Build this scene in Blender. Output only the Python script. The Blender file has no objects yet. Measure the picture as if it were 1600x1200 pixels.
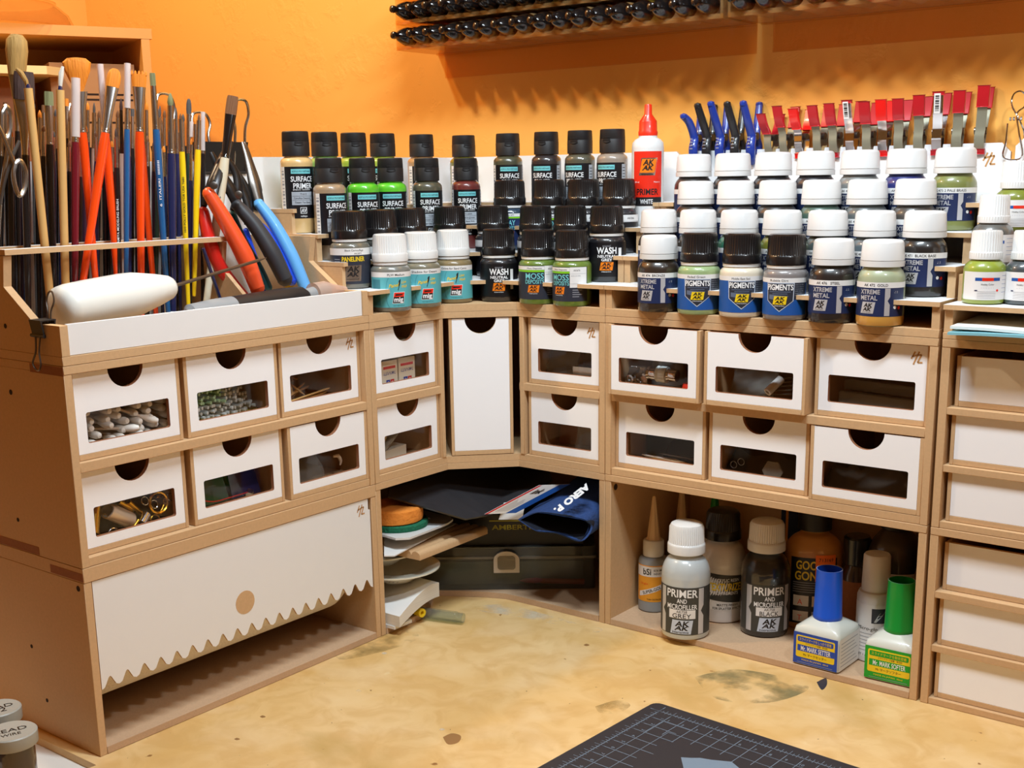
import bpy, bmesh, math, random
from mathutils import Vector, Matrix, Euler
from mathutils.geometry import tessellate_polygon
random.seed(7)
C = bpy.context.scene.collection
scn = bpy.context.scene
S = 0.01                                   # everything below is written in centimetres

# ------------------------------------------------------------------ camera
CAMPOS = Vector((90.878, -106.756, 41.616))
YAW, PITCH, ROLL, FPX, SHY = -0.6640, -0.2220, -0.0152, 1909.0, 106.0
def _basis():
    f = Vector((math.cos(PITCH)*math.sin(YAW), math.cos(PITCH)*math.cos(YAW), math.sin(PITCH)))
    r = Vector((math.cos(YAW), -math.sin(YAW), 0)); u = r.cross(f)
    return r*math.cos(ROLL)+u*math.sin(ROLL), -r*math.sin(ROLL)+u*math.cos(ROLL), f
RT, UP, FW = _basis()
cam = bpy.data.cameras.new('camera'); camo = bpy.data.objects.new('camera', cam); C.objects.link(camo)
camo.matrix_world = Matrix(((RT.x, UP.x, -FW.x, CAMPOS.x*S), (RT.y, UP.y, -FW.y, CAMPOS.y*S),
                            (RT.z, UP.z, -FW.z, CAMPOS.z*S), (0, 0, 0, 1)))
cam.sensor_width = 36; cam.lens = FPX/1600*36; cam.shift_y = SHY/1600; cam.clip_start = 0.02
scn.camera = camo

# ------------------------------------------------------------------ world, lamps, exposure
def lin(c):
    r = []
    for v in c:
        v /= 255.0
        r.append(v/12.92 if v <= 0.04045 else ((v+0.055)/1.055)**2.4)
    return (r[0], r[1], r[2], 1.0)
w = bpy.data.worlds.new('world'); scn.world = w; w.use_nodes = True
bg = w.node_tree.nodes['Background']; bg.inputs[0].default_value = (1.0, 0.44, 0.13, 1); bg.inputs[1].default_value = 0.13
scn.view_settings.view_transform = 'Standard'; scn.view_settings.look = 'None'
scn.view_settings.gamma = 1; scn.view_settings.use_curve_mapping = False
scn.view_settings.exposure = 0.22
def lamp(name, kind, loc, energy, col, aim=None, **kw):
    l = bpy.data.lights.new(name, kind); l.energy = energy; l.color = col
    for k, v in kw.items(): setattr(l, k, v)
    o = bpy.data.objects.new(name, l); C.objects.link(o); o.location = Vector(loc)*S
    if aim: o.rotation_euler = (Vector(aim)-Vector(loc)).to_track_quat('-Z', 'Y').to_euler()
    return o
lamp('tube_lamp_light', 'AREA', (50, -50, 104), 8.0, (0.78, 0.91, 1.0), (36, -16, 20), shape='RECTANGLE', size=0.34, size_y=0.05)
lamp('bulb_light_left', 'POINT', (-24, -54, 98), 12.0, (1.0, 0.74, 0.44), shadow_soft_size=0.02)
lamp('bulb_light_front', 'POINT', (98, -56, 96), 8.6, (0.88, 0.95, 1.0), shadow_soft_size=0.03)

# ------------------------------------------------------------------ placing helpers
def at(u, v, ax, val):
    """point where the view line of a photo pixel meets the plane  axis = val"""
    d = FW + RT*((u-800)/FPX) - UP*((v-600-SHY)/FPX)
    t = (val-CAMPOS[ax])/d[ax]
    return CAMPOS + d*t
def base(u, v, z, r):
    q = at(u, v, 2, z); d = Vector((q.x-CAMPOS.x, q.y-CAMPOS.y, 0)).normalized()
    return q + d*r
def facing(x, y, delta=0):
    return math.atan2(CAMPOS.x-x, -(CAMPOS.y-y)) + math.radians(delta)

# ------------------------------------------------------------------ materials
MATS = {}
def nodes(name):
    m = bpy.data.materials.new(name); m.use_nodes = True; MATS[name] = m
    nt = m.node_tree; return m, nt, nt.nodes['Principled BSDF']
def mat(name, col, rough=0.5, metal=0.0, coat=0.0, spec=0.5, noise=0.0, nscale=40, bump=0.0, bscale=200, stretch=None, sss=0.0, trans=0.0):
    if name in MATS: return MATS[name]
    m, nt, b = nodes(name)
    c = lin(col)
    b.inputs['Base Color'].default_value = c
    b.inputs['Roughness'].default_value = rough; b.inputs['Metallic'].default_value = metal
    b.inputs['Coat Weight'].default_value = coat; b.inputs['Coat Roughness'].default_value = 0.04
    b.inputs['Specular IOR Level'].default_value = spec
    b.inputs['Transmission Weight'].default_value = trans
    if noise or bump:
        tc = nt.nodes.new('ShaderNodeTexCoord'); mp = nt.nodes.new('ShaderNodeMapping')
        nt.links.new(tc.outputs['Object'], mp.inputs[0])
        if stretch: mp.inputs['Scale'].default_value = stretch
    if noise:
        n = nt.nodes.new('ShaderNodeTexNoise'); n.inputs['Scale'].default_value = nscale; n.inputs['Detail'].default_value = 6
        nt.links.new(mp.outputs[0], n.inputs['Vector'])
        mx = nt.nodes.new('ShaderNodeMix'); mx.data_type = 'RGBA'
        mx.inputs[6].default_value = tuple(x*(1-noise) for x in c[:3])+(1,)
        mx.inputs[7].default_value = tuple(min(1, x*(1+noise)) for x in c[:3])+(1,)
        nt.links.new(n.outputs[0], mx.inputs[0]); nt.links.new(mx.outputs[2], b.inputs['Base Color'])
    if bump:
        n2 = nt.nodes.new('ShaderNodeTexNoise'); n2.inputs['Scale'].default_value = bscale; n2.inputs['Detail'].default_value = 4
        nt.links.new(mp.outputs[0], n2.inputs['Vector'])
        bp = nt.nodes.new('ShaderNodeBump'); bp.inputs['Strength'].default_value = bump; bp.inputs['Distance'].default_value = 0.002
        nt.links.new(n2.outputs[0], bp.inputs['Height']); nt.links.new(bp.outputs[0], b.inputs['Normal'])
    return m
def clear(name, tint=(255, 255, 255), refl=1.0, haze=0.0, hazecol=(220, 220, 220)):
    m = bpy.data.materials.new(name); m.use_nodes = True; MATS[name] = m; nt = m.node_tree
    nt.nodes.remove(nt.nodes['Principled BSDF']); out = nt.nodes['Material Output']
    t = nt.nodes.new('ShaderNodeBsdfTransparent'); t.inputs[0].default_value = lin(tint)
    g = nt.nodes.new('ShaderNodeBsdfGlossy'); g.inputs['Roughness'].default_value = 0.03
    fr = nt.nodes.new('ShaderNodeFresnel'); fr.inputs[0].default_value = 1.45
    ge = nt.nodes.new('ShaderNodeNewGeometry'); mu = nt.nodes.new('ShaderNodeMath'); mu.operation = 'SUBTRACT'; mu.use_clamp = True; nt.links.new(fr.outputs[0], mu.inputs[0]); nt.links.new(ge.outputs['Backfacing'], mu.inputs[1])
    mx = nt.nodes.new('ShaderNodeMixShader'); nt.links.new(mu.outputs[0], mx.inputs[0])
    nt.links.new(t.outputs[0], mx.inputs[1]); nt.links.new(g.outputs[0], mx.inputs[2])
    last = mx
    if haze:
        d = nt.nodes.new('ShaderNodeBsdfDiffuse'); d.inputs[0].default_value = lin(hazecol)
        m2 = nt.nodes.new('ShaderNodeMixShader'); m2.inputs[0].default_value = haze
        nt.links.new(mx.outputs[0], m2.inputs[1]); nt.links.new(d.outputs[0], m2.inputs[2]); last = m2
    nt.links.new(last.outputs[0], out.inputs[0]); return m
mat('mdf', (206, 168, 124), 0.75, noise=0.10, nscale=420, bump=0.05, bscale=900)
mat('mdf_floor', (196, 162, 128), 0.8, noise=0.14, nscale=600, bump=0.05)
mat('mdf_dark_edge', (150, 96, 62), 0.85, noise=0.15, nscale=300)
mat('white_board', (236, 236, 236), 0.45, noise=0.012, nscale=60)
mat('white_face', (250, 250, 252), 0.5)
mat('engraving', (196, 146, 92), 0.9)
mat('white_plastic', (224, 223, 221), 0.28, coat=0.2)
mat('ribbed_white', (226, 225, 222), 0.3, coat=0.2)
mat('black_plastic', (22, 20, 21), 0.28, coat=0.3)
mat('matte_black', (30, 28, 29), 0.5)
mat('ink_black', (20, 18, 20), 0.5); mat('ink_white', (240, 240, 240), 0.5); mat('ink_grey', (150, 152, 160), 0.5)
mat('label_white', (232, 230, 228), 0.45); mat('label_black', (16, 15, 20), 0.4); mat('label_grey', (170, 176, 184), 0.45)
mat('label_cyan', (120, 205, 210), 0.45); mat('label_navy', (28, 42, 82), 0.4); mat('label_blue', (28, 84, 160), 0.4)
mat('label_teal', (92, 176, 184), 0.42); mat('label_teal_dark', (60, 130, 142), 0.42); mat('label_slate', (44, 48, 60), 0.4)
mat('label_charcoal', (62, 62, 58), 0.5); mat('label_red', (232, 44, 22), 0.4); mat('label_orange', (238, 128, 20), 0.4)
mat('label_yellow', (240, 205, 30), 0.4); mat('label_lime', (128, 200, 30), 0.4); mat('label_steel', (96, 108, 130), 0.4)
mat('foil', (190, 188, 184), 0.22, metal=0.9); mat('shield_edge', (196, 206, 222), 0.4)
mat('steel', (190, 188, 186), 0.25, metal=1.0); mat('chrome', (215, 215, 218), 0.12, metal=1.0); mat('dull_steel', (112, 106, 100), 0.35, metal=0.9)
mat('dark_steel', (60, 58, 58), 0.35, metal=0.8); mat('brass', (214, 168, 60), 0.25, metal=1.0)
clear('acrylic'); clear('glass_clear', (235, 240, 236), haze=0.05); clear('hazy_clear', (225, 222, 214), haze=0.28, hazecol=(196, 190, 178))
clear('warm_acrylic', (255, 240, 214), haze=0.10, hazecol=(230, 190, 130))

# ------------------------------------------------------------------ mesh builder (cm)
_text = {}
def tgeo(s, bold=0.0):
    k = (s, bold)
    if k in _text: return _text[k]
    cu = bpy.data.curves.new('t', 'FONT'); cu.body = s; cu.size = 1; cu.offset = bold; cu.resolution_u = 3; cu.fill_mode = 'FRONT'
    ob = bpy.data.objects.new('t', cu); me = ob.to_mesh()
    vs = [(v.co.x, v.co.y) for v in me.vertices]; fs = [tuple(p.vertices) for p in me.polygons]
    ob.to_mesh_clear(); bpy.data.objects.remove(ob); bpy.data.curves.remove(cu)
    if vs:
        x0 = min(v[0] for v in vs); x1 = max(v[0] for v in vs)
        vs = [(x-x0, y/0.7) for x, y in vs]; wd = x1-x0
    else: wd = 1
    fl = []
    for f in fs:      # keep the print facing the reader
        a = 0
        for i in range(len(f)):
            p, q = vs[f[i]], vs[f[(i+1) % len(f)]]; a += p[0]*q[1]-q[0]*p[1]
        fl.append(f if a > 0 else f[::-1])
    _text[k] = (vs, fl, wd/0.7); return _text[k]
def plane(o, u, v):
    o, u, v = Vector(o), Vector(u).normalized(), Vector(v).normalized(); n = u.cross(v)
    return lambda a, b, h=0: o+u*a+v*b+n*h
def cyl(R, c=(0, 0, 0)):
    cx, cy, cz = c
    return lambda a, b, h=0: Vector((cx+(R+h)*math.sin(a/R), cy-(R+h)*math.cos(a/R), cz+b))
def smoothpath(pts, n=6):
    P = [Vector(p) for p in pts]; out = []
    for i in range(len(P)-1):
        a = P[max(i-1, 0)]; b = P[i]; c = P[i+1]; d = P[min(i+2, len(P)-1)]
        for k in range(n):
            t = k/n
            out.append(0.5*((2*b)+(c-a)*t+(2*a-5*b+4*c-d)*t*t+(3*b-a-3*c+d)*t**3))
    out.append(P[-1]); return out
def lerpl(a, n):
    out = []
    for i in range(n):
        t = i/(n-1)*(len(a)-1); k = min(int(t), len(a)-2); f = t-k; out.append(a[k]*(1-f)+a[k+1]*f)
    return out
class MB:
    def __init__(s): s.v = []; s.f = []; s.m = []; s.sm = []; s.names = []; s.X = Matrix()
    def mi(s, n):
        if n not in s.names: s.names.append(n)
        return s.names.index(n)
    def add(s, vs, fs, m, smooth=False):
        o = len(s.v); s.v += [s.X @ Vector(v) for v in vs]; i = s.mi(m)
        for f in fs: s.f.append(tuple(o+k for k in f)); s.m.append(i); s.sm.append(smooth)
        return s
    def box(s, x0, y0, z0, x1, y1, z1, m, front=None):
        vs = [(x0, y0, z0), (x1, y0, z0), (x1, y1, z0), (x0, y1, z0), (x0, y0, z1), (x1, y0, z1), (x1, y1, z1), (x0, y1, z1)]
        fs = [(0, 3, 2, 1), (4, 5, 6, 7), (0, 1, 5, 4), (1, 2, 6, 5), (2, 3, 7, 6), (3, 0, 4, 7)]
        if front:
            s.add(vs, [f for i, f in enumerate(fs) if i != 2], m)
            s.add(vs, [fs[2]], front)
        else: s.add(vs, fs, m)
        return s
    def rbox(s, c, size, m, rot=(0, 0, 0)):
        X = s.X; s.X = X @ Matrix.Translation(c) @ Euler(rot).to_matrix().to_4x4()
        a, b, d = size[0]/2, size[1]/2, size[2]/2; s.box(-a, -b, -d, a, b, d, m); s.X = X; return s
    def lathe(s, prof, m, n=28, c=(0, 0, 0), ribs=0, ribd=0.0, ribz=None, sx=1.0, sy=1.0, cap=True, smooth=True, sxf=None):
        vs = []; 
        if ribs: n = ribs*4
        for r, z in prof:
            for i in range(n):
                a = 2*math.pi*i/n; rr = r
                if ribs and r > 0 and (ribz is None or ribz[0] <= z <= ribz[1]) and (i % 4) in (2, 3): rr = r-ribd
                kx, ky = (sxf(z) if sxf else (sx, sy))
                vs.append((c[0]+rr*kx*math.cos(a), c[1]+rr*ky*math.sin(a), c[2]+z))
        fs = []
        for j in range(len(prof)-1):
            for i in range(n):
                k = (i+1) % n; fs.append((j*n+i, j*n+k, (j+1)*n+k, (j+1)*n+i))
        s.add(vs, fs, m, smooth)
        if cap:
            if prof[0][0] > 1e-4: s.add(vs[:n], [tuple(range(n))[::-1]], m)
            if prof[-1][0] > 1e-4: s.add(vs[-n:], [tuple(range(n))], m)
        return s
    def along(s, a, b, prof, m, n=16, **kw):
        """lathe laid along the axis a->b; prof z is measured from a"""
        a, b = Vector(a), Vector(b); q = (b-a).to_track_quat('Z', 'Y').to_matrix().to_4x4(); X = s.X
        s.X = X @ Matrix.Translation(a) @ q; s.lathe(prof, m, n, **kw); s.X = X; return s
    def tube(s, pts, r, m, n=8, flat=1.0, nrm=None, cap=True, closed=False):
        P = [Vector(p) for p in pts]; N = len(P); R = r if isinstance(r, (list, tuple)) else [r]*N
        if len(R) != N: R = lerpl(list(R), N)
        vs = []; up = Vector(nrm).normalized() if nrm else None; prev = None
        for i in range(N):
            t = ((P[(i+1) % N]-P[i-1]) if closed else (P[min(i+1, N-1)]-P[max(i-1, 0)])).normalized()
            if up: a = (up-t*up.dot(t)).normalized()
            else:
                if prev is None: prev = Vector((0, 0, 1)) if abs(t.z) < 0.9 else Vector((1, 0, 0))
                a = (prev-t*prev.dot(t)).normalized(); prev = a
            b = t.cross(a)
            for k in range(n):
                g = 2*math.pi*k/n; vs.append(P[i]+a*math.cos(g)*R[i]*flat+b*math.sin(g)*R[i])
        fs = []
        for j in range(N if closed else N-1):
            for k in range(n):
                q = (k+1) % n; j2 = (j+1) % N; fs.append((j*n+k, j*n+q, j2*n+q, j2*n+k))
        s.add(vs, fs, m, True)
        if cap and not closed:
            s.add(vs[:n], [tuple(range(n))[::-1]], m, True); s.add(vs[-n:], [tuple(range(n))], m, True)
        return s
    def prism(s, poly, h0, h1, fn, m, side=None, holes=(), back=None):
        """poly, holes in the plane of fn(a,b,h); caps at h0 (back) and h1 (front)"""
        o_ = fn(0, 0, 0); flip = (fn(1, 0, 0)-o_).cross(fn(0, 1, 0)-o_).dot(fn(0, 0, 1)-o_)*(h1-h0) < 0; f0 = len(s.f)
        side = side or m; loops = [list(poly)]+[list(h) for h in holes]
        tri = tessellate_polygon([[Vector((p[0], p[1], 0)) for p in l] for l in loops]); flat = [p for l in loops for p in l]
        A = []; B = []
        for t in tri:
            p, q, r = (flat[i] for i in t); ar = (q[0]-p[0])*(r[1]-p[1])-(q[1]-p[1])*(r[0]-p[0])
            t = tuple(t) if ar > 0 else tuple(t)[::-1]; A.append(t); B.append(t[::-1])
        s.add([fn(p[0], p[1], h1) for p in flat], A, m); s.add([fn(p[0], p[1], h0) for p in flat], B, back or m)
        for l in loops:
            n = len(l); area = sum(l[i][0]*l[(i+1) % n][1]-l[(i+1) % n][0]*l[i][1] for i in range(n))
            if (area < 0) != (l is not loops[0]): l = l[::-1]
            vs = [fn(p[0], p[1], h0) for p in l]+[fn(p[0], p[1], h1) for p in l]
            s.add(vs, [(i, (i+1) % n, n+(i+1) % n, n+i) for i in range(n)], side)
        if flip: s.f[f0:] = [f[::-1] for f in s.f[f0:]]
        return s
    def quad(s, p, fn, m, n=6, h=0.0, rows=1):
        """bilinear patch p00,p10,p11,p01 laid on a surface"""
        vs = []; fs = []
        for j in range(rows+1):
            g = j/rows
            for i in range(n+1):
                t = i/n
                a = [p[0][k]*(1-t)+p[1][k]*t for k in (0, 1)]; b = [p[3][k]*(1-t)+p[2][k]*t for k in (0, 1)]
                vs.append(fn(a[0]*(1-g)+b[0]*g, a[1]*(1-g)+b[1]*g, h))
        for j in range(rows):
            for i in range(n): k = j*(n+1)+i; fs.append((k, k+1, k+n+2, k+n+1))
        return s.add(vs, fs, m, True)
    def rect(s, a0, b0, a1, b1, fn, m, n=6, h=0.0): return s.quad([(a0, b0), (a1, b0), (a1, b1), (a0, b1)], fn, m, n, h)
    def text(s, t, hgt, fn, m, c=(0, 0), w=None, bold=0.0, h=0.0, shear=0.0, align='c', rot=0):
        vs, fs, wd = tgeo(t, bold); wid = wd*0.7*hgt/0.7; k = hgt; kx = hgt*0.7/0.7
        kx = hgt/1.0
        W = (max(v[0] for v in vs) if vs else 1)*kx/0.7
        sx = kx/0.7
        if w: sx = w/(max(v[0] for v in vs)); W = w
        off = {'c': -W/2, 'l': 0, 'r': -W}[align]; out = []; cr, sr = math.cos(rot), math.sin(rot)
        for x, y in vs:
            a = x*sx+off+shear*y*hgt; b = y*hgt-hgt/2
            out.append(fn(c[0]+a*cr-b*sr, c[1]+a*sr+b*cr, h))
        return s.add(out, fs, m)
    def line(s, a, b, wd, fn, m, h=0.0):
        a, b = Vector(a), Vector(b); d = (b-a).normalized(); n = Vector((-d.y, d.x))*wd/2
        return s.quad([tuple(a-n), tuple(b-n), tuple(b+n), tuple(a+n)], fn, m, 2, h)
    def mesh(s, name, sharp=35):
        me = bpy.data.meshes.new(name); me.from_pydata([tuple(v*S) for v in s.v], [], s.f)
        for n in s.names: me.materials.append(MATS[n])
        me.polygons.foreach_set('material_index', s.m); me.polygons.foreach_set('use_smooth', s.sm)
        me.update(); me.set_sharp_from_angle(angle=math.radians(sharp)); return me
    def build(s, name, parent=None, bevel=0, label=None, sharp=35):
        o = bpy.data.objects.new(name, s.mesh(name, sharp)); C.objects.link(o)
        if parent: o.parent = parent
        if label: o['label'] = label
        if bevel:
            b = o.modifiers.new('bevel', 'BEVEL'); b.width = bevel*S; b.segments = 1; b.limit_method = 'ANGLE'; b.angle_limit = math.radians(50)
        return o
def thing(name, label, cat, loc=(0, 0, 0), rotz=0, group=None):
    o = bpy.data.objects.new(name, None); C.objects.link(o); o.location = Vector(loc)*S; o.rotation_euler = (0, 0, rotz)
    o.empty_display_size = 0.01; o['label'] = label; o['category'] = cat
    if group: o['group'] = group
    return o
def tag(o, label, cat, group=None, loc=None, rotz=None):
    o['label'] = label; o['category'] = cat
    if group: o['group'] = group
    if loc is not None: o.location = Vector(loc)*S
    if rotz is not None: o.rotation_euler = (0, 0, rotz)
    return o
def struct(mb, name, parent=None):
    o = mb.build(name, parent); o['kind'] = 'structure'; return o
_cache = {}
def inst(name, key, fn, parent):
    """a part whose mesh is shared by every thing of the same make"""
    if key not in _cache: m = MB(); fn(m); _cache[key] = m.mesh(name)
    o = bpy.data.objects.new(name, _cache[key]); C.objects.link(o); o.parent = parent; return o
def rounded(a0, b0, a1, b1, r, n=4):
    out = []
    for cx, cy, s0 in ((a1-r, b0+r, -90), (a1-r, b1-r, 0), (a0+r, b1-r, 90), (a0+r, b0+r, 180)):
        for i in range(n+1):
            g = math.radians(s0+90*i/n); out.append((cx+r*math.cos(g), cy+r*math.sin(g)))
    return out
def circle(cx, cy, r, n=24, a0=0): return [(cx+r*math.cos(a0+2*math.pi*i/n), cy+r*math.sin(a0+2*math.pi*i/n)) for i in range(n)]
XY = lambda a, b, h=0: Vector((a, b, h))
def hz_mark(mb, fn, c, k=1.0, h=0.02):
    """the maker's slanted H/Z sign burnt into the white board"""
    P = lambda x, y: (c[0]+x*k, c[1]+y*k)
    for a, b in (((-.50, -.12), (-.18, .50)), ((-.30, -.58), (.16, .52)), ((-.42, .08), (-.02, .20)), ((.02, .22), (.36, .26)), ((.36, .26), (.04, -.40)), ((.04, -.40), (.46, -.38))):
        mb.line(P(*a), P(*b), .13*k, fn, 'engraving', h)

# ================================================================== the setting
wallm = mat('wall_paint', (246, 182, 88), 0.6, noise=0.035, nscale=6, bump=0.32, bscale=34)
def wall_bump(m):
    nt = m.node_tree; b = nt.nodes['Principled BSDF']; tc = nt.nodes.new('ShaderNodeTexCoord')
    mu = nt.nodes.new('ShaderNodeTexMusgrave') if False else nt.nodes.new('ShaderNodeTexNoise')
    mu.inputs['Scale'].default_value = 30; mu.inputs['Detail'].default_value = 8; mu.inputs['Roughness'].default_value = 0.62; mu.inputs['Distortion'].default_value = 0.2
    nt.links.new(tc.outputs['Object'], mu.inputs['Vector'])
    rp = nt.nodes.new('ShaderNodeValToRGB'); rp.color_ramp.elements[0].position = 0.54; rp.color_ramp.elements[1].position = 0.70
    nt.links.new(mu.outputs[0], rp.inputs[0])
    bp = nt.nodes.new('ShaderNodeBump'); bp.inputs['Strength'].default_value = 0.30; bp.inputs['Distance'].default_value = 0.002
    nt.links.new(rp.outputs[0], bp.inputs['Height']); nt.links.new(bp.outputs[0], b.inputs['Normal'])
wall_bump(wallm)
struct(MB().box(-80, 1.6, -75, 260, 12, 170, 'wall_paint'), 'wall_back')
struct(MB().box(-90, -260, -75, -70, 12, 170, 'wall_paint'), 'wall_left')
mat('floor_wood', (120, 84, 56), 0.5, noise=0.2, nscale=12)
struct(MB().box(-90, -260, -78, 260, 12, -75, 'floor_wood'), 'floor')

# desk: pale laminate table with a stained hardboard work top
def board_mat():
    m, nt, b = nodes('work_board'); b.inputs['Roughness'].default_value = 0.5
    tc = nt.nodes.new('ShaderNodeTexCoord'); mp = nt.nodes.new('ShaderNodeMapping'); nt.links.new(tc.outputs['Object'], mp.inputs[0])
    def noise(sc, det=5, dist=0.0, vec=None):
        n = nt.nodes.new('ShaderNodeTexNoise'); n.inputs['Scale'].default_value = sc; n.inputs['Detail'].default_value = det; n.inputs['Distortion'].default_value = dist
        nt.links.new(mp.outputs[0], n.inputs['Vector']); return n
    def ramp(src, p0, p1, c0, c1):
        r = nt.nodes.new('ShaderNodeValToRGB'); r.color_ramp.elements[0].position = p0; r.color_ramp.elements[1].position = p1
        r.color_ramp.elements[0].color = c0; r.color_ramp.elements[1].color = c1; nt.links.new(src.outputs[0], r.inputs[0]); return r
    def mix(a, b_, f, mode='MIX'):
        x = nt.nodes.new('ShaderNodeMix'); x.data_type = 'RGBA'; x.blend_type = mode
        nt.links.new(f.outputs[0], x.inputs[0])
        for k, q in ((6, a), (7, b_)):
            if isinstance(q, tuple): x.inputs[k].default_value = q
            else: nt.links.new(q.outputs[2 if q.bl_idname == 'ShaderNodeMix' else 0], x.inputs[k])
        return x
    W, B = (1, 1, 1, 1), (0, 0, 0, 1)
    f1 = ramp(noise(9, 6, 1.0), 0.35, 0.68, B, W)
    a = mix(lin((218, 176, 108)), lin((232, 198, 142)), f1)
    f1b = ramp(noise(34, 7, 1.2), 0.42, 0.62, B, (.5, .5, .5, 1)); a = mix(a, lin((206, 160, 92)), f1b)
    f1c = ramp(noise(17, 5, 0.4), 0.52, 0.68, B, (.4, .4, .4, 1)); a = mix(a, lin((238, 208, 160)), f1c)
    f2 = ramp(noise(5, 7, 0.6), 0.60, 0.70, B, W); a = mix(a, lin((198, 160, 92)), f2)
    n3 = noise(3.2, 5, 0.3); f3 = ramp(n3, 0.66, 0.74, B, (.55, .55, .55, 1)); a = mix(a, lin((150, 142, 98)), f3)
    f4 = ramp(noise(60, 3), 0.715, 0.735, B, W); a = mix(a, lin((150, 104, 52)), f4)
    f5 = ramp(noise(240, 2), 0.76, 0.78, B, W); a = mix(a, lin((96, 62, 36)), f5)
    f6 = ramp(noise(22, 6, 2.0), 0.70, 0.80, B, (.5, .5, .5, 1)); a = mix(a, lin((242, 222, 178)), f6)
    nt.links.new(a.outputs[2], b.inputs['Base Color'])
board_mat()
mat('laminate', (228, 226, 218), 0.5); mat('stain_brown', (150, 108, 60), 0.6)
t = thing('desk', 'long workbench with a pale top, under everything, seen only at the bottom left', 'desk', (0, 0, 0))
MB().box(-68, -75, -3.6, 170, 1.4, -0.62, 'laminate').build('table_top', t)
for x in (-60, 160):
    for y in (-70, -6): MB().box(x-3, y-3, -75, x+3, y+3, -3.6, 'laminate').build('leg', t)
def stain(n, col, fac):
    m = bpy.data.materials.new(n); m.use_nodes = True; MATS[n] = m; nt = m.node_tree; pb = nt.nodes['Principled BSDF']; pb.inputs[0].default_value = lin(col); pb.inputs['Roughness'].default_value = .6
    tc = nt.nodes.new('ShaderNodeTexCoord'); no = nt.nodes.new('ShaderNodeTexNoise'); no.inputs['Scale'].default_value = 38; no.inputs['Detail'].default_value = 7; nt.links.new(tc.outputs['Object'], no.inputs['Vector'])
    rp = nt.nodes.new('ShaderNodeValToRGB'); rp.color_ramp.elements[0].position = .45; rp.color_ramp.elements[1].position = .72; rp.color_ramp.elements[1].color = (fac, fac, fac, 1); nt.links.new(no.outputs[0], rp.inputs[0]); nt.links.new(rp.outputs[0], pb.inputs['Alpha'])
stain('paint_white_mark', (232, 222, 196), .5); stain('stain_grey', (150, 140, 96), .5); stain('stain_green', (166, 140, 80), .35)
t = thing('work_board', 'stained yellow-brown hardboard covering the desk in front of the drawer units', 'board', (0, 0, 0))
b = MB(); b.box(-20, -60.9, -0.6, 160, 1.2, 0, 'work_board'); b.box(15.9, -75, -0.6, 160, -60.9, 0, 'work_board'); b.build('panel', t)
def blot(pts, m, n=5, z=0.012, nm='paint_stain'):
    P = smoothpath([(*at(u, v, 2, 0).xy, 0) for u, v in pts]+[(*at(*pts[0], 2, 0).xy, 0)], n)[:-1]
    k = MB(); k.prism([(p.x, p.y) for p in P], 0.002, z, XY, m); k.build(nm, t)
blot([(742, 948), (790, 945), (860, 962), (905, 975), (940, 982), (930, 988), (880, 978), (800, 962), (750, 955)], 'paint_white_mark', z=0.010)
blot([(1085, 1058), (1150, 1046), (1240, 1062), (1262, 1078), (1200, 1098), (1120, 1092)], 'stain_grey')
blot([(1276, 1066), (1290, 1060), (1292, 1070), (1284, 1078)], 'label_slate', z=0.014)
blot([(692, 1152), (706, 1146), (720, 1150), (716, 1160), (700, 1163)], 'stain_brown')
blot([(520, 1005), (560, 990), (640, 985), (650, 1000), (590, 1020), (530, 1030)], 'stain_green', z=0.008)
blot([(930, 1104), (965, 1094), (985, 1102), (965, 1114), (938, 1114)], 'stain_green', z=0.008)
for u, v in ((600, 1021), (1000, 984), (916, 1008), (690, 1140), (410, 1120), (370, 1155), (560, 1080)):
    blot([(u-4, v), (u, v-2), (u+5, v), (u, v+1.5)], 'paint_white_mark' if u in (600, 690, 560) else 'stain_brown', 3, 0.016)

# ================================================================== drawer units
D = 15.1; H1 = 14.6; H2 = 29.24; T = 0.62
ROTA = math.pi/2
def fA(s, d, z): return Vector((D-d, -60+s, z))
def fB(s, d, z): return Vector((30+s, -D+d, z))
def fC(s, d, z): return Vector((60.3+s, -D+d, z))
FRAMES = {'A': ((D, -60, 0), ROTA, fA), 'B': ((30, -D, 0), 0, fB), 'C': ((60.25, -D, 0), 0, fC)}
def unit(name, label, cat, fr, z0):
    loc, rz, f = FRAMES[fr]; return thing(name, label, cat, (loc[0], loc[1], z0), rz)
def sidepanels(t, z1, w=30, y0=0.03, tt=0.0):
    for x in (0.02, w-T-0.02):
        b = MB(); b.box(x, y0, 0.02, x+T, D, z1-tt, 'mdf')
        b.build('side_panel', t, 0.03)
def slab(t, name, x0, x1, z0, z1, y0=0.0, y1=D, m='mdf'):
    return MB().box(x0, y0, z0, x1, y1, z1, m).build(name, t, 0.03)
def front_board(x0, x1, z0, z1, fn, notch=1.5, window=True, mark=False, th=0.35, m='white_face'):
    """white drawer front with a finger notch and a window"""
    mb = MB(); cx = (x0+x1)/2
    poly = [(x0, z0), (x1, z0), (x1, z1)]
    if notch:
        poly += [(cx+notch*math.cos(math.radians(g)), z1+notch*0.98*math.sin(math.radians(g))) for g in range(0, -181, -12)]
    poly += [(x0, z1)]
    holes = [rounded(x0+0.8, z0+0.72, x1-0.8, z0+2.95, 0.16)] if window else []
    mb.prism(poly, 0, th, fn, m, 'mdf_dark_edge' if window else 'mdf', holes, back='mdf')
    if mark: hz_mark(mb, lambda a, b, h=0: fn(a, b, th+h), (x1-0.78, z1-0.95), 0.92)
    return mb
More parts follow.
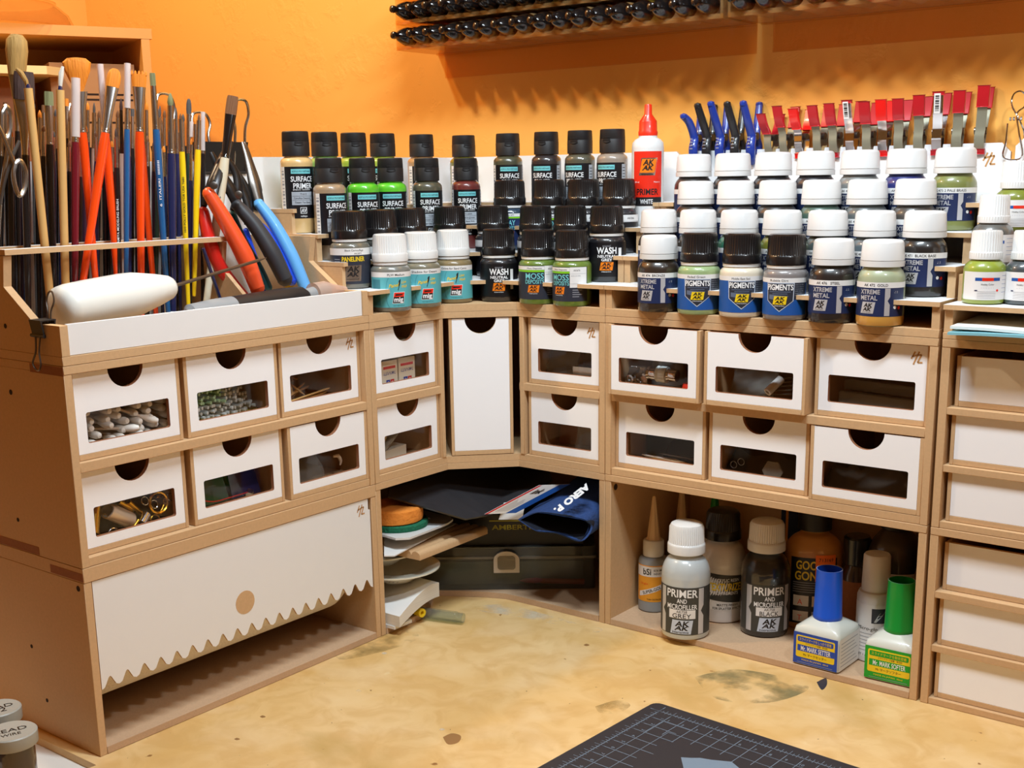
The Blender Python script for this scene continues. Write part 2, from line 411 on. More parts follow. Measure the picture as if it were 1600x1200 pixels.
def drawer(t, x0, x1, z0, z1, d, depth=13.4, window=True, mark=False, fnl=None, label=None, fr=None):
    """x0..z1 outer size of the drawer; d how far its front sits behind the unit's front"""
    M = fr or Matrix(); e = 0.3
    b = MB(); b.X = M
    b.box(x0, d, z0, x0+e, d+depth, z1, 'mdf'); b.box(x1-e, d, z0, x1, d+depth, z1, 'mdf')
    b.box(x0+e, d, z0, x1-e, d+depth, z0+0.42, 'mdf'); b.box(x0+e, d+depth-e, z0+0.42, x1-e, d+depth, z1, 'mdf')
    o = b.build('drawer', t, 0.02, label)
    f = front_board(x0+e+0.01, x1-e-0.01, z0+0.44, z1-0.03, lambda a, c, h=0: M @ Vector((a, d+0.37-h, c)), window=window, mark=mark)
    f.build('front_panel', o)
    if window:
        w = MB(); w.X = M; w.box(x0+e+0.5, d+0.40, z0+0.7, x1-e-0.5, d+0.52, z0+3.9, 'acrylic'); w.build('window_pane', o)
    return o
BAY = [(0.68, 9.98), (10.36, 19.66), (20.04, 29.34)]
def six_drawers(t, offs, marks):
    sidepanels(t, H2-H1-0.6)
    slab(t, 'top_panel', 0.02, 29.98, H2-H1-0.6, H2-H1-0.01)
    slab(t, 'bottom_panel', T+.02, 30-T-.02, 0.02, 0.66, 0.10); slab(t, 'shelf', T+.02, 30-T-.02, 6.95, 7.66, 0.06)
    slab(t, 'back_panel', T+.02, 30-T-.02, 0.68, H2-H1-0.62, D-0.32, D)
    for x in (10.04, 19.72):
        for za, zb in ((0.68, 6.93), (7.68, H2-H1-0.62)): slab(t, 'divider', x, x+0.26, za, zb, 1.6, D-0.34)
    for k, off in enumerate(offs):
        r, c = divmod(k, 3); x0, x1 = BAY[c]; z0 = 7.69 if r == 0 else 0.69
        drawer(t, x0, x1, z0, z0+(6.28 if r == 0 else 6.2), off, mark=(k in marks))
uA2 = unit('drawer_unit', 'six-drawer fibreboard unit on the left, above the paper towel dispenser', 'drawer unit', 'A', H1)
six_drawers(uA2, (0.55, 0.5, 0.7, 0.7, 0.45, 0.15), (2,))
uB2 = unit('drawer_unit', 'six-drawer fibreboard unit right of the corner, under the white-capped paint jars', 'drawer unit', 'B', H1)
six_drawers(uB2, (-0.5, -0.4, 0.55, 0.8, 0.75, 0.1), (2,))
# --- paper towel dispenser (left, bottom)
t = unit('towel_dispenser', 'open fibreboard unit with a white saw-toothed flap, bottom left on the desk', 'towel dispenser', 'A', 0)
sidepanels(t, H1-0.6, tt=0.5); slab(t, 'top_panel', 0.02, 29.98, 13.52, H1-0.01); slab(t, 'base_panel', T+.02, 30-T-.02, 0.02, 0.6, 0.0, D, 'mdf_floor')
slab(t, 'back_panel', T+.02, 30-T-.02, 0.6, 13.5, D-0.32, D)
fb = MB(); pl = [(0.72, 13.46)]
n = 19
for i in range(n):
    for k, (a, zz) in enumerate(((0.0, 5.08), (0.18, 5.2), (0.42, 5.86), (0.5, 5.95), (0.58, 5.86), (0.82, 5.2))):
        pl.append((0.72+28.5*(i+a)/n, zz))
pl += [(29.22, 5.05), (29.22, 12.4), (29.0, 12.5), (29.0, 13.46)]
FF = lambda a, c, h=0: Vector((a, 0.30-h, c))
fb.prism(pl, 0, 0.2, FF, 'white_board', 'mdf'); fb.prism(circle(14.45, 7.9, 0.98), 0.2, 0.22, FF, 'mdf'); hz_mark(fb, lambda a, b, h=0: FF(a, b, .2+h), (28.1, 12.6), 0.95)
fb.build('flap', t)
for x in (0.3, ):
    h = MB(); h.along((0.03, 13.9, 11), (-0.0, 13.9, 11), [(0.25, 0), (0.25, 0.05)], 'ink_black', 12)
# small dowel holes and slots seen on the end panel
mat('hole_dark', (40, 22, 14), 0.9)
def endmark(par, pts, nm='peg_hole'):
    b = MB()
    for d, z, r, k in pts: b.prism(circle(d, z, r, 14) if k == 0 else rounded(d, z, d+r, z+k, 0.05, 2), 0, 0.02, lambda a, c, h=0: Vector((-0.0+0.02-h, a, c)), 'hole_dark' if k == 0 else 'mdf_dark_edge')
    b.build(nm, par)
endmark(t, [(0.8, 13.0, 0.22, 0), (6.6, 2.8, 0.16, 0), (8.0, 6.9, 0.16, 0)])
endmark(uA2, [(7.1, 12.2, 0.2, 0), (8.0, 2.4, 0.16, 0)])
for par, z in ((t, 13.6), (uA2, 0.06), (uA2, 13.95)):
    b = MB(); b.box(0.0, 0.04 if z > 1 else 5.5, z, 0.025, 4.2 if z > 1 else 11, z+0.62, 'mdf_dark_edge'); b.build('tenon_joint', par)
mat('paper_towel', (226, 218, 204), 0.9, bump=0.5, bscale=420)
b = MB(); b.along((0, 0, 0), (0, 26, 0), [(1.9, 0), (1.9, .01), (4.9, 0.02), (5.0, 0.3), (5.0, 25.6), (4.8, 26), (1.9, 26)], 'paper_towel', 40, cap=False)
tag(b.build('paper_towel_roll'), 'white quilted paper towel roll behind the saw-toothed flap', 'paper towel roll', loc=(9.62, -58.9, 7.7))
# --- open unit right (bottom)
t = unit('storage_cubby', 'open fibreboard cubby full of bottles, bottom right on the desk', 'cubby', 'B', 0)
sidepanels(t, H1-0.6); slab(t, 'top_panel', 0.02, 29.98, H1-0.6, H1-0.01); slab(t, 'base_panel', T+.02, 30-T-.02, 0.02, 0.6, 0.0, D, 'mdf_floor')
slab(t, 'back_panel', T+.02, 30-T-.02, 0.62, H1-0.62, D-0.32, D)
b = MB(); b.prism(circle(0.85, 13.3, 0.3, 16), 0, 0.02, lambda a, c, h=0: Vector((T+.03+h, a, c)), 'hole_dark'); b.build('peg_hole', t)
# --- three-drawer units at the right edge
def three_drawers(fr, z0, h, label, d=0.45):
    t = unit('drawer_unit', label, 'drawer unit', fr, z0); sidepanels(t, h-0.6)
    slab(t, 'top_panel', 0.02, 29.98, h-0.6, h-0.01); slab(t, 'bottom_panel', T+.02, 30-T-.02, 0.02, 0.55, 0.08)
    slab(t, 'back_panel', T+.02, 30-T-.02, .57, h-0.62, D-0.32, D)
    for i in range(3):
        z = 0.57+i*4.46
        if i: slab(t, 'shelf', T+.02, 30-T-.02, z-0.56, z-0.02, 0.06)
        drawer(t, 0.95, 29.3, z+0.01, z+3.86, d if i != 2 else d*1.8, window=False)
    return t
three_drawers('C', 0, H1, 'lower three-drawer unit with plain white fronts at the right edge, on the desk')
three_drawers('C', H1, H2-H1, 'upper three-drawer unit with plain white fronts at the right edge, under the envelope shelf')
# --- corner units
CC = 20.0
def lpoly(e, c, x1=29.98):
    """plan of a corner piece: front edge at e, turning onto the diagonal at c"""
    p = [(0.02, -x1), (e, -x1), (e, -c), (c, -e), (x1, -e), (x1, -0.02), (0.02, -0.02)]
    return p if c > e+0.05 else [(0.02, -x1), (e, -x1), (e, -e), (x1, -e), (x1, -0.02), (0.02, -0.02)]
def lslab(t, name, z0, z1, e=D, c=CC, m='mdf', poly=None, top=None):
    b = MB(); b.prism(poly or lpoly(e, c), z0, z1, XY, top or m, m); return b.build(name, t, 0.03)
DIAG = Matrix.Translation((D, -CC, 0)) @ Euler((0, 0, math.radians(45))).to_matrix().to_4x4()   # local x along the diagonal, local y inward
LW = Matrix.Translation((D, -30, 0)) @ Euler((0, 0, ROTA)).to_matrix().to_4x4()
RW = Matrix.Translation((15, -D, 0))
def corner_shell(t, h):
    MB().box(0.02, -29.98, 0.02, D-0.03, -29.98+T, h-0.6, 'mdf').build('side_panel', t, 0.03)
    MB().box(29.98-T, -D+0.03, 0.02, 29.98, -0.02, h-0.6, 'mdf').build('side_panel', t, 0.03)
    MB().box(0.02, -29.3, 0.62, 0.34, -0.36, h-0.62, 'mdf').build('back_panel', t); MB().box(0.02, -0.34, 0.62, 29.3, -0.02, h-0.62, 'mdf').build('back_panel', t)
    lslab(t, 'top_panel', h-0.6, h-0.01)
tc1 = thing('corner_cubby', 'open corner cubby crammed with folders, palettes and a plastic case', 'cubby', (0, 0, 0))
corner_shell(tc1, H1); lslab(tc1, 'base_panel', 0.02, 0.6, m='mdf_floor', poly=[(.36, -29.3), (D, -29.3), (D, -23.2), (11.6, -18.6), (16.3, -15.9), (18.2, -15.2), (20.2, -D), (29.3, -D), (29.3, -.38), (.36, -.38)])
t = thing('corner_drawer_unit', 'corner fibreboard unit with four windowed drawers beside one tall white drawer', 'drawer unit', (0, 0, H1))
corner_shell(t, H2-H1); lslab(t, 'bottom_panel', 0.02, 0.66, e=D-0.1, c=CC-.04)
for M, mk in ((LW, 0), (RW, 1)):
    x0, x1 = (0.36, 9.3) if mk == 0 else (5.7, 14.64)
    b = MB(); b.X = M; b.box(x0 if mk == 0 else 5.1, 0.06, 6.95, 9.9 if mk == 0 else x1-.3, 12.0 if mk else 13, 7.66, 'mdf'); b.build('shelf', t, .03)
    for z0, dd in ((7.69, 0.42), (0.69, 0.35)):
        drawer(t, x0+.3, x1-.3 if mk else x1, z0, z0+6.25, dd, depth=9, mark=(mk == 1 and z0 > 5), fr=M)
    b = MB(); b.X = M
    xx = 9.35 if mk == 0 else 5.2
    b.box(xx, 0.02, .68, xx+.5, 8.5, H2-H1-.62, 'mdf'); b.build('divider', t, .03)
drawer(t, 0.42, 6.45, 0.72, H2-H1-0.66, 0.12, depth=8, window=False, fr=DIAG, label='tall narrow drawer set across the corner')

# ================================================================== stepped paint racks
LV = [31.98, 34.38, 36.78, 39.0]            # tops of the four tiers
EDGE = [15.3, 12.25, 9.15, 6.05]; ROWC = [14.1, 11.0, 7.95, 4.85]
def notched(P, Q, cs, r, seg=8):
    """edge P->Q (board lies to its left) with round bites at the centres cs"""
    P = Vector((*P, 0)); Q = Vector((*Q, 0)); d = (Q-P).normalized(); nrm = Vector((-d.y, d.x, 0)); out = [(P.x, P.y)]; L = (Q-P).length
    hits = []
    for c in cs:
        c = Vector((*c, 0)); t = (c-P).dot(d); o = (c-P).dot(nrm)
        if abs(o) < r and -r < t < L+r: hits.append((t, o, c))
    for t, o, c in sorted(hits, key=lambda q: q[0]):
        hw = math.sqrt(r*r-o*o)
        if t-hw < 0.05 or t+hw > L-0.05: continue
        a0 = math.atan2(-o, -hw); a1 = math.atan2(-o, hw)      # in (d, nrm) axes, sweep over the top
        if a0 < 0: a0 += 2*math.pi
        for i in range(seg+1):
            g = a0+(a1-a0)*i/seg; p = c+d*(r*math.cos(g))+nrm*(r*math.sin(g)); out.append((p.x, p.y))
    return out
def stair(z0):
    """side profile in (distance from wall, height)"""
    p = [(0.0, z0), (15.0, z0)]
    for i in range(4):
        p += [(EDGE[i]-0.25, LV[i]-0.36)]
        if i < 3: p += [(EDGE[i+1]-0.25, LV[i]-0.36)]
    p += [(0.0, LV[3]-0.36)]
    return p
def backboard(x0, x1, z0, z1, fn, slots=(), cham=(0, 0), mark=None, nm='back_panel', par=None):
    pl = [(x0, z0), (x1, z0), (x1, z1-cham[1]), (x1-cham[1], z1)]
    for c in sorted(slots, reverse=True): pl += [(c+0.52, z1), (c+0.40, z1-0.8), (c-0.40, z1-0.8), (c-0.52, z1)]
    pl += [(x0+cham[0], z1), (x0, z1-cham[0])]
    b = MB(); b.prism(pl, 0, 0.32, fn, 'white_board', 'mdf', back='mdf')
    for mk in (mark or ()): hz_mark(b, lambda a, c, h=0: fn(a, c, .32+h), mk, 1.05)
    return b.build(nm, par)
XB = {0: [35+4*i for i in range(6)], 1: [33+4*i for i in range(7)], 2: [35+4*i for i in range(6)], 3: [33+4*i for i in range(7)]}
t = thing('paint_rack', 'stepped fibreboard paint rack holding the white-capped metal paint jars', 'paint rack', (30, 0, H2))
MB().box(0.02, -D, 0.01, 29.98, 0, 0.66, 'mdf').build('base_panel', t, .03)
for x in (0.04, 29.34):
    b = MB(); b.prism(stair(0.66+H2), 0, T, lambda a, c, h=0, x=x: Vector((x+h, -a, c-H2)), 'mdf'); b.build('side_panel', t, .02)
for i in range(4):
    pl = notched((0.02, -EDGE[i]), (29.98, -EDGE[i]), [(x-30, -ROWC[i]) for x in XB[i]], 1.86)+[(29.98, -EDGE[i]), (29.98, -0.02), (0.02, -0.02)]
    b = MB(); b.prism(pl, LV[i]-0.36-H2, LV[i]-H2, XY, 'white_board', 'mdf', back='mdf'); b.build('tier', t)
CLX = [0.3+i for i in range(0)]
CLAMP_S = [0.55, 1.95, 3.35, 4.95, 6.6, 8.5, 10.0, 11.5, 13.25, 14.75, 16.3, 17.8, 19.2, 20.6, 22.3, 23.85, 25.5, 27.35]
backboard(0.05, 29.95, 0.66, 43.7-H2, lambda a, c, h=0: Vector((a, -0.03-h, c)), [c for c in CLAMP_S if 2.5 < c < 27], (0.5, 0.75), [(1.0, 42.6-H2), (28.3, 42.4-H2)], par=t)
XC = {0: [(14.1, -26.0), (14.1, -21.9), (14.1, -17.3), (17.1, -14.1), (21.8, -14.1), (25.7, -14.1)],
      1: [(11.1, -28.0), (11.1, -24.0), (11.1, -20.0), (11.1, -14.2), (14.1, -11.1), (19.35, -11.1), (23.4, -11.1), (27.5, -11.1)],
      2: [(8.0, -27.2), (8.0, -22.9), (8.0, -19.1), (8.0, -13.9), (8.1, -8.0), (13.8, -8.0), (18.7, -8.0), (22.8, -8.0), (26.8, -8.0)],
      3: [(5.0, -28.3), (5.0, -24.7), (5.0, -20.9), (5.0, -16.9), (5.0, -11.2), (5.3, -4.9), (11.3, -5.0), (16.2, -5.0), (20.3, -5.0), (24.1, -5.0), (28.1, -5.0)]}
CE = {0: 17.5, 1: 14.5, 2: 9.15, 3: 6.05}
tcr = thing('corner_paint_rack', 'stepped corner rack of fibreboard holding surface primers and black-capped jars', 'paint rack', (0, 0, H2))
MB().prism(lpoly(D, CC), 0.01, 0.66, XY, 'mdf').build('base_panel', tcr, .03)
b = MB(); b.prism(stair(0.66+H2), 0, T, lambda a, c, h=0: Vector((a, -29.96+h, c-H2)), 'mdf'); b.build('side_panel', tcr, .02)
b = MB(); b.prism(stair(0.66+H2), 0, T, lambda a, c, h=0: Vector((29.96-h, -a, c-H2)), 'mdf'); b.build('side_panel', tcr, .02)
for i in range(4):
    e, c = EDGE[i], CE[i]; R = 1.86 if i != 3 else 1.62; cs = XC[i]
    pl = [(0.36, -29.98)]
    if c > e+.1:
        pl += notched((e, -29.98), (e, -c), [q for q in cs if q[1] < -c+0.3 and q[0] < 16 and q[0] > e-2.4], R)
        pl += notched((e, -c), (c, -e), [q for q in cs if -c-1.8 < q[1] and q[0] < c+1.8 and not (q[1] < -c+.3) and not (q[0] > c-.3)], R)
        pl += notched((c, -e), (29.98, -e), [q for q in cs if q[0] > c-0.3], R)
    else:
        pl += notched((e, -29.98), (e, -e), [q for q in cs if q[1] < -e], R)
        pl += notched((e, -e), (29.98, -e), [q for q in cs if q[0] > e], R)
    pl += [(29.98, -e), (29.98, -0.36), (0.36, -0.36)]
    q2 = []
    for p in pl:
        if not q2 or (abs(p[0]-q2[-1][0])+abs(p[1]-q2[-1][1])) > 1e-3: q2.append(p)
    b = MB(); b.prism(q2, LV[i]-0.36-H2, LV[i]-H2, XY, 'white_board', 'mdf', back='mdf'); b.build('tier', tcr)
b = MB(); b.prism([(D-.7, -CC), (D-.7, -18.6), (18.6, -D+.7), (CC, -D+.7), (18.9, -14.0), (14.0, -18.9)], 0.66, LV[0]-.36-H2, XY, 'mdf')
backboard(-29.96, -0.03, 0.66, 43.7-H2, lambda a, c, h=0: Vector((0.03+h, a, c)), (), (0.6, 0), par=tcr)
backboard(0.4, 29.0, 0.66, 43.7-H2, lambda a, c, h=0: Vector((a, -0.03-h, c)), (), (0, 0.5), par=tcr)
# right-hand rack of the envelope shelf
t = thing('paint_rack', 'stepped rack cut by the right edge, small ribbed-cap jars above a slot of envelopes', 'paint rack', (60.25, 0, H2))
MB().box(0.02, -D, 0.01, 29.98, 0, 0.5, 'mdf').build('base_panel', t, .03)
st = [(0, .5), (15.0, .5), (15.0, 2.2), (12.3, 2.2), (12.3, 4.6), (9.2, 4.6), (9.2, 7.2), (6.1, 7.2), (6.1, 9.5), (0, 9.5)]
for x in (0.04, 29.34):
    b = MB(); b.prism(st, 0, T, lambda a, c, h=0, x=x: Vector((x+h, -a, c)), 'mdf'); b.build('side_panel', t, .02)
for i, (e, z) in enumerate(((15.35, 31.82), (8.4, 34.3), (4.6, 36.8))):
    b = MB(); b.box(0.02, -e, z-.36-H2, 29.98, -.36, z-H2, 'mdf'); b.box(0.02, -e+.001, z-.36-H2+.3, 29.98, -.36, z-H2+.01, 'white_board'); b.build('tier', t)
backboard(0.05, 29.95, 0.5, 44.2-H2, lambda a, c, h=0: Vector((a, -0.03-h, c)), (), (0.8, 0), par=t)

# ================================================================== jars and bottles
def smoothprof(p, n=4):
    q = smoothpath([(r, 0, z) for r, z in p], n); return [(max(v.x, 0), v.z) for v in q]
def content(col):
    n = 'paint_%02x%02x%02x' % col
    mat(n, col, 0.35, coat=1.0); return n
mat('foil_print', (206, 206, 210), 0.3, metal=0.35)
def body_a(m, c):      # smooth shouldered glass jar
    m.lathe([(0.0, 0.02), (1.55, 0.0), (1.72, 0.08), (1.79, 0.28), (1.8, 0.5), (1.8, 3.35)]+smoothprof([(1.8, 3.4), (1.74, 3.85), (1.56, 4.2), (1.38, 4.4)], 4)+[(1.34, 4.55), (1.34, 4.8)], c, 36, cap=False)
def body_b(m, c):      # straighter jar
    m.lathe([(0.0, 0.02), (1.55, 0.0), (1.72, 0.08), (1.8, 0.3), (1.8, 3.6), (1.76, 3.8), (1.62, 3.98), (1.5, 4.06), (1.48, 4.3)], c, 36, cap=False)
def cap_smooth(m):
    m.lathe([(1.60, 4.52), (1.66, 4.54), (1.66, 4.95), (1.58, 4.97), (1.58, 5.0), (1.65, 5.02), (1.64, 5.1), (1.55, 6.30), (1.46, 6.46), (1.34, 6.53), (0.9, 6.56), (0.0, 6.56)], 'white_plastic', 40)
def cap_ribbed(m, mt, z0=4.42, z1=6.85, r=1.6):
    m.lathe([(r*.97, z0), (r+.02, z0+.02), (r+.02, z0+.62), (r-.02, z0+.70), (r-.03, z0+.72), (r-.05, z0+.8), (r-.10, z1-.3), (r-.16, z1-.1), (r-.28, z1-.01), (r-.4, z1), (0, z1)], mt, ribs=44, ribd=0.045, ribz=(z0+.75, z1-.2))
def ring(m, mt='ribbed_white', z0=4.12, z1=4.4, r=1.56): m.lathe([(r-.08, z0), (r, z0+.03), (r, z1-.03), (r-.08, z1)], mt, 36)
def ak_logo(b, f, c, k=1.0, bgm='label_orange', ink='ink_black', sub='ink_white', h=.02):
    P = lambda x, y: (c[0]+x*k, c[1]+y*k)
    b.quad([P(-.58, -.30), P(.48, -.30), P(.58, .36), P(-.46, .36)], f, bgm, 6, h)
    b.text('AK', .26*k, f, ink, P(0.0, .19), w=.78*k, bold=0.025, h=h+.012, shear=.25)
    b.text('AK', .22*k, f, ink, P(-.04, -.10), w=.74*k, bold=0.035, h=h+.012, shear=.35)
    b.line(P(-.42, .04), P(.46, .06), .035*k, f, bgm, h+.02)
    b.text('interactive', .09*k, f, sub, P(-.02, -.40), w=.78*k, bold=0.005, h=h+.012)
RJ = 1.8
FJ = cyl(RJ)
def lab_metal(b, cap):
    b.rect(-2.5, .8, 2.4, 3.0, FJ, 'label_navy', 24, .015); b.rect(-2.6, 2.98, 2.6, 3.4, FJ, 'label_white', 24, .02)
    b.text(cap, .2, FJ, 'ink_black', (-.1, 3.19), bold=0.005, h=.03)
    b.text('XTREME', .34, FJ, 'foil_print', (-.55, 2.68), w=1.6, bold=0.025, h=.03); b.text('METAL', .34, FJ, 'foil_print', (-.62, 2.22), w=1.4, bold=0.025, h=.03)
    b.quad([(-1.3, 1.02), (-.2, 1.02), (-.05, 1.9), (-1.12, 1.9)], FJ, 'foil_print', 6, .025); b.text('AK', .3, FJ, 'ink_black', (-.64, 1.66), w=.72, bold=0.030, h=.035, shear=.2)
    b.text('AK', .26, FJ, 'ink_black', (-.72, 1.35), w=.7, bold=0.035, h=.035, shear=.3); b.text('interactive', .08, FJ, 'ink_black', (-.74, 1.12), w=.7, h=.035)
    b.quad([(.62, .86), (1.02, .86), (1.02, 1.7), (.62, 1.7)], FJ, 'foil_print', 3, .025); b.quad([(.62, 1.7), (1.02, 1.7), (.84, 2.0), (.62, 2.0)], FJ, 'foil_print', 3, .025); b.quad([(.62, 2.0), (.84, 2.0), (1.02, 2.3), (.62, 2.3)], FJ, 'foil_print', 3, .025); b.rect(.62, 2.3, 1.02, 2.95, FJ, 'foil_print', 3, .025)
    b.text('.: ::', .2, FJ, 'ink_white', (1.5, 2.7), h=.03); b.prism(circle(1.45, 1.5, .13, 12), .02, .03, FJ, 'ink_white'); b.prism(circle(1.82, 1.45, .13, 12), .02, .03, FJ, 'label_red')
def lab_pigment(b, cap):
    b.rect(-2.6, .45, 2.4, 3.05, FJ, 'label_blue', 24, .015); b.rect(-2.6, 3.05, 2.4, 3.42, FJ, 'label_white', 24, .02); b.text(cap, .17, FJ, 'ink_black', (-.1, 3.23), w=1.5, h=.03)
    b.rect(1.05, 1.7, 2.3, 3.04, FJ, 'label_slate', 8, .02)
    for i in range(6): b.text('lorem dolor sit'[:15-i % 3].replace('lorem dolor sit', 'iiiiii iii iiiii'), .09, FJ, 'ink_grey', (1.62, 2.9-i*.17), w=.8, h=.03)
    sh = [(-1.16, 3.1), (-1.1, 1.6), (0, .72), (1.1, 1.6), (1.16, 3.1)]
    for k, (mt, h) in enumerate((('shield_edge', .03), ('label_slate', .042))):
        q = .07*k; b.quad([(-1.1+q, 1.6+q*.4), (1.1-q, 1.6+q*.4), (1.16-q, 3.06-q), (-1.16+q, 3.06-q)], FJ, mt, 12, h)
        b.quad([(-.001, .72+q*1.3), (.001, .72+q*1.3), (1.1-q, 1.6+q*.4), (-1.1+q, 1.6+q*.4)], FJ, mt, 12, h, 4)
    b.text('PIGMENTS', .44, FJ, 'ink_white', (0, 2.70), w=2.1, bold=0.025, h=.055)
    b.rect(-.85, 2.3, .85, 2.36, FJ, 'label_steel', 8, .05); b.rect(-.6, 2.14, .6, 2.2, FJ, 'label_steel', 8, .05); b.quad([(-.9, 1.75), (.2, 1.6), (.7, 2.0), (-.9, 2.1)], FJ, 'label_steel', 8, .048)
    ak_logo(b, FJ, (0.02, 1.62), 1.0, 'label_yellow', h=.055)
def lab_mig(b, cap):
    b.rect(-2.7, .42, 2.4, 3.1, FJ, 'label_teal', 26, .015); b.rect(-2.7, 3.1, 2.4, 3.55, FJ, 'label_white', 26, .02)
    b.text(cap, .19, FJ, 'ink_black', (0.0, 3.31), w=min(2.5, len(cap)*.16), bold=0.006, h=.03)
    b.rect(-2.4, .6, -1.5, 2.9, FJ, 'label_teal_dark', 5, .02)
    cc = [(-.62+.35*math.cos(math.radians(a)), 1.75+1.3*math.sin(math.radians(a))) for a in range(100, 261, 16)]
    for p, q in zip(cc, cc[1:]): b.line(p, q, .035, FJ, 'label_teal_dark', .025)
    b.text('Panel', .3, FJ, 'label_yellow', (-.30, 2.38), w=.86, bold=0.015, h=.03, shear=.4, rot=.15); b.text('Line', .24, FJ, 'label_yellow', (.70, 2.66), w=.5, bold=0.015, h=.03, shear=.4, rot=.1); b.text('Wash', .24, FJ, 'label_yellow', (.72, 2.28), w=.62, bold=0.015, h=.03, shear=.4, rot=.1)
    b.quad([(.16, 2.3), (.34, 2.5), (.4, 2.95), (.22, 2.8)], FJ, 'ink_black', 2, .03); b.line((.12, 1.95), (.3, 2.5), .06, FJ, 'ink_black', .03)
    b.quad([(-.42, .78), (.66, .78), (.8, 1.78), (-.26, 1.78)], FJ, 'ink_white', 6, .028)
    b.quad([(-.39, .82), (.63, .82), (.70, 1.36), (-.30, 1.36)], FJ, 'ink_black', 6, .036); b.quad([(-.30, 1.36), (.70, 1.36), (.76, 1.74), (-.23, 1.74)], FJ, 'label_red', 6, .036)
    b.quad([(-.16, 1.46), (.5, 1.5), (.56, 1.6), (-.1, 1.62)], FJ, 'ink_black', 4, .046); b.text('mig', .42, FJ, 'ink_white', (.16, 1.14), w=.84, bold=0.030, h=.05); b.text('www.migjimenez.com', .08, FJ, 'ink_black', (.2, .6), w=1.1, h=.03)
def lab_wash(b, cap):
    b.rect(-2.6, .5, 2.4, 3.6, FJ, 'label_black', 24, .015)
    b.text('enamel', .2, FJ, 'ink_grey', (0, 3.3), w=.72, h=.03); b.text('WASH', .56, FJ, 'ink_white', (0, 2.88), w=1.85, bold=0.030, h=.03)
    b.text('NEUTRAL', .25, FJ, 'ink_white', (0.02, 2.36), w=1.7, bold=0.025, h=.03); b.text('GREY', .25, FJ, 'ink_white', (0.02, 2.04), w=1.0, bold=0.025, h=.03)
    ak_logo(b, FJ, (0, 1.42), 1.12); b.rect(1.15, 1.2, 1.5, 3.1, FJ, 'label_white', 3, .02)
def lab_moss(b, cap):
    b.rect(-2.6, .5, 2.6, 3.6, FJ, 'label_slate', 24, .015); b.rect(-2.4, 3.22, .85, 3.55, FJ, 'label_white', 14, .022); b.rect(-2.4, 3.02, .85, 3.2, FJ, 'label_lime', 14, .022)
    b.text(cap, .14, FJ, 'ink_black', (-.1, 3.37), w=1.4, h=.03); b.text('MOSS', .52, FJ, 'label_cyan', (-.1, 2.66), w=1.75, bold=0.010, h=.03); b.text('DEPOSITS', .38, FJ, 'label_cyan', (-.1, 2.14), w=1.8, bold=0.010, h=.03)
    ak_logo(b, FJ, (-.2, 1.45), 1.0); b.rect(.86, 1.75, 2.5, 3.58, FJ, 'label_white', 10, .024); b.text('AK676', .16, FJ, 'ink_black', (1.5, 3.3), w=.62, h=.032); b.rect(.9, 2.98, 2.4, 3.0, FJ, 'ink_grey', 8, .03)
    b.text('AK676 AK MOSS', .09, FJ, 'ink_grey', (1.4, 2.8), w=.9, h=.032); b.rect(.9, 2.08, 2.4, 2.1, FJ, 'ink_grey', 8, .03)
    for i in range(4): b.rect(1.1, 1.5-i*.2, 2.0-(i % 2)*.3, 1.56-i*.2, FJ, 'ink_grey', 6, .024)
def lab_panel(b, cap):
    b.rect(-2.6, .45, 2.4, 3.0, FJ, 'label_slate', 24, .015); b.rect(-2.6, 3.0, 2.4, 3.6, FJ, 'label_white', 24, .02); b.text('Black Camouflage', .17, FJ, 'ink_black', (.2, 3.42), w=1.7, h=.03); b.text('AK2071', .15, FJ, 'ink_black', (.5, 3.14), h=.03)
    b.text('PANELINER', .4, FJ, 'label_yellow', (0.1, 2.66), w=2.1, bold=0.025, h=.03)
    b.quad([(-.75, .7), (.7, .7), (.82, 2.1), (-.6, 2.1)], FJ, 'foil', 8, .025); b.text('AK', .46, FJ, 'ink_black', (.05, 1.78), w=1.1, bold=0.030, h=.035, shear=.2); b.text('AK', .38, FJ, 'ink_black', (-.02, 1.32), w=1.05, bold=0.040, h=.035, shear=.3); b.text('interactive', .12, FJ, 'ink_black', (-.03, .9), w=1.1, h=.035)
    for i in range(5): b.rect(-1.75, 2.6-i*.2, -1.15, 2.66-i*.2, FJ, 'ink_grey', 4, .024)
def lab_decay(b, cap):
    b.rect(-2.6, .5, 2.6, 3.6, FJ, 'label_navy', 24, .015); b.rect(-2.4, 3.3, 2.0, 3.6, FJ, 'label_white', 14, .022); b.rect(-2.4, 3.12, 2.0, 3.28, FJ, 'label_lime', 14, .022)
    b.text('Deposits for AFV', .14, FJ, 'ink_black', (-.1, 3.45), w=1.4, h=.03); b.text('DECAY', .5, FJ, 'label_cyan', (-.1, 2.7), w=1.6, bold=0.010, h=.03); b.text('DEPOSITS', .3, FJ, 'label_cyan', (-.1, 2.2), w=1.6, bold=0.010, h=.03); ak_logo(b, FJ, (0, 1.5), 1.0)
def lab_plain(b, cap):
    b.rect(-2.6, .5, 2.6, 2.9, FJ, 'label_black', 24, .015); b.rect(-2.6, 2.9, 2.6, 3.55, FJ, 'label_white', 24, .02); b.text(cap, .2, FJ, 'ink_black', (.9, 3.25), h=.03); b.rect(-2.6, 2.95, 2.6, 2.98, FJ, 'ink_grey', 20, .03)
LAB = {'metal': lab_metal, 'pigment': lab_pigment, 'mig': lab_mig, 'wash': lab_wash, 'moss': lab_moss, 'panel': lab_panel, 'decay': lab_decay, 'plain': lab_plain}
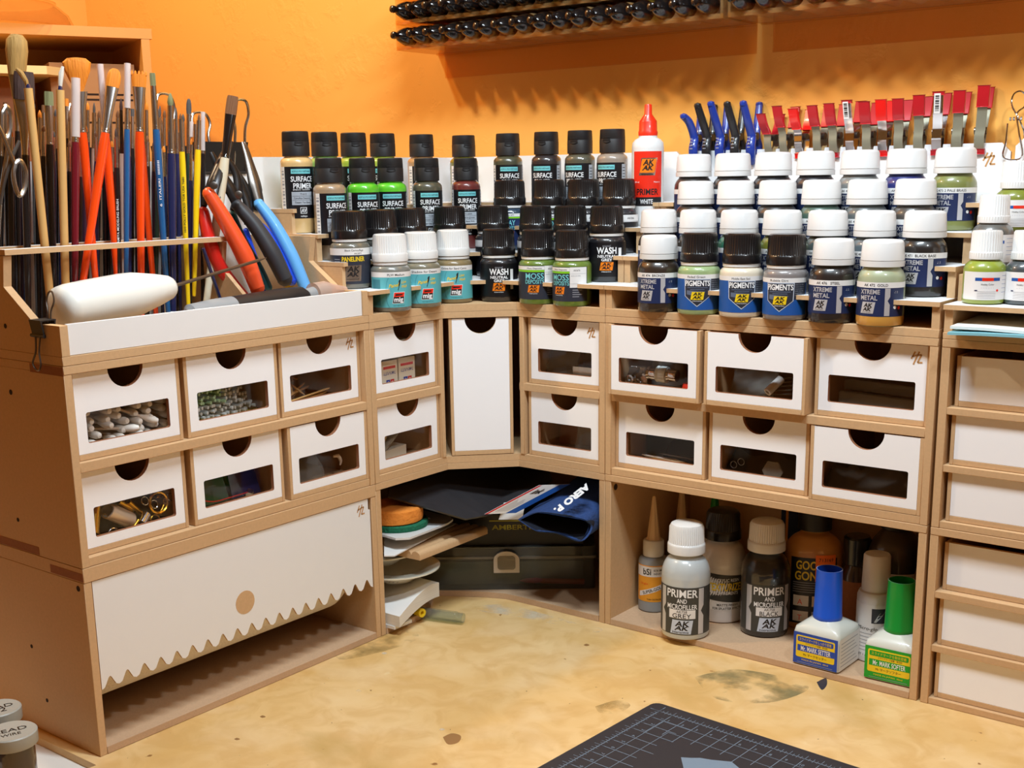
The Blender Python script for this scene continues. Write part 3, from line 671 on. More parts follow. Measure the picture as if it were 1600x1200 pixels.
def jar(x, y, z, kind, cap, col, label, group, turn=0):
    nm = 'pigment_jar' if kind == 'pigment' else ('wash_jar' if kind in ('wash', 'mig', 'panel') else 'paint_jar')
    t = thing(nm, label, 'jar', (x, y, z+.005), facing(x, y, turn), group); c = content(col)
    if kind == 'metal':
        inst('glass_body', 'ba'+c, lambda m: body_a(m, c), t); inst('cap', 'cs', cap_smooth, t)
    else:
        inst('glass_body', 'bb'+c, lambda m: body_b(m, c), t); cm = 'ribbed_white' if kind == 'mig' else 'black_plastic'
        inst('cap', 'cr'+cm, lambda m: cap_ribbed(m, cm), t); inst('tamper_ring', 'ring', ring, t)
    if 'GOLD' in cap: inst('settled_pigment', 'sed', lambda m: m.lathe([(1.56, .02), (1.735, .09), (1.80, .3), (1.812, .5), (1.812, .78)], content((206, 152, 70)), 36, cap=False), t)['label'] = 'band of settled gold pigment'
    inst('label', 'l'+kind+cap, lambda m: LAB[kind](m, cap), t)
    return t
DK = (34, 32, 32)
rows = {
 0: [('metal', 'AK 474  BRONZE', (46, 36, 28), 'BRONZE'), ('pigment', 'Faded Green', (150, 172, 120), 'pale green'), ('pigment', 'Middle East Soil', (222, 210, 188), 'sand'), ('pigment', 'Rubble Dirt', (128, 122, 120), 'grey'),
     ('metal', 'AK 476   STEEL', (34, 30, 30), 'STEEL'), ('metal', 'AK 472  GOLD', (164, 172, 140), 'GOLD')],
 1: [('metal', 'AK 470 COPPER', (60, 48, 40), 'first'), ('metal', 'AK 478  IRON', (52, 44, 38), ''), ('metal', 'AK 481 GREEN', (54, 110, 86), ''), ('metal', 'AK 479  BRASS', (112, 112, 40), ''), ('metal', 'AK 480 ALUMINIUM', (72, 82, 80), ''),
     ('metal', 'AK 483 PALE STEEL', (86, 98, 104), ''), ('metal', 'AK 471  BLACK BASE', (30, 28, 28), 'BLACK BASE')],
 2: [('metal', 'AK 473  M', (44, 40, 38), ''), ('metal', 'AK 482 DURAL', (60, 58, 60), ''), ('metal', 'AK 488 MATT', (52, 50, 50), ''), ('metal', 'AK 484 KNA', (66, 92, 80), ''), ('metal', 'AK 485 POLISHED', (90, 96, 96), ''), ('metal', 'AK 477 A', (70, 66, 62), '')],
 3: [('metal', 'AK 490 RUST', (50, 46, 44), ''), ('metal', 'AK 491 ARM', (44, 42, 44), ''), ('metal', 'AK 489 ME', (36, 36, 40), ''), ('metal', 'AK 487 BURNT', (42, 40, 46), ''), ('metal', 'AK 486 MATT AL', (120, 122, 120), ''), ('metal', 'AK 492 STAINLESS', (34, 42, 110), ''), ('metal', 'AK 475 2 PALE BRASS', (122, 128, 70), 'PALE BRASS')]}
RN = ['front', 'second', 'third', 'back']; ON = ['first', 'second', 'third', 'fourth', 'fifth', 'sixth', 'seventh']
for r, lst in rows.items():
    z = (H2+.66) if r == 0 else LV[r-1]
    for i, (k, cap, col, hint) in enumerate(lst):
        if k == 'pigment': lb = 'black-capped blue pigment jar of %s powder in the front row of the right rack' % hint; g = 'pigment jars with blue shield labels'
        else:
            lb = 'white-capped metal paint jar, %s from left in the %s row of the right rack' % (ON[i], RN[r]); g = 'white-capped metal paint jars'
            if hint and hint.isupper(): lb = 'white-capped metal paint jar labelled %s, %s row of the right rack' % (hint, RN[r])
        jar(XB[r][i], -ROWC[r]-(.12 if r == 0 else 0), z, k, cap, col, lb, g, {0: [-14, -4, 2, -14, -8, -10][i]}.get(r, -6+random.uniform(-10, 6)) if r == 0 else (-8 if hint else random.uniform(-14, 6)))
Z0 = H2+.66
for i, (k, cap, col, lb, tn) in enumerate([
    ('mig', 'PLW Medium', (120, 120, 112), 'white-capped teal wash jar labelled PLW Medium, far left of the corner rack front row', 16),
    ('mig', 'Shadow for Desert', (122, 116, 96), 'white-capped teal wash jar labelled Shadow for Desert, between the other two teal jars', 12),
    ('mig', 'Ochre for Sand Camo', (128, 112, 78), 'white-capped teal wash jar labelled Ochre for Sand, left of the black wash jar', 2),
    ('wash', 'A', (30, 30, 34), 'black enamel wash jar, NEUTRAL GREY, centre front of the corner rack', 0),
    ('moss', 'Moss Deposits', (96, 120, 44), 'green moss deposits jar, left one of the pair in the corner rack', -8),
    ('moss', 'Moss Deposits ', (100, 124, 44), 'green moss deposits jar, right one of the pair with a white sticker turned forward', -34)]):
    jar(*XC[0][i], Z0, k, cap, col, lb, 'jars in the front row of the corner rack', tn)
for i, (k, cap, col, lb, tn) in enumerate([
    ('panel', 'A', (104, 100, 88), 'black-capped paneliner jar with yellow lettering at the left end of the corner rack', 6),
    ('plain', 'AK2070', (60, 58, 54), 'black ribbed cap jar just right of the paneliner jar', 0), ('plain', 'AK2072', (60, 58, 54), 'black ribbed cap jar behind the middle teal wash jar', 0),
    ('decay', 'x', (50, 52, 54), 'black ribbed cap jar behind the teal Ochre jar', -30), ('plain', 'AK093', (40, 40, 44), 'black ribbed cap jar right behind the front NEUTRAL GREY jar', 0),
    ('plain', 'AK045', (40, 40, 44), 'black ribbed cap jar behind the left moss deposits jar', 0), ('plain', 'AK677', (40, 40, 44), 'black ribbed cap jar behind the right moss deposits jar', 0),
    ('wash', 'B', (30, 30, 34), 'black enamel wash jar at the right end of the corner rack second row', 0)]):
    jar(*XC[1][i], LV[0], k, cap, col, lb, 'jars in the second row of the corner rack', tn)
for i, (k, cap, col, lb, tn) in enumerate([
    ('decay', 'x', (40, 60, 80), 'decay deposits jar with blue-green lettering in the third row of the corner rack', -6), ('moss', 'Moss Deposits', (40, 40, 44), 'jar with a lime stripe in the third row, under the second surface primer from right', 10),
    ('plain', 'AK060', (40, 40, 44), 'black ribbed cap jar in the third row, below the middle of the back right primers', 0), ('plain', 'AK066', (44, 44, 48), 'black ribbed cap jar with a white strip, right end of the corner rack third row', 10)]):
    jar(*XC[2][5+i], LV[1], k, cap, col, lb, 'black-capped jars in the third row of the corner rack', tn)
# --- surface primers
RP = 1.5; FP = cyl(RP)
def primer_body(m, c): m.lathe([(0, .02), (1.3, 0), (1.44, .06), (1.5, .2), (1.5, 6.2), (1.47, 6.42), (1.34, 6.62), (1.18, 6.72), (1.12, 6.78), (1.12, 7.0)], c, 36, cap=False)
def flip_cap(m):
    m.lathe([(1.16, 6.88), (1.24, 6.9), (1.24, 8.1), (1.22, 8.14), (1.22, 8.18), (1.23, 8.2), (1.19, 9.0), (1.12, 9.08), (0, 9.1)], 'matte_black', ribs=30, ribd=.025, ribz=(6.95, 8.0))
    f = cyl(1.24); m.quad([(-.42, 7.95), (.42, 7.95), (.36, 8.28), (-.36, 8.28)], f, 'ink_black', 6, .02); m.tube([f(x, 7.93-.12*math.cos(x*3.4), .03) for x in (-.42, -.28, -.14, 0, .14, .28, .42)], .035, 'matte_black', 6); m.tube([f(x, 8.30, .03) for x in (-.4, -.2, 0, .2, .4)], .04, 'matte_black', 6)
def primer_label(m, code, nm):
    m.rect(-2.0, 1.35, 2.0, 5.95, FP, 'label_black', 24, .012); m.rect(-2.1, 1.35, -1.6, 5.95, FP, 'label_white', 4, .02); m.rect(1.7, 1.6, 2.2, 5.8, FP, 'label_grey', 4, .02)
    for i in range(14): m.rect(-2.02, 1.6+i*.3, -1.68, 1.6+i*.3+(.08 if i % 3 else .16), FP, 'ink_grey', 3, .026); m.rect(1.78, 1.8+i*.28, 2.1, 1.86+i*.28, FP, 'ink_black', 3, .026)
    m.rect(-.92, 5.32, .95, 5.74, FP, 'label_cyan', 10, .02); m.text('ACRYLIC-POLYURETHANE', .15, FP, 'ink_black', (.02, 5.53), w=1.7, h=.03, bold=0.007)
    m.text('SURFACE', .46, FP, 'ink_white', (.08, 4.86), w=2.1, bold=0.018, h=.025); m.text('PRIMER', .46, FP, 'ink_white', (.14, 4.25), w=1.8, bold=0.018, h=.025); m.text('IMPRIMACION - GRUNDIERUNG', .1, FP, 'ink_white', (0, 3.9), w=1.6, bold=0.007, h=.025)
    m.rect(-.95, 2.55, 1.0, 3.72, FP, 'label_grey', 10, .02); m.text(code, .16, FP, 'ink_black', (.1, 3.52), h=.03); m.text(nm[0], .16, FP, 'ink_black', (0, 3.16), w=1.5, h=.03); m.text(nm[1], .16, FP, 'ink_black', (.05, 2.78), w=1.4, h=.03)
    for z in (3.34, 2.98): m.rect(-.9, z-.01, .95, z+.01, FP, 'ink_black', 8, .028)
    for a in ((-.22, 1.78, -.22, 2.34), (.34, 1.78, .34, 2.34)): m.rect(a[0], a[1], a[0]+.04, a[3], FP, 'ink_white', 2, .025)
    m.rect(-.22, 1.78, .38, 1.82, FP, 'ink_white', 3, .025); m.rect(-.22, 2.30, .38, 2.34, FP, 'ink_white', 3, .025); m.text('AV', .34, FP, 'ink_white', (.08, 2.06), w=.46, bold=0.020, h=.03, shear=.1); m.text('vallejo', .16, FP, 'ink_white', (.08, 1.56), w=.62, bold=0.005, h=.03)
def primer(xy, z, col, code, nm, lb, tn=0):
    t = thing('primer_bottle', lb, 'bottle', (*xy, z+.005), facing(*xy, tn), 'black-capped surface primer bottles'); c = content(col)
    inst('bottle_body', 'pb'+c, lambda m: primer_body(m, c), t); inst('flip_cap', 'fc', flip_cap, t); inst('label', 'pl'+code, lambda m: primer_label(m, code, nm), t)
P4 = [((214, 178, 120), '73.613', ('Camuflaje Desierto', 'Desert Tan Base'), 'tan surface primer bottle at the far left of the corner rack back row', 14),
      ((120, 170, 90), '73.611', ('Verde', 'Green Base'), 'surface primer bottle second from left in the back row of the corner rack', 10), ((150, 170, 60), '73.608', ('Verde', 'US Olive'), 'surface primer bottle third from left in the back row of the corner rack', 10),
      ((160, 180, 70), '73.607', ('Verde', 'UK Bronze'), 'surface primer bottle fourth from left in the back row of the corner rack', 4), ((166, 130, 88), '73.614', ('Marron', 'IDF Sand'), 'tan-brown surface primer bottle fifth from left in the back row', 20),
      ((112, 110, 36), '73.609', ('Verde Oliva', 'Russian Green'), 'olive surface primer bottle in the inner corner of the back row', 20), ((74, 74, 56), '73.612', ('Gris Verde', 'NATO Green'), 'dark olive surface primer bottle standing alone right of the corner, back row', 4),
      ((50, 44, 44), '73.602', ('Negro', 'Black'), 'near-black surface primer bottle, third from right in the back row', -22), ((86, 82, 66), '73.610', ('Verde', 'Parched Grass'), 'brown-grey surface primer bottle, second from right in the back row', -30), ((150, 136, 122), '73.615', ('Gris', 'IJN Grey'), 'pale grey-brown surface primer bottle beside the red-capped primer', -28)]
for i, (col, code, nm, lb, tn) in enumerate(P4): primer(XC[3][i], LV[2], col, code, nm, lb, tn)
P3 = [((158, 134, 106), '73.606', ('German', 'Red Brown'), 'brown surface primer bottle at the left end of the third row, white sticker below', 24), ((88, 190, 40), '73.605', ('German', 'Green Brown'), 'bright green surface primer bottle, left one of the two greens', 16),
      ((92, 194, 42), '73.604', ('Verde', 'Green'), 'bright green surface primer bottle, right one of the two greens', 4), ((84, 82, 66), '73.603', ('Panzer Grey', 'Verde Base'), 'grey-olive surface primer bottle in the third row, right of the two greens', 10), ((108, 44, 40), '73.605R', ('Rojo', 'Red Base RAL'), 'dark red surface primer bottle in the third row at the inner corner', 4)]
for i, (col, code, nm, lb, tn) in enumerate(P3): primer(XC[2][i], LV[1], col, code, nm, lb, tn)
# white primer with the red cap
t = thing('primer_bottle', 'white primer bottle with a tall red nozzle cap and red label', 'bottle', (*XC[3][10], LV[2]+.005), facing(*XC[3][10], 0)); R2 = 1.52; F2 = cyl(R2)
b = MB(); b.lathe([(0, .02), (1.4, 0), (1.5, .12), (1.52, .3), (1.52, 7.2), (1.46, 7.7), (1.2, 8.0), (.9, 8.15), (.85, 8.5)], 'white_plastic', 36, cap=False); b.build('bottle_body', t)
mat('red_plastic', (240, 48, 22), 0.35, coat=.3)
b = MB(); b.lathe([(.84, 8.3), (.9, 8.35), (.92, 8.7), (.86, 8.8), (.84, 9.6), (.80, 9.7), (.36, 10.3), (.34, 11.1), (.28, 11.2), (0, 11.22)], 'red_plastic', 24); b.build('nozzle_cap', t)
b = MB(); b.rect(-1.5, 1.9, 1.5, 6.9, F2, 'label_red', 20, .015); b.rect(-1.5, 1.9, 1.5, 2.7, F2, 'ink_black', 20, .025); b.text('WHITE', .42, F2, 'ink_white', (-.1, 2.3), w=1.2, bold=0.010, h=.035); b.text('PRIMER', .55, F2, 'ink_black', (0, 3.2), w=2.1, bold=0.020, h=.03)
b.quad([(-.85, 4.7), (.7, 4.7), (.95, 6.3), (-.6, 6.3)], F2, 'foil', 8, .022); b.quad([(-.76, 4.95), (.64, 4.95), (.86, 6.2), (-.52, 6.2)], F2, 'label_orange', 8, .03); b.text('AK', .5, F2, 'ink_black', (.05, 5.9), w=1.0, bold=0.030, h=.04, shear=.2); b.text('AK', .42, F2, 'ink_black', (-.02, 5.4), w=1.0, bold=0.040, h=.04, shear=.3); b.text('interactive', .16, F2, 'ink_black', (-.03, 4.82), w=1.1, bold=0.010, h=.04)
b.text('50 ml', .16, F2, 'ink_white', (-1.05, 4.1), h=.03); b.text('Made in', .14, F2, 'ink_white', (.9, 4.1), h=.03); b.build('label', t)
# small ribbed-cap jars on the right-hand rack
def small_jar(x, y, z, col, lb, tn=0, txt=True, lid='ribbed_white'):
    t = thing('paint_jar', lb, 'jar', (x, y, z+.01), facing(x, y, tn), 'small paint jars with ribbed white caps'); c = content(col); r = 1.52; f = cyl(r)
    inst('glass_body', 'sj'+c, lambda m: m.lathe([(0, .02), (1.3, 0), (1.46, .08), (1.52, .25), (1.52, 2.55), (1.4, 2.85), (1.15, 3.1), (1.02, 3.2), (1.0, 3.4)], c, 32, cap=False), t)
    inst('cap', 'sjc', lambda m: m.lathe([(1.1, 3.25), (1.18, 3.28), (1.18, 3.75), (1.15, 3.8), (1.12, 3.85), (1.08, 5.2), (1.0, 5.34), (0, 5.38)], 'ribbed_white', ribs=36, ribd=.035, ribz=(3.8, 5.25)), t)
    def lb_(m):
        m.rect(-2.0, .35, 2.0, 2.4, f, 'label_white', 20, .015); m.rect(-.9, 1.75, .9, 1.98, f, 'label_blue', 8, .025); m.rect(-.4, 1.75, .4, 1.98, f, 'label_red', 4, .03); m.text('Hobby Color', .12, f, 'ink_black', (0, 1.5), h=.03)
        m.text('- - - - - -', .1, f, 'ink_grey', (0, 1.26), w=.9, h=.03); m.prism(circle(.72, 1.05, .1, 5), .02, .03, f, 'label_red'); m.rect(-.9, 1.0, -.7, 1.08, f, 'label_navy', 2, .03)
        for i in range(5): m.rect(-.7, .95-i*.12, .6, .97-i*.12, f, 'ink_grey', 6, .025); m.rect(1.1, 2.1-i*.3, 1.8, 2.12-i*.3, f, 'label_blue', 4, .025)
    inst('label', 'sjl', lb_, t)
small_jar(62.35, -12.9, 31.83, (142, 158, 56), 'small jar of lime green paint, nearest on the right-hand rack', 10)
small_jar(60.9+.75, -9.3, 31.83+2.5, (96, 96, 92), 'small jar of grey paint with its cap above the lime green jar', 0)
small_jar(65.1, -12.0, 31.83, (62, 70, 74), 'small jar of dark grey paint cut by the right picture edge', -6)
small_jar(62.0, -5.4, 36.82, (124, 134, 48), 'small jar of olive paint highest on the right-hand rack', 12)
small_jar(64.9, -6.9, 34.35, (140, 84, 40), 'small jar of brown paint at the right edge, behind the others', 0)

# ================================================================== brush rack on the left unit
t = unit('brush_rack', 'fibreboard tool rack with a white front lip, on top of the left drawer unit', 'tool rack', 'A', H2)
slab(t, 'base_panel', 0.02, 29.98, 0.01, 0.66)
prof = [(0.0, .67), (15.0, .67), (15.0, 7.4), (6.2, 7.4), (6.6, 5.2), (3.1, 2.8), (0.0, 2.8)]
for x in (0.03, 19.55, 29.34):
    if x == 19.55: prof = [(.46, .67)]+prof[1:5]+[(3.1, 2.3), (.46, 2.3)]
    if x == 29.34: prof = [(0.0, .67), (15.0, .67), (15.0, 7.4), (6.2, 7.4), (6.6, 5.2), (3.1, 2.8), (0.0, 2.8)]
    b = MB(); b.prism([(p[0], p[1]) for p in prof], 0, T if x != 19.55 else .4, lambda a, c, h=0, x=x: Vector((x+h, a, c)), 'mdf'); b.build('side_panel' if x != 19.55 else 'divider', t, .02)
b = MB(); b.box(T+.05, 0.12, .69, 29.32, .42, 2.86, 'white_board'); b.build('front_lip', t, .02)
MB().box(T+.05, 2.7, .69, 19.5, 3.0, 2.3, 'mdf').build('inner_lip', t, .02)
b = MB()
for d0, d1 in ((6.0, 6.75), (9.7, 10.2), (13.9, 14.6)): b.box(0.05, d0, 7.44, 20.0, d1, 7.82, 'mdf'); b.box(0.06, d0+.01, 7.82, 19.99, d1, 7.84, 'white_board')
for x in (0.05, 19.4): b.box(x, 6.75, 7.44, x+.6, 13.9, 7.82, 'mdf')
b.build('brush_holder', t)
backboard(0.05, 29.95, 0.67, 43.3-H2, lambda a, c, h=0: Vector((a, D-.03-h, c)), (), (.6, .6), par=t)
endm = MB(); endm.prism(circle(6.9, 2.4, .18, 14), 0, .02, lambda a, c, h=0: Vector((0.03-h, a, c)), 'hole_dark'); endm.build('peg_hole', t)

def bristle(name, a): return mat(name, a, 0.7, noise=.35, nscale=500, stretch=(1, 1, .04), bump=.5, bscale=700)
bristle('hair_tan', (178, 138, 74)); bristle('hair_dark', (70, 48, 42)); bristle('hair_orange', (252, 136, 30)); bristle('hair_green', (130, 132, 90)); bristle('hair_brown', (120, 76, 40)); bristle('hair_grey', (84, 78, 74))
mat('lacquer_orange', (252, 76, 14), 0.25, coat=.6); mat('lacquer_blue', (28, 92, 146), 0.25, coat=.6); mat('lacquer_navy', (30, 38, 80), 0.25, coat=.6); mat('lacquer_yellow', (246, 208, 24), 0.3, coat=.5)
mat('lacquer_black', (24, 22, 24), 0.25, coat=.6); mat('lacquer_red', (112, 16, 34), 0.25, coat=.6); mat('lacquer_white', (226, 222, 212), 0.3, coat=.4); mat('lacquer_green', (52, 76, 62), .3, coat=.5)
mat('lacquer_plum', (66, 40, 56), .3, coat=.5); mat('lacquer_cream', (214, 204, 178), .4, coat=.2); mat('raw_wood', (218, 172, 104), .6, noise=.12, nscale=60, stretch=(1, 1, .1)); mat('black_ferrule', (20, 18, 20), .15, coat=1)
clear('tube_clear', (245, 238, 232), haze=.62, hazecol=(238, 226, 222))
PXC = 18.8
def orient(o, P, d):
    """put o's origin at P, its local z along d and its local -y towards the viewer"""
    z = d.normalized(); v = (CAMPOS-P); y = -(v-z*v.dot(z)).normalized(); x = y.cross(z)
    m = Matrix((x, y, z)).transposed().to_4x4(); m.translation = P*S; o.matrix_world = m
def brush(tip, bris, fer, bot, hw, kind, col, hair, lb, X=6.6, bw=8, fmat='steel', end=None, tube=None, text=None, group=None, flat=True, tw=0):
    """tip, bot: photo points of the two ends; bris, fer: rows where hair and ferrule end"""
    (u0, v0), (u1, v1) = tip, bot
    P0 = at(u0, v0, 0, X); P1 = at(u1, v1, 0, X)
    if P1.z < 30.2 or v1 >= 470: k = (30.15-P0.z)/(P1.z-P0.z); P1 = P0+(P1-P0)*k
    d = (P0-P1); L = d.length
    def tpos(v): return L+(at(u0+(u1-u0)*(v-v0)/(v1-v0), v, 0, X)-P0).dot(d.normalized())
    zb, zf = tpos(bris), tpos(fer); r = hw/2/PXC*1.02; R = bw/2/PXC*1.04
    o = thing('paintbrush', lb, 'paintbrush', (0, 0, 0), 0, group); orient(o, P1, d.normalized())
    h = MB(); e = [(r*.45, 0), (r*.62, .08), (r*.7, L*.1), (r, zf-3.2), (r*1.02, zf-1.0), (r*.88, zf)]
    if kind == 'stick': e = [(r*.9, 0), (r, .1), (r, zf)]
    h.lathe(e, col, 14)
    if end: h.lathe([(r*.72, -.02), (r*.8, .04), (r*.86, 1.05), (r*.8, 1.08)], end, 14)
    if text:
        f = cyl(r); h.text(text, .16, lambda a, b, g=0: f(b, a, .012) if False else Vector((math.sin(-b/r)*(r+.012), -math.cos(-b/r)*(r+.012), a)), text and ('ink_white' if col != 'lacquer_yellow' and col != 'lacquer_cream' else 'ink_black'), (zf-4.2 if zf > 6 else zf/2, 0), w=min(4.4, len(text)*.17), bold=.01)
    h.build('handle', o)
    if kind != 'stick':
        f = MB(); LF = zb-zf; wf = R/(r*.8)
        def sxf(z, a=zf, l=LF, wf=wf):
            q = max(0, min(1, (z-a)/l)); k = 0 if q < .35 else (q-.35)/.65
            return (1+(wf-1)*k, 1-.55*k) if kind in ('flat', 'comb', 'fan', 'filbert', 'mop') else (1-.15*q, 1-.15*q)
        pr = [(r*.86, zf-.05), (r*.9, zf+.08), (r*.84, zf+.13), (r*.9, zf+.2), (r*.84, zf+.27), (r*.84, zf+.4), (r*.82, zf+LF*.5), (r*.8, zb)]
        f.lathe(pr, fmat, 20, sxf=sxf); f.build('ferrule', o)
        g = MB(); LB = max(L-zb, .15)
        if kind in ('flat', 'comb', 'filbert', 'fan', 'mop'):
            pr = {'flat': [(1, 0), (1.02, .3), (1.0, .8), (.9, 1)], 'comb': [(1, 0), (1.12, .4), (1.14, .8)], 'filbert': [(1, 0), (1.12, .3), (1.05, .65), (.78, .87), (.4, .98), (0, 1)], 'fan': [(.5, 0), (1.0, .3), (1.5, .6), (1.7, .85), (1.1, .98), (.3, 1)],
                  'mop': [(1, 0), (1.15, .3), (1.3, .6), (1.2, .85), (.7, .98), (0, 1)]}[kind]
            th = .3 if kind != 'mop' else .75
            g.lathe([(R*a, zb+LB*b) for a, b in pr], hair, 20, sx=1, sy=th)
            if kind == 'comb':
                for i in range(5): x = -R*1.05+R*2.1*i/4; g.lathe([(R*.2, 0), (R*.16, LB*.2), (0, LB*.3)], hair, 8, c=(x, 0, zb+LB*.74))
        else: g.lathe([(R*.8, zb), (R, zb+LB*.25), (R*.8, zb+LB*.6), (R*.3, zb+LB*.93), (0, L)], hair, 12)
        g.build('bristles', o)
    if tube:
        za, zc = tpos(tube[1]), tpos(tube[0]); rt_ = tube[2]/2/PXC; b = MB(); b.lathe([(rt_, za), (rt_, zc), (rt_*.88, zc), (rt_*.88, za), (rt_, za)], 'tube_clear', 14, cap=False); b.build('tip_cover', o)
    return o
G = 'brushes and tools standing in the left rack'
brush((26, 53), 118, 205, (30, 470), 8, 'mop', 'lacquer_black', 'hair_tan', 'tall mop brush with pale tan bristles rising above all others at far left', X=4.2, bw=22, group=G)
brush((37, 112), 156, 242, (44, 470), 11, 'flat', 'lacquer_black', 'hair_dark', 'broad flat brush with dark brown bristles and long silver ferrule at far left', X=6.4, bw=26, group=G)
def stick(tip, bot, lb, X=7.6):
    o = brush(tip, tip[1]+1, tip[1]+1, bot, 11, 'stick', 'raw_wood', 'hair_tan', lb, X=X, group=G); o['category'] = 'stick'; o.name = 'wooden_stick'
    P1 = None; return o
s1 = stick((44, 137), (79, 470), 'leaning pale wooden stick with a bent pale tip, left of the fan brush'); s2 = stick((94, 140), (103, 465), 'upright pale wooden stick with a white tip, beside the fan brush')
for s_, pts, mt in ((s1, [(0, 0, -.1), (-.1, 0, .5), (-.35, 0, 1.0), (-.65, 0, 1.35)], 'hair_tan'), (s2, [(0, 0, -.1), (.02, 0, .5), (.1, 0, 1.2), (.22, 0, 1.7)], 'lacquer_white')):
    zt = max(v.co.z for c in s_.children for v in c.data.vertices)/S
    b = MB(); b.tube([(p[0], p[1], p[2]+zt) for p in pts], [.1, .16, .2, .1], mt, 8); b.lathe([(.2, zt-.02), (.14, zt+.3), (0, zt+.32)], 'lacquer_navy', 10); b.build('tip', s_)
brush((119, 90), 143, 207, (152, 470), 12, 'fan', 'lacquer_orange', 'hair_orange', 'orange-handled fan brush with wide spread orange bristles', X=6.2, bw=22, group=G)
brush((118, 165), 178, 222, (117, 470), 11, 'flat', 'lacquer_red', 'hair_orange', 'dark red brush with a long milky plastic tube over its tip', X=7.4, bw=9, tube=(122, 214, 12.5), group=G)
brush((180, 107), 136, 208, (125, 470), 13, 'filbert', 'lacquer_orange', 'hair_orange', 'orange-handled filbert brush leaning across another orange handle', X=7.6, bw=17, group=G)
brush((160, 148), 172, 215, (186, 470), 12, 'flat', 'lacquer_orange', 'hair_orange', 'orange-handled brush with a milky tube, crossed behind the filbert brush', X=6.4, bw=8, tube=(100, 195, 9.5), group=G)
brush((199, 112), 165, 202, (197, 470), 9, 'round', 'lacquer_blue', 'hair_orange', 'blue-handled brush in a clear tube between orange handles', X=7.2, bw=8, tube=(99, 169, 9.5), group=G)
brush((217, 111), 136, 206, (221, 470), 13, 'comb', 'lacquer_orange', 'hair_orange', 'orange-handled comb brush with notched orange bristles', X=7.4, bw=18, group=G)
brush((214, 150), 172, 214, (242, 470), 11, 'flat', 'lacquer_orange', 'hair_orange', 'orange-handled brush slanting right, half hidden behind the comb brush', X=5.6, bw=9, group=G)
brush((238, 114), 134, 202, (262, 475), 11, 'flat', 'lacquer_blue', 'hair_green', 'blue-handled flat brush with a size 6 and white print', X=7.4, bw=8, text='6  ITALERI  IIIIIIIII', group=G)
brush((266, 145), 165, 240, (271, 482), 13, 'round', 'lacquer_navy', 'hair_green', 'thick navy brush with a white end cap and olive pointed hair', X=7.5, bw=9, end='lacquer_white', group=G)
brush((282, 177), 186, 237, (294, 470), 9, 'round', 'lacquer_yellow', 'hair_brown', 'yellow-handled fine brush printed with black letters', X=7.6, bw=4, text='10/0 POLLY GOLD TOR USA 7680', group=G)
brush((311, 178), 188, 234, (303, 463), 9.5, 'round', 'lacquer_yellow', 'hair_brown', 'plain yellow-handled fine brush, right of the printed yellow one', X=7.6, bw=4, group=G)
brush((364, 150), 179, 247, (322, 476), 15, 'flat', 'lacquer_cream', 'hair_brown', 'cream-handled flat brush with a glossy black ferrule, leaning right', X=7.9, bw=17, fmat='black_ferrule', text='Rosemary  6', group=G)
brush((295, 154), 178, 240, (297, 470), 9, 'filbert', 'lacquer_green', 'hair_grey', 'grey-haired filbert brush with a long pale ferrule behind the yellow brushes', X=4.6, bw=7, group=G)
brush((299, 215), 226, 282, (296, 470), 7, 'round', 'lacquer_navy', 'hair_orange', 'short navy brush with a chrome ferrule between the two yellow brushes', X=6.6, bw=4, tube=(190, 214, 6), group=G)
brush((317, 186), 200, 240, (317, 470), 8, 'round', 'lacquer_black', 'hair_grey', 'black-handled brush in a clear tube right of the plain yellow brush', X=6.0, bw=5, tube=(175, 236, 7), group=G)
brush((76, 143), 165, 226, (84, 470), 12, 'flat', 'lacquer_black', 'hair_green', 'black-handled flat brush with green-grey hair between the two wooden sticks', X=5.4, bw=12, group=G)
brush((189, 153), 172, 240, (194, 470), 7, 'round', 'lacquer_white', 'hair_dark', 'white-handled brush with a long black cone tip left of the blue tube brush', X=4.6, bw=5, fmat='black_ferrule', group=G)
brush((147, 160), 176, 232, (149, 470), 9, 'round', 'lacquer_white', 'hair_grey', 'white-handled fine brush behind the fan brush handle', X=4.0, bw=4, group=G)
brush((181, 200), 214, 262, (187, 470), 8, 'round', 'lacquer_black', 'hair_dark', 'black modelling brush printed with white capitals left of the blue handle', X=6.6, bw=4, text='TAMIYA MODELING BRUSH', group=G)
brush((250, 165), 182, 238, (243, 470), 8, 'round', 'lacquer_green', 'hair_grey', 'dark green brush handle between the blue printed and comb brushes', X=4.6, bw=4, group=G)
brush((247, 170), 184, 232, (259, 470), 8, 'round', 'lacquer_cream', 'hair_grey', 'cream brush handle with gold script behind the blue printed brush', X=5.4, bw=4, group=G)
brush((275, 168), 186, 240, (282, 470), 7, 'round', 'lacquer_navy', 'hair_grey', 'thin navy brush just right of the thick navy brush', X=5.2, bw=4, group=G)
b_ = brush((316, 384), 386, 388, (345, 470), 5.5, 'stick', 'lacquer_navy', 'hair_grey', 'thin short navy brush handle with a white end, leaning low at the right', X=9.6, end='lacquer_white', group=G)
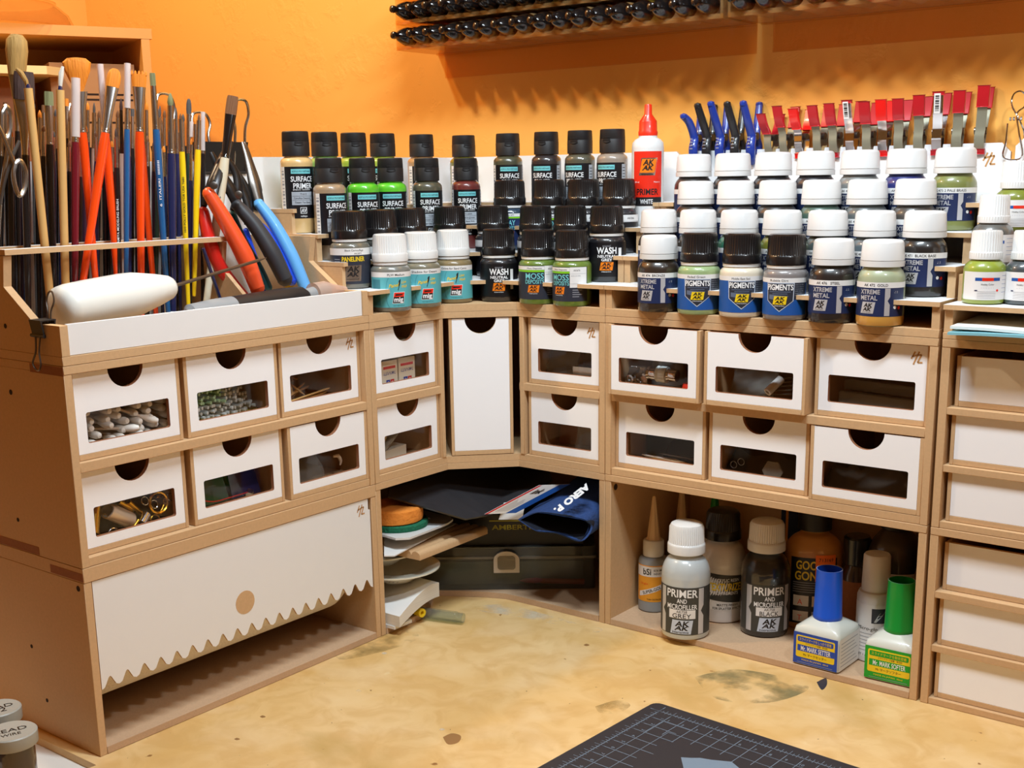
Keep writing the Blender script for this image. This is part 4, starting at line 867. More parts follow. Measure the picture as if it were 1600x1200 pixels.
# the dim brushes standing behind, seen between the front handles
bk = [(52, 176, 58, 'lacquer_black', 'round'), (62, 190, 66, 'lacquer_navy', 'round'), (68, 182, 74, 'lacquer_plum', 'flat'), (87, 188, 92, 'lacquer_black', 'round'), (104, 172, 106, 'lacquer_black', 'flat'), (110, 196, 113, 'lacquer_plum', 'round'),
      (127, 186, 128, 'lacquer_black', 'round'), (137, 178, 136, 'lacquer_plum', 'round'), (155, 190, 152, 'lacquer_black', 'round'), (165, 184, 166, 'lacquer_green', 'round'), (172, 178, 175, 'lacquer_black', 'round'), (184, 190, 181, 'lacquer_plum', 'round'),
      (207, 188, 206, 'lacquer_black', 'flat'), (229, 178, 231, 'lacquer_black', 'round'), (257, 190, 254, 'lacquer_black', 'round'), (286, 196, 286, 'lacquer_black', 'round'), (305, 200, 309, 'lacquer_navy', 'round'), (8, 178, 14, 'lacquer_black', 'flat'), (16, 196, 24, 'lacquer_black', 'round'), (0, 190, 2, 'lacquer_plum', 'round')]
hn = ['hair_grey', 'hair_orange', 'hair_brown']
for i, (u, v, u2, c, k) in enumerate(bk):
    brush((u, v-18), v-6, v+44, (u2, 470), 7.5, k, c, hn[i % 3], 'added thin dark brush filling the shaded gaps in the left rack back row', X=1.7+(i % 3)*.75, bw=5.5, group='dark-handled brushes at the back of the left rack')
for i in range(24):  # extra dark brushes, added to darken the gaps in front of the white board
    u = 4+i*13.2+(i*7 % 5)-2; v = 196+(i*11 % 5)*8
    if u > 318: break
    brush((u, v), v+10, v+48, (u+(i*5 % 7)-3, 470), 9.5, 'round', ['lacquer_black', 'lacquer_black', 'lacquer_plum', 'lacquer_navy'][i % 4], hn[i % 3], 'added thin dark brush filling the shaded gaps in the left rack back row', X=3.5+(i % 2)*.6, bw=5.5, group='dark-handled brushes at the back of the left rack')
# forceps with finger loops at the far left
def loop(b, pts, r=.17, m='steel'): b.tube(smoothpath([at(u, v, 0, x) for u, v, x in pts]+[at(*pts[0][:2], 0, pts[0][2])], 5)[:-1], r, m, 8, closed=True)
def rod(b, pts, r=.15, m='steel', n=8): b.tube(smoothpath([at(u, v, 0, x) for u, v, x in pts], 5), r, m, n)
t = thing('forceps', 'steel locking forceps with oval finger loops at the far left of the rack', 'forceps', (0, 0, 0))
b = MB(); loop(b, [(3, 176, 7.6), (10, 166, 7.6), (16, 180, 7.6), (15, 205, 7.6), (9, 216, 7.6), (3, 204, 7.6)]); rod(b, [(15, 205, 7.6), (11, 240, 7.4), (2, 300, 7.2), (-4, 380, 7)]); b.build('finger_loop', t)
b = MB(); loop(b, [(24, 255, 8.1), (32, 251, 8.1), (40, 268, 8.1), (39, 292, 8.1), (31, 306, 8.1), (24, 292, 8.1), (21, 272, 8.1)]); rod(b, [(24, 258, 8.1), (16, 240, 8), (6, 215, 7.9), (-6, 190, 7.8)]); b.build('finger_loop', t)
b = MB(); rod(b, [(30, 220, 7.8), (18, 248, 7.7), (8, 280, 7.6), (0, 320, 7.5)], .13, 'dull_steel'); b.build('shank', t)
# --- pliers in the right bay
mat('grip_orange', (240, 84, 40), .35, coat=.2); mat('grip_red', (206, 34, 24), .35, coat=.2); mat('grip_black', (52, 54, 58), .5); mat('grip_blue', (22, 70, 206), .2, coat=.8); mat('grip_sky', (104, 178, 240), .35, coat=.2); mat('grip_teal', (20, 90, 110), .4); mat('grip_yellow', (206, 170, 20), .4)
def PT(l): return smoothpath([at(u, v, 0, x) for u, v, x in l], 6)
def plier(lb, grips, jaw, pivot, jm='dark_steel'):
    t = thing('pliers', lb, 'pliers', (0, 0, 0), 0, 'pliers in the right bay of the tool rack')
    for pts, r, m in grips:
        b = MB(); P_ = PT(pts); b.tube(P_, [q*1.12/PXC for q in r], m, 14, flat=.85)
        for e_, k_ in ((P_[-1], P_[-1]-P_[-2]), (P_[0], P_[0]-P_[1])):
            R_ = (r[-1] if e_ is P_[-1] else r[0])*1.12/PXC; b.along(e_-k_.normalized()*.02, e_+k_.normalized(), [(R_, 0), (R_*.86, R_*.4), (R_*.5, R_*.75), (0, R_*.86)], m, 14, sx=.92, sy=.92)
        b.build('grip', t)
    b = MB()
    for pts, r in jaw: b.tube(PT(pts), [q/PXC for q in r], jm, 10, flat=.7)
    b.build('jaws', t)
    if pivot:
        P = at(*pivot); d = (CAMPOS-P).normalized(); b = MB(); b.along(P, P+d*.25, [(.32, 0), (.32, .2), (.2, .25), (0, .25)], 'dull_steel', 14); b.build('pivot', t)
    return t
plier('pliers with bright orange-red plastic grips, largest in front', [([(326, 302, 8.6), (352, 345, 9.3), (382, 400, 10.2), (402, 450, 10.8)], [10, 13, 15, 12], 'grip_orange'), ([(318, 330, 7.6), (326, 370, 8), (346, 420, 8.4), (385, 468, 9)], [8, 10, 10, 8], 'grip_red')],
      [([(332, 308, 8.5), (338, 280, 8), (352, 246, 7.2), (362, 222, 6.6)], [8, 9, 6, 3]), ([(318, 322, 7.6), (330, 285, 7.4), (345, 248, 6.9), (356, 226, 6.4)], [6, 8, 6, 3])], (334, 290, 0, 9.2))
plier('pliers with matte charcoal grips behind the orange ones', [([(370, 320, 6.6), (398, 352, 7.6), (425, 395, 8.6), (445, 436, 9.2)], [10, 13, 15, 13], 'grip_black'), ([(362, 335, 5.6), (378, 375, 6.2), (404, 420, 7), (420, 450, 7.4)], [7, 8, 8, 6], 'grip_teal')],
      [([(372, 322, 6.6), (360, 296, 6.2), (345, 270, 5.8), (330, 238, 5.2)], [9, 11, 8, 4]), ([(364, 330, 5.6), (372, 300, 5.8), (368, 270, 5.6), (350, 240, 5.2)], [6, 9, 7, 4])], (373, 304, 0, 7.6))
plier('pliers with glossy deep blue grips', [([(390, 340, 5.8), (416, 362, 6.6), (440, 405, 7.6), (456, 440, 8.2)], [5, 7, 8, 8], 'grip_blue'), ([(384, 360, 4.8), (396, 400, 5.2), (410, 440, 5.8), (416, 468, 6.2)], [5, 6, 6, 5], 'grip_blue')],
      [([(392, 342, 5.8), (386, 315, 5.4), (374, 285, 5.0), (362, 262, 4.6)], [6, 8, 6, 3]), ([(385, 352, 4.8), (392, 320, 5), (384, 290, 4.8), (370, 266, 4.4)], [5, 7, 5, 3])], None)
plier('long-nosed pliers with sky blue grips at the right', [([(404, 318, 5.6), (428, 350, 6.6), (455, 398, 7.8), (478, 452, 8.8)], [9, 11, 12, 11], 'grip_sky'), ([(400, 345, 4.6), (418, 390, 5.2), (448, 440, 6), (458, 462, 6.4)], [5, 6, 7, 5], 'grip_yellow')],
      [([(406, 320, 5.6), (398, 290, 5.0), (388, 252, 4.2), (379, 222, 3.6)], [9, 12, 7, 3]), ([(398, 330, 4.8), (402, 296, 4.6), (392, 255, 4), (382, 222, 3.5)], [7, 10, 6, 3])], None, 'dull_steel')
# --- large binder clips on the back board
def binder(name, lb, x, y, z, w, h, rz, wires, group=None, wm='steel', wr=.09, tri=1.0):
    t = thing(name, lb, 'binder clip', (x, y, z), rz, group)
    b = MB(); b.prism([(-tri*.75, 0), (tri*.75, 0), (.2, -h), (.12, -h), (tri*.62, -.1), (-tri*.62, -.1), (-.12, -h), (-.2, -h)], -w/2, w/2, lambda a, c, q=0: Vector((q, a, c)), 'matte_black')
    for s_ in (-1, 1): b.along((-w/2, s_*.2, -h), (w/2, s_*.2, -h), [(.14, 0), (.14, w)], 'matte_black', 8)
    b.build('clip_body', t)
    for pts in wires: b = MB(); b.tube(smoothpath(pts, 6), wr, wm, 8); b.build('wire_handle', t)
    return t
def wire(w0, w1, hh, y0, y1, z0):   # omega-shaped handle
    return [(-w0, y0, z0), (-w0*.8, y0+(y1-y0)*.3, z0+hh*.35), (-w1*.62, y0+(y1-y0)*.6, z0+hh*.62), (-w1, y0+(y1-y0)*.8, z0+hh*.82), (-w1*.6, y1, z0+hh), (w1*.6, y1, z0+hh), (w1, y0+(y1-y0)*.8, z0+hh*.82), (w1*.62, y0+(y1-y0)*.6, z0+hh*.62), (w0*.8, y0+(y1-y0)*.3, z0+hh*.35), (w0, y0, z0)]
sh_ = lambda pts, dx: [(p[0]+dx, p[1], p[2]) for p in pts]
binder('binder_clip', 'large black binder clip behind the pliers with two wire handles up', .23, -33.1, 45.0, 5.4, 2.7, ROTA, [sh_(wire(.75, .95, 6.1, -.3, -1.0, -2.5), 1.9), sh_(wire(.9, 1.0, 5.0, .3, .9, -2.5), -1.3)], 'large binder clips on the back board of the tool rack', wr=.13)
binder('binder_clip', 'large black binder clip with a tall wire loop left of the pliers', .23, -38.3, 44.6, 3.4, 2.3, ROTA, [wire(.8, .95, 6.5, .3, .6, -2.2)], 'large binder clips on the back board of the tool rack', wr=.13)
binder('binder_clip', 'large binder clip whose wire loop shows behind the blue printed brush', .23, -47.0, 44.4, 3.0, 2.2, ROTA, [wire(.7, .9, 5.4, .3, .5, -2.0)], 'large binder clips on the back board of the tool rack', wr=.11)
# small clip clamped on the left end
q = at(66, 508, 1, -59.7)
t = thing('binder_clip', 'small black binder clip clamped on the left end of the tool rack', 'binder clip', (q.x, -59.66, 32.35), 0)
b = MB(); b.prism([(-.62, 0), (.62, 0), (.42, -1.15), (.34, -1.15), (.5, -.08), (-.5, -.08), (-.34, -1.15), (-.42, -1.15)], -.72, .72, lambda a, c, q=0: Vector((q, a, c)), 'matte_black')
for s_ in (-1, 1): b.along((-.9, s_*.40, -1.12), (.78, s_*.40, -1.12), [(.13, 0), (.13, 1.68)], 'matte_black', 8)
b.build('clip_body', t)
b = MB(); b.tube(smoothpath([(-.3, -.45, -1.1), (-.22, -.6, -2.2), (-.5, -.75, -3.0), (-.2, -.75, -3.45), (.25, -.75, -3.45), (.5, -.75, -3.0), (.2, -.6, -2.2), (.3, -.45, -1.1)], 5), .07, 'dull_steel', 7); b.build('wire_handle', t)
b = MB(); b.tube(smoothpath([(-.1, .42, -1.0), (-.1, .55, .4), (-.4, .7, 1.2), (-.15, .8, 1.8), (.3, .8, 1.8), (.55, .7, 1.2), (.25, .55, .4), (.25, .42, -1.0)], 5), .07, 'dull_steel', 7); b.build('wire_handle', t)
# --- white-handled hot tool and black knife in the front tray
mat('worn_white', (238, 238, 230), .35, coat=.2, noise=.03, nscale=30)
A_, B_ = at(96, 482, 0, 12.0), at(268, 448, 0, 12.0); L = (B_-A_).length
t = thing('awl', 'thick white-handled awl with a steel rod lying across the front tray', 'awl', (0, 0, 0))
b = MB(); b.along(A_, B_, [(0, -.4), (1.2, -.34), (1.7, .0), (1.8, .6), (1.84, 2), (1.84, L*.55), (1.76, L*.66), (1.36, L*.84), (1.0, L-.3), (.8, L-.02), (.35, L+.15), (0, L+.16)], 'worn_white', 18, sx=1, sy=.92, smooth=True); b.build('handle', t, sharp=60)
E_ = at(416, 403, 0, 12.2); b = MB(); b.along(B_, E_, [(.14, -.3), (.13, (E_-B_).length-1), (.03, (E_-B_).length)], 'dull_steel', 10); b.build('rod', t)
A_, B_ = at(292, 492, 0, 12.4), at(540, 457, 0, 12.4); A_.z = 31.6; B_.z = 32.0; L = (B_-A_).length
t = thing('craft_knife', 'black-bodied craft knife with grey ends and a clear cap in the front tray', 'craft knife', (0, 0, 0))
mat('soft_grey', (150, 154, 156), .45); mat('cap_haze', (220, 190, 170), .3, trans=.0)
clear('smoky_cap', (240, 225, 215), haze=.45, hazecol=(226, 196, 178))
k = L/248
b = MB(); b.along(A_, B_, [(.35, 0), (.8, .3), (1.0, 40*k), (1.02, 64*k)], 'soft_grey', 20, sy=.8); b.build('rear_grip', t)
b = MB(); b.along(A_, B_, [(1.0, 62*k), (1.05, 90*k), (1.15, 140*k), (1.02, 172*k), (.62, 180*k)], 'matte_black', 20, sy=.8); b.build('body', t)
b = MB(); b.along(A_, B_, [(.62, 172*k), (.58, 182*k), (.85, 210*k), (.8, 214*k)], 'soft_grey', 20); b.build('collar', t)
b = MB(); b.along(A_, B_, [(1.0, 192*k), (1.02, 212*k), (.7, 226*k), (.3, L)], 'smoky_cap', 20); b.build('blade_cap', t)
t = thing('wooden_strip', 'thin pale wooden strip lying in the front tray under the awl', 'strip', (0, 0, 0))
b = MB(); b.box(11.95, -57.6, 31.05+.5, 12.35, -45.2, 31.2+.5, 'raw_wood'); b.build('strip', t)

# ================================================================== drawer contents
def DA(c, r): return BAY[c][0]+.4, BAY[c][1]-.4, H1+(8.15 if r == 0 else 1.15)
mat('cotton', (240, 236, 228), .95); mat('bud_stick', (226, 208, 190), .6); mat('clear_green', (170, 214, 170), .2, coat=.6); mat('clear_amber', (206, 196, 84), .2, coat=.6); mat('clear_white', (214, 222, 220), .15, coat=.8)
mat('silver_card', (170, 166, 158), .4); mat('dark_fill', (70, 60, 50), .8, noise=.4, nscale=120); mat('red_wire', (200, 40, 34), .4); mat('poly_grey', (128, 124, 118), .35, coat=.4)
clear('poly_bag', (225, 222, 214), haze=.25, hazecol=(190, 186, 178))
def along_thing(name, lb, cat, grp, a, b, build):
    a, b = Vector(a), Vector(b); t = thing(name, lb, cat, (0, 0, 0), 0, grp); m = Matrix.Translation(a*S) @ (b-a).to_track_quat('Z', 'Y').to_matrix().to_4x4(); t.matrix_world = m; build(t, (b-a).length); return t
random.seed(3)
s0, s1, zf = DA(0, 0)
def budparts(t, L):
    inst('stick', 'bs', lambda m: m.lathe([(.1, 0), (.1, 7)], 'bud_stick', 8), t); inst('cotton_tip', 'bt', lambda m: m.lathe([(0, -.35), (.2, -.28), (.3, .05), (.27, .5), (.12, 1.1)], 'cotton', 12), t)
for i in range(42):
    r, c = divmod(i, 7); s_ = s0+.6+c*1.25+random.uniform(-.3, .3); d_ = 1.35+random.uniform(0, .4)+r*.1; z_ = zf+.35+r*.56+random.uniform(-.1, .1)
    if i == 14: a, b = fA(s1-1.6, 1.35, zf+1.3), fA(s0+3.2, 3.0, zf+3.0)
    elif i == 9: a, b = fA(s0+5.1, 1.25, zf+1.0), fA(s0-.1, 4.9, zf+1.3)
    else: a = fA(s_, d_, z_); b = a+(fA(0, 1, 0)-fA(0, 0, 0))*7+Vector((0, random.uniform(-2, 1.2), random.uniform(-.2, .5)))
    along_thing('cotton_bud', 'white cotton bud lying among the others in the top left drawer', 'cotton bud', 'cotton buds in the top left drawer', a, a+(b-a).normalized()*7, budparts)
s0, s1, zf = DA(1, 0)
for i in range(128):
    r, c = divmod(i, 16); mt = 'clear_amber' if r == 0 else ('clear_green' if (c < 9 and r > 3) else 'clear_white'); a = fA(s0+.5+c*(.52-.02*r)+random.uniform(-.1, .1)+(1.6 if r in (1, 2) and c > 8 else 0)*0, 1.3+random.uniform(0, .4)+max(0, c-9)*.18, zf+.2+r*.40+random.uniform(-.08, .08)); L_ = random.uniform(6.5, 8)
    b = a+(fA(0, 1, 0)-fA(0, 0, 0))*L_+Vector((0, -2.6+random.uniform(-.5, .5), random.uniform(-.1, .4)))
    if b.y < -60+s0+.2: b.y = -60+s0+.2
    along_thing('micro_brush', 'thin translucent applicator stick in the bundle filling the top middle left drawer', 'applicator', 'applicator sticks in the top middle left drawer', a, b, lambda t, L, mt=mt: inst('stick', 'mb'+mt, lambda m: m.lathe([(0, -.02), (.14, 0), (.15, .2), (.11, .4), (.1, 7)], mt, 8), t))
s0, s1, zf = DA(2, 0)
for i, (a, b) in enumerate([((.3, 1.4, .3), (6.6, 2.6, .55)), ((.3, 1.3, .55), (6.3, 2.2, .9)), ((.2, 1.5, .9), (5.6, 4, 1.0)), ((.4, 1.4, .15), (5.2, 5, .5)), ((1.0, 1.5, .9), (2.2, 5, 2.7)), ((1.7, 1.6, 1.0), (3.3, 4, 3.0)), ((2.4, 1.6, 2.3), (4.6, 6, 2.2)), ((3.3, 1.8, .8), (2.4, 4.5, 2.6)), ((1.9, 1.8, 2.2), (6.3, 7, 1.8)), ((.5, 1.3, .4), (3.9, 6, .4)), ((.3, 1.3, .7), (4.9, 4, 1.2))]):
    along_thing('toothpick', 'pale wooden toothpick among the loose ones in the top right drawer of the left unit', 'toothpick', 'toothpicks in the left unit', fA(s0+a[0], a[1], zf+a[2]), fA(s0+b[0], b[1], zf+b[2]), lambda t, L: inst('stick', 'tp', lambda m: m.lathe([(0, 0), (.09, .5), (.09, 6), (0, 6.5)], 'raw_wood', 6), t))
s0, s1, zf = DA(0, 1)
mat('pale_tube', (214, 196, 176), .35, metal=.5)
bt = [((.5, 1.4, .7), (1.1, 2.0, 3.0), .34, 'brass'), ((1.0, 1.5, .8), (1.7, 2.0, 2.6), .42, 'brass'), ((.2, 1.9, 1.4), (.6, 2.2, 3.2), .12, 'brass'), ((2.4, 1.6, 2.2), (4.5, 2.0, .9), .62, 'pale_tube'), ((3.6, 1.9, 2.6), (5.0, 2.2, 1.6), .24, 'brass'), ((4.4, 1.8, 2.4), (5.6, 2.1, 1.2), .2, 'brass'),
      ((5.1, 1.4, .6), (5.8, 1.7, 1.1), .36, 'chrome'), ((2.9, 2.3, 3.0), (4.3, 2.3, 1.9), .09, 'brass'), ((6.5, 1.9, 2.9), (7.7, 2.1, 2.6), .16, 'brass'), ((6.9, 1.9, 2.2), (7.8, 1.9, 2.1), .14, 'brass'), ((6.9, 1.6, .9), (7.6, 1.8, 1.6), .16, 'brass'), ((4.9, 2.2, 3.0), (6.4, 2.3, 2.8), .16, 'brass'), ((4.2, 1.4, .3), (4.9, 1.5, .9), .16, 'brass')]
for a, b, r, m_ in bt:
    along_thing('metal_tube', {'brass': 'short brass tube offcut in the bottom left drawer', 'pale_tube': 'wide pale metal tube in the middle of the bottom left drawer', 'chrome': 'short chrome tube offcut in the bottom left drawer'}[m_], 'tube', 'brass tubes in the bottom left drawer' if m_ == 'brass' else None, fA(s0+a[0], a[1], zf+a[2]), fA(s0+b[0], b[1], zf+b[2]),
                lambda t, L, r=r, m_=m_: inst('wall', 'mt%s%.2f%.2f' % (m_, r, L), lambda m: m.lathe([(r, 0), (r, L), (r*.8, L), (r*.8, 0), (r, 0)], m_, 18, cap=False), t))
for x, z, r, m_ in ((.5, .55, .3, 'brass'), (.9, .2, .24, 'brass'), (1.35, .5, .22, 'brass'), (1.9, .3, .2, 'brass'), (2.6, .3, .5, 'chrome'), (5.5, 2.3, .3, 'chrome'), (6.3, 1.85, .3, 'chrome'), (6.7, 1.9, .8, 'brass'), (7.35, 1.85, .2, 'brass'), (7.8, 2.1, .28, 'chrome'), (3.2, .35, .2, 'brass'), (2.0, 1.9, .15, 'brass'), (3.9, .2, .14, 'brass'), (6.3, .6, .4, 'brass')):
    b = MB(); b.tube([fA(s0+x+r*math.cos(g), 1.32+.1*math.sin(g), zf+z+r*math.sin(g)) for g in [i*math.pi/8 for i in range(16)]], r*.13, m_, 6, closed=True)
    tag(b.build('metal_ring'), 'thin %s ring standing behind the window of the bottom left drawer' % ('brass' if m_ == 'brass' else 'silver'), 'ring', '%s rings in the bottom left drawer' % m_)
def fill(fr, c, r, col='dark_fill', top=2.6, x0=0, x1=0, lb='', nm='loose_parts', d0=5.0):
    s0, s1, zf = DA(c, r); f = {'A': fA, 'B': fB}[fr]; b = MB(); n = 14; P = []
    random.seed(c*7+r*3+len(lb))
    hs = [[(top*(.75+.35*random.random()) if 0 < i < n and j > 0 else .05) for j in range(7)] for i in range(n+1)]
    vs = [f(s0+x0+(s1-s0-x0-x1)*i/n, d0+6*j/6, zf+hs[i][j]) for i in range(n+1) for j in range(7)]
    b.add(vs, [(i*7+j, i*7+j+1, (i+1)*7+j+1, (i+1)*7+j) for i in range(n) for j in range(6)], col, True)
    b.add([f(s0+x0, d0, zf), f(s1-x1, d0, zf)]+[], [], col); o = b.build(nm); tag(o, lb, 'loose parts'); o['kind'] = 'stuff'; return o
fill('A', 0, 1, top=2.4, lb='heap of small dark scraps behind the brass tubes, bottom left drawer', d0=3.2)
s0, s1, zf = DA(1, 1)
b = MB(); b.tube(smoothpath([fA(s0+.4, 1.5, zf+1.45), fA(s0+2.2, 1.4, zf+.8), fA(s0+4.2, 1.5, zf+.75), fA(s0+5.9, 1.6, zf+.75)], 6), .05, 'red_wire', 6); tag(b.build('red_wire'), 'thin red wire in the bottom middle drawer of the left unit', 'wire')
b = MB(); X = b.X; b.rbox(fA(s0+6.2, 1.7, zf+.6), (.5, .5, .5), 'chrome', (0.4, .3, .6)); tag(b.build('metal_fitting'), 'small shiny metal fitting at the end of the red wire', 'fitting')
mat('circuit_green', (38, 84, 52), .4, coat=.3); mat('film_purple', (60, 46, 80), .3, coat=.5)
b = MB(); b.prism([(0, 0), (3.4, 0), (3.2, 3.3), (.1, 3.4)], 0, .1, lambda a, c, h=0: fA(s0+1.4+a, 2.6+h+c*.3, zf+.2+c), 'circuit_green'); tag(b.build('green_packet'), 'dark green packet standing in the bottom middle left drawer', 'packet')
b = MB(); b.prism([(0, 0), (3.0, 0), (2.8, 3.0), (.1, 3.2)], 0, .1, lambda a, c, h=0: fA(s0+5.0+a, 2.4+h+c*.3, zf+.2+c), 'film_purple'); tag(b.build('purple_packet'), 'dark purple packet standing in the bottom middle left drawer', 'packet')
s0, s1, zf = DA(2, 1)
def bag(f, s, d, z, w, h, lb, m='poly_bag', lean=.5, seed=1):
    random.seed(seed); b = MB(); n = 7; vs = []
    for i in range(n+1):
        for j in range(n+1): vs.append(f(s+w*i/n+random.uniform(-.06, .06), d+lean*h*j/n+random.uniform(-.16, .16), z+h*j/n))
    for i in range(n+1):
        for j in range(n+1): vs.append(f(s+w*i/n+random.uniform(-.06, .06), d+.3+.4*math.sin(math.pi*i/n)+lean*h*j/n+random.uniform(-.1, .1), z+h*j/n))
    k = (n+1)**2; fs = []
    for o_ in (0, k):
        for i in range(n):
            for j in range(n): q = o_+i*(n+1)+j; fs.append((q, q+1, q+n+2, q+n+1))
    b.add(vs, fs, m, False); return tag(b.build('plastic_bag'), lb, 'bag')
bag(fA, s0+1.8, 1.4, zf+.3, 3.0, 3.6, 'crumpled clear plastic bag in the bottom right drawer of the left unit', seed=2)
b = MB(); b.prism([(0, 0), (1.3, 0), (1.1, 1.4), (.1, 1.2)], 0, .1, lambda a, c, h=0: fA(s0+.3+a, 1.4+h, zf+.15+c), 'grip_teal'); tag(b.build('teal_packet'), 'teal packet corner showing low in the left unit bottom right drawer', 'packet')
b = MB(); b.tube(smoothpath([fA(s0+6.0, 1.6, zf+1.9), fA(s0+6.5, 1.5, zf+1.9), fA(s0+6.8, 1.5, zf+1.4), fA(s0+6.7, 1.5, zf+1.0)], 5), [.1, .18, .14, .06], 'bud_stick', 8); tag(b.build('curved_hook'), 'small pale curved hook in the bottom right drawer of the left unit', 'hook')
for a_ in ((.5, 1.2), (6.2, 2.8), (6.7, 2.7)):
    b = MB(); b.rbox(fA(s0+a_[0], 1.6, zf+a_[1]), (.35, .3, .3), 'chrome', (a_[0], .5, .3)); tag(b.build('metal_bit'), 'tiny shiny metal bit in the left unit bottom right drawer', 'metal bit', 'metal bits in the left unit')
# putty boxes in the corner unit, left wing top drawer
mat('box_cream', (226, 216, 194), .6); mat('print_red', (206, 40, 44), .5); mat('print_blue', (40, 60, 150), .5)
def fL(s, d, z): return Vector((D-d, -30+s, z))
def carton(s, d, z, w, h, dp, lb, up=True, m='box_cream', faces=True):
    t = thing('putty_carton', lb, 'carton', (0, 0, 0), 0, 'small printed cartons in the corner drawer'); b = MB(); P = lambda a, c, q=0: fL(s+a, d-q, z+c)
    b.prism([(0, 0), (w, 0), (w, h), (0, h)], -dp, 0, P, m); b.build('box', t)
    if faces:
        b = MB(); b.rect(.25, h-.75, w-.25, h-.5, P, 'print_red', 2, .01); b.text('TAMIYA PUTTY', .3, P, 'print_blue', (w/2, h-1.15), w=w-.5, h=.01, bold=0.005, rot=math.pi)
        b.rect(w*.28, .2, w*.52, .75, P, 'print_blue', 2, .01); b.rect(w*.54, .2, w*.78, .75, P, 'print_red', 2, .01); b.text('*', .5, P, 'ink_white', (w*.4, .35), h=.02, bold=0.013); b.text('*', .5, P, 'ink_white', (w*.66, .35), h=.02, bold=0.013); b.text('TAMIYA PUTTY', .16, P, 'print_red', (w/2, h-.62), w=w-.6, h=.02); b.build('print', t)
carton(2.7, 1.35, H1+8.2, 2.1, 2.5, 5, 'cream putty carton printed red and blue, middle one behind the corner window'); carton(5.0, 1.35, H1+8.2, 2.2, 2.55, 5, 'cream putty carton printed red and blue, right one behind the corner window')
carton(1.2, 1.5, H1+8.2, 1.35, 2.7, 5, 'cream putty carton turned side-on, left one behind the corner window')
carton(4.9, 2.0, H1+10.8, 2.6, 1.5, 4, 'cream carton lying on the right putty carton', faces=False)
b = MB(); b.prism([(0, 0), (3, 0), (3, 1.0), (0, 1.3)], -3, 0, lambda a, c, q=0: fL(2.0+a, 1.6-q, H1+10.9+c), 'matte_black'); b.text('*', .6, lambda a, c, q=0: fL(2.0+a, 1.6-q, H1+10.9+c), 'ink_white', (2.3, .5), h=.02, bold=0.013); tag(b.build('black_carton'), 'black carton with a white star on the putty cartons', 'carton')
b = MB(); b.prism([(0, 0), (4.6, 0), (4.6, 1.3), (0, 1.0)], -3, 0, lambda a, c, q=0: fL(1.2+a, 1.5-q, H1+1.2+c), 'box_cream'); tag(b.build('cream_block'), 'cream card block low in the corner unit bottom left drawer', 'block')
along_thing('clear_tube', 'clear plastic tube leaning across the corner unit bottom left drawer', 'tube', None, fL(1.3, 1.2, H1+1.9), fL(5.0, 1.5, H1+4.3), lambda t, L: inst('wall', 'ctub', lambda m: m.lathe([(.33, 0), (.33, L), (.26, L), (.26, 0), (.33, 0)], 'hazy_clear', 14, cap=False), t))
b = MB(); b.prism([(0, 0), (5, 0), (5, 3.4), (0, 3.6)], 0, .1, lambda a, c, q=0: fL(1.3+a, 4.5+q, H1+1.2+c), 'raw_wood'); tag(b.build('wood_offcut'), 'pale wood offcut standing at the back of the corner unit bottom left drawer', 'offcut')
def fR(s, d, z): return Vector((15+s, -D+d, z))
b = MB(); b.prism([(0, 0), (3.3, 0), (3.3, .95), (0, .95)], -1.6, 0, lambda a, c, q=0: fR(10.4+a, 1.5-q, H1+8.55+c), 'foil'); tag(b.build('metal_bar'), 'brushed metal bar behind the corner unit top right window', 'bar')
bag(fR, 6.9, 1.6, H1+8.3, 3.4, 2.6, 'clear plastic bag of dark bits in the corner unit top right drawer', seed=5); bag(fR, 10.6, 1.5, H1+1.4, 3.2, 2.6, 'clear plastic bag in the corner unit bottom right drawer', seed=6, lean=.2)
b = MB(); b.prism([(0, 0), (5, .3), (4.8, 2.8), (.3, 2.2)], 0, .2, lambda a, c, q=0: fR(6.9+a, 4+q, H1+1.2+c), 'mdf_dark_edge'); tag(b.build('brown_card'), 'brown card standing in the corner unit bottom right drawer', 'card')
# right unit drawers
s0, s1, zf = DA(0, 0)
for i, (a, r_, m_) in enumerate(((2.7, .6, 'chrome'), (4.7, .55, 'chrome'), (3.7, .75, 'clear_white'))):
    along_thing('metal_ferrule', 'shiny ringed metal cap lying in the top left drawer of the right unit', 'ferrule', 'metal ferrules in the right unit', fB(s0+a, 1.2, zf+1.5), fB(s0+a+1.0, 1.3, zf+1.45), lambda t, L, r_=r_, m_=m_: inst('cap', 'mc%.2f' % r_, lambda m: m.lathe([(0, 0), (r_*.9, 0), (r_, .1), (r_*.92, .3), (r_, .4), (r_, 1.0), (r_*.5, 1.02), (0, 1.02)], m_, 20), t))
b = MB(); b.lathe([(0, 0), (.7, .03), (.8, .5), (.7, .95), (0, 1.0)], 'red_plastic', 20); tag(b.build('red_disc'), 'bright red disc in the top left drawer of the right unit', 'disc', loc=fB(s1-1.3, 1.1, zf+.0))
bag(fB, s0+.4, 1.0, zf+.1, 2.2, 1.7, 'crinkled silver foil bag low in the right unit top left drawer', m='foil', seed=8); along_thing('metal_nut', 'round metal nut at the lower left of the right unit top left window', 'nut', None, fB(s0+1.3, .4, zf+.9), fB(s0+1.3, .9, zf+.9), lambda t, L: inst('ring', 'nut', lambda m: m.lathe([(.4, 0), (.4, .5), (.22, .5), (.22, 0), (.4, 0)], 'chrome', 16, cap=False), t))
b = MB(); b.lathe([(1.4, 0), (1.5, .1), (1.5, 2.6), (1.2, 2.9), (0, 3.0)], 'poly_grey', 24); tag(b.build('round_tin'), 'tall grey round tin behind the metal caps in the right unit', 'tin', loc=fB(s0+3.2, 4.0, zf+.1))
s0, s1, zf = DA(1, 0)
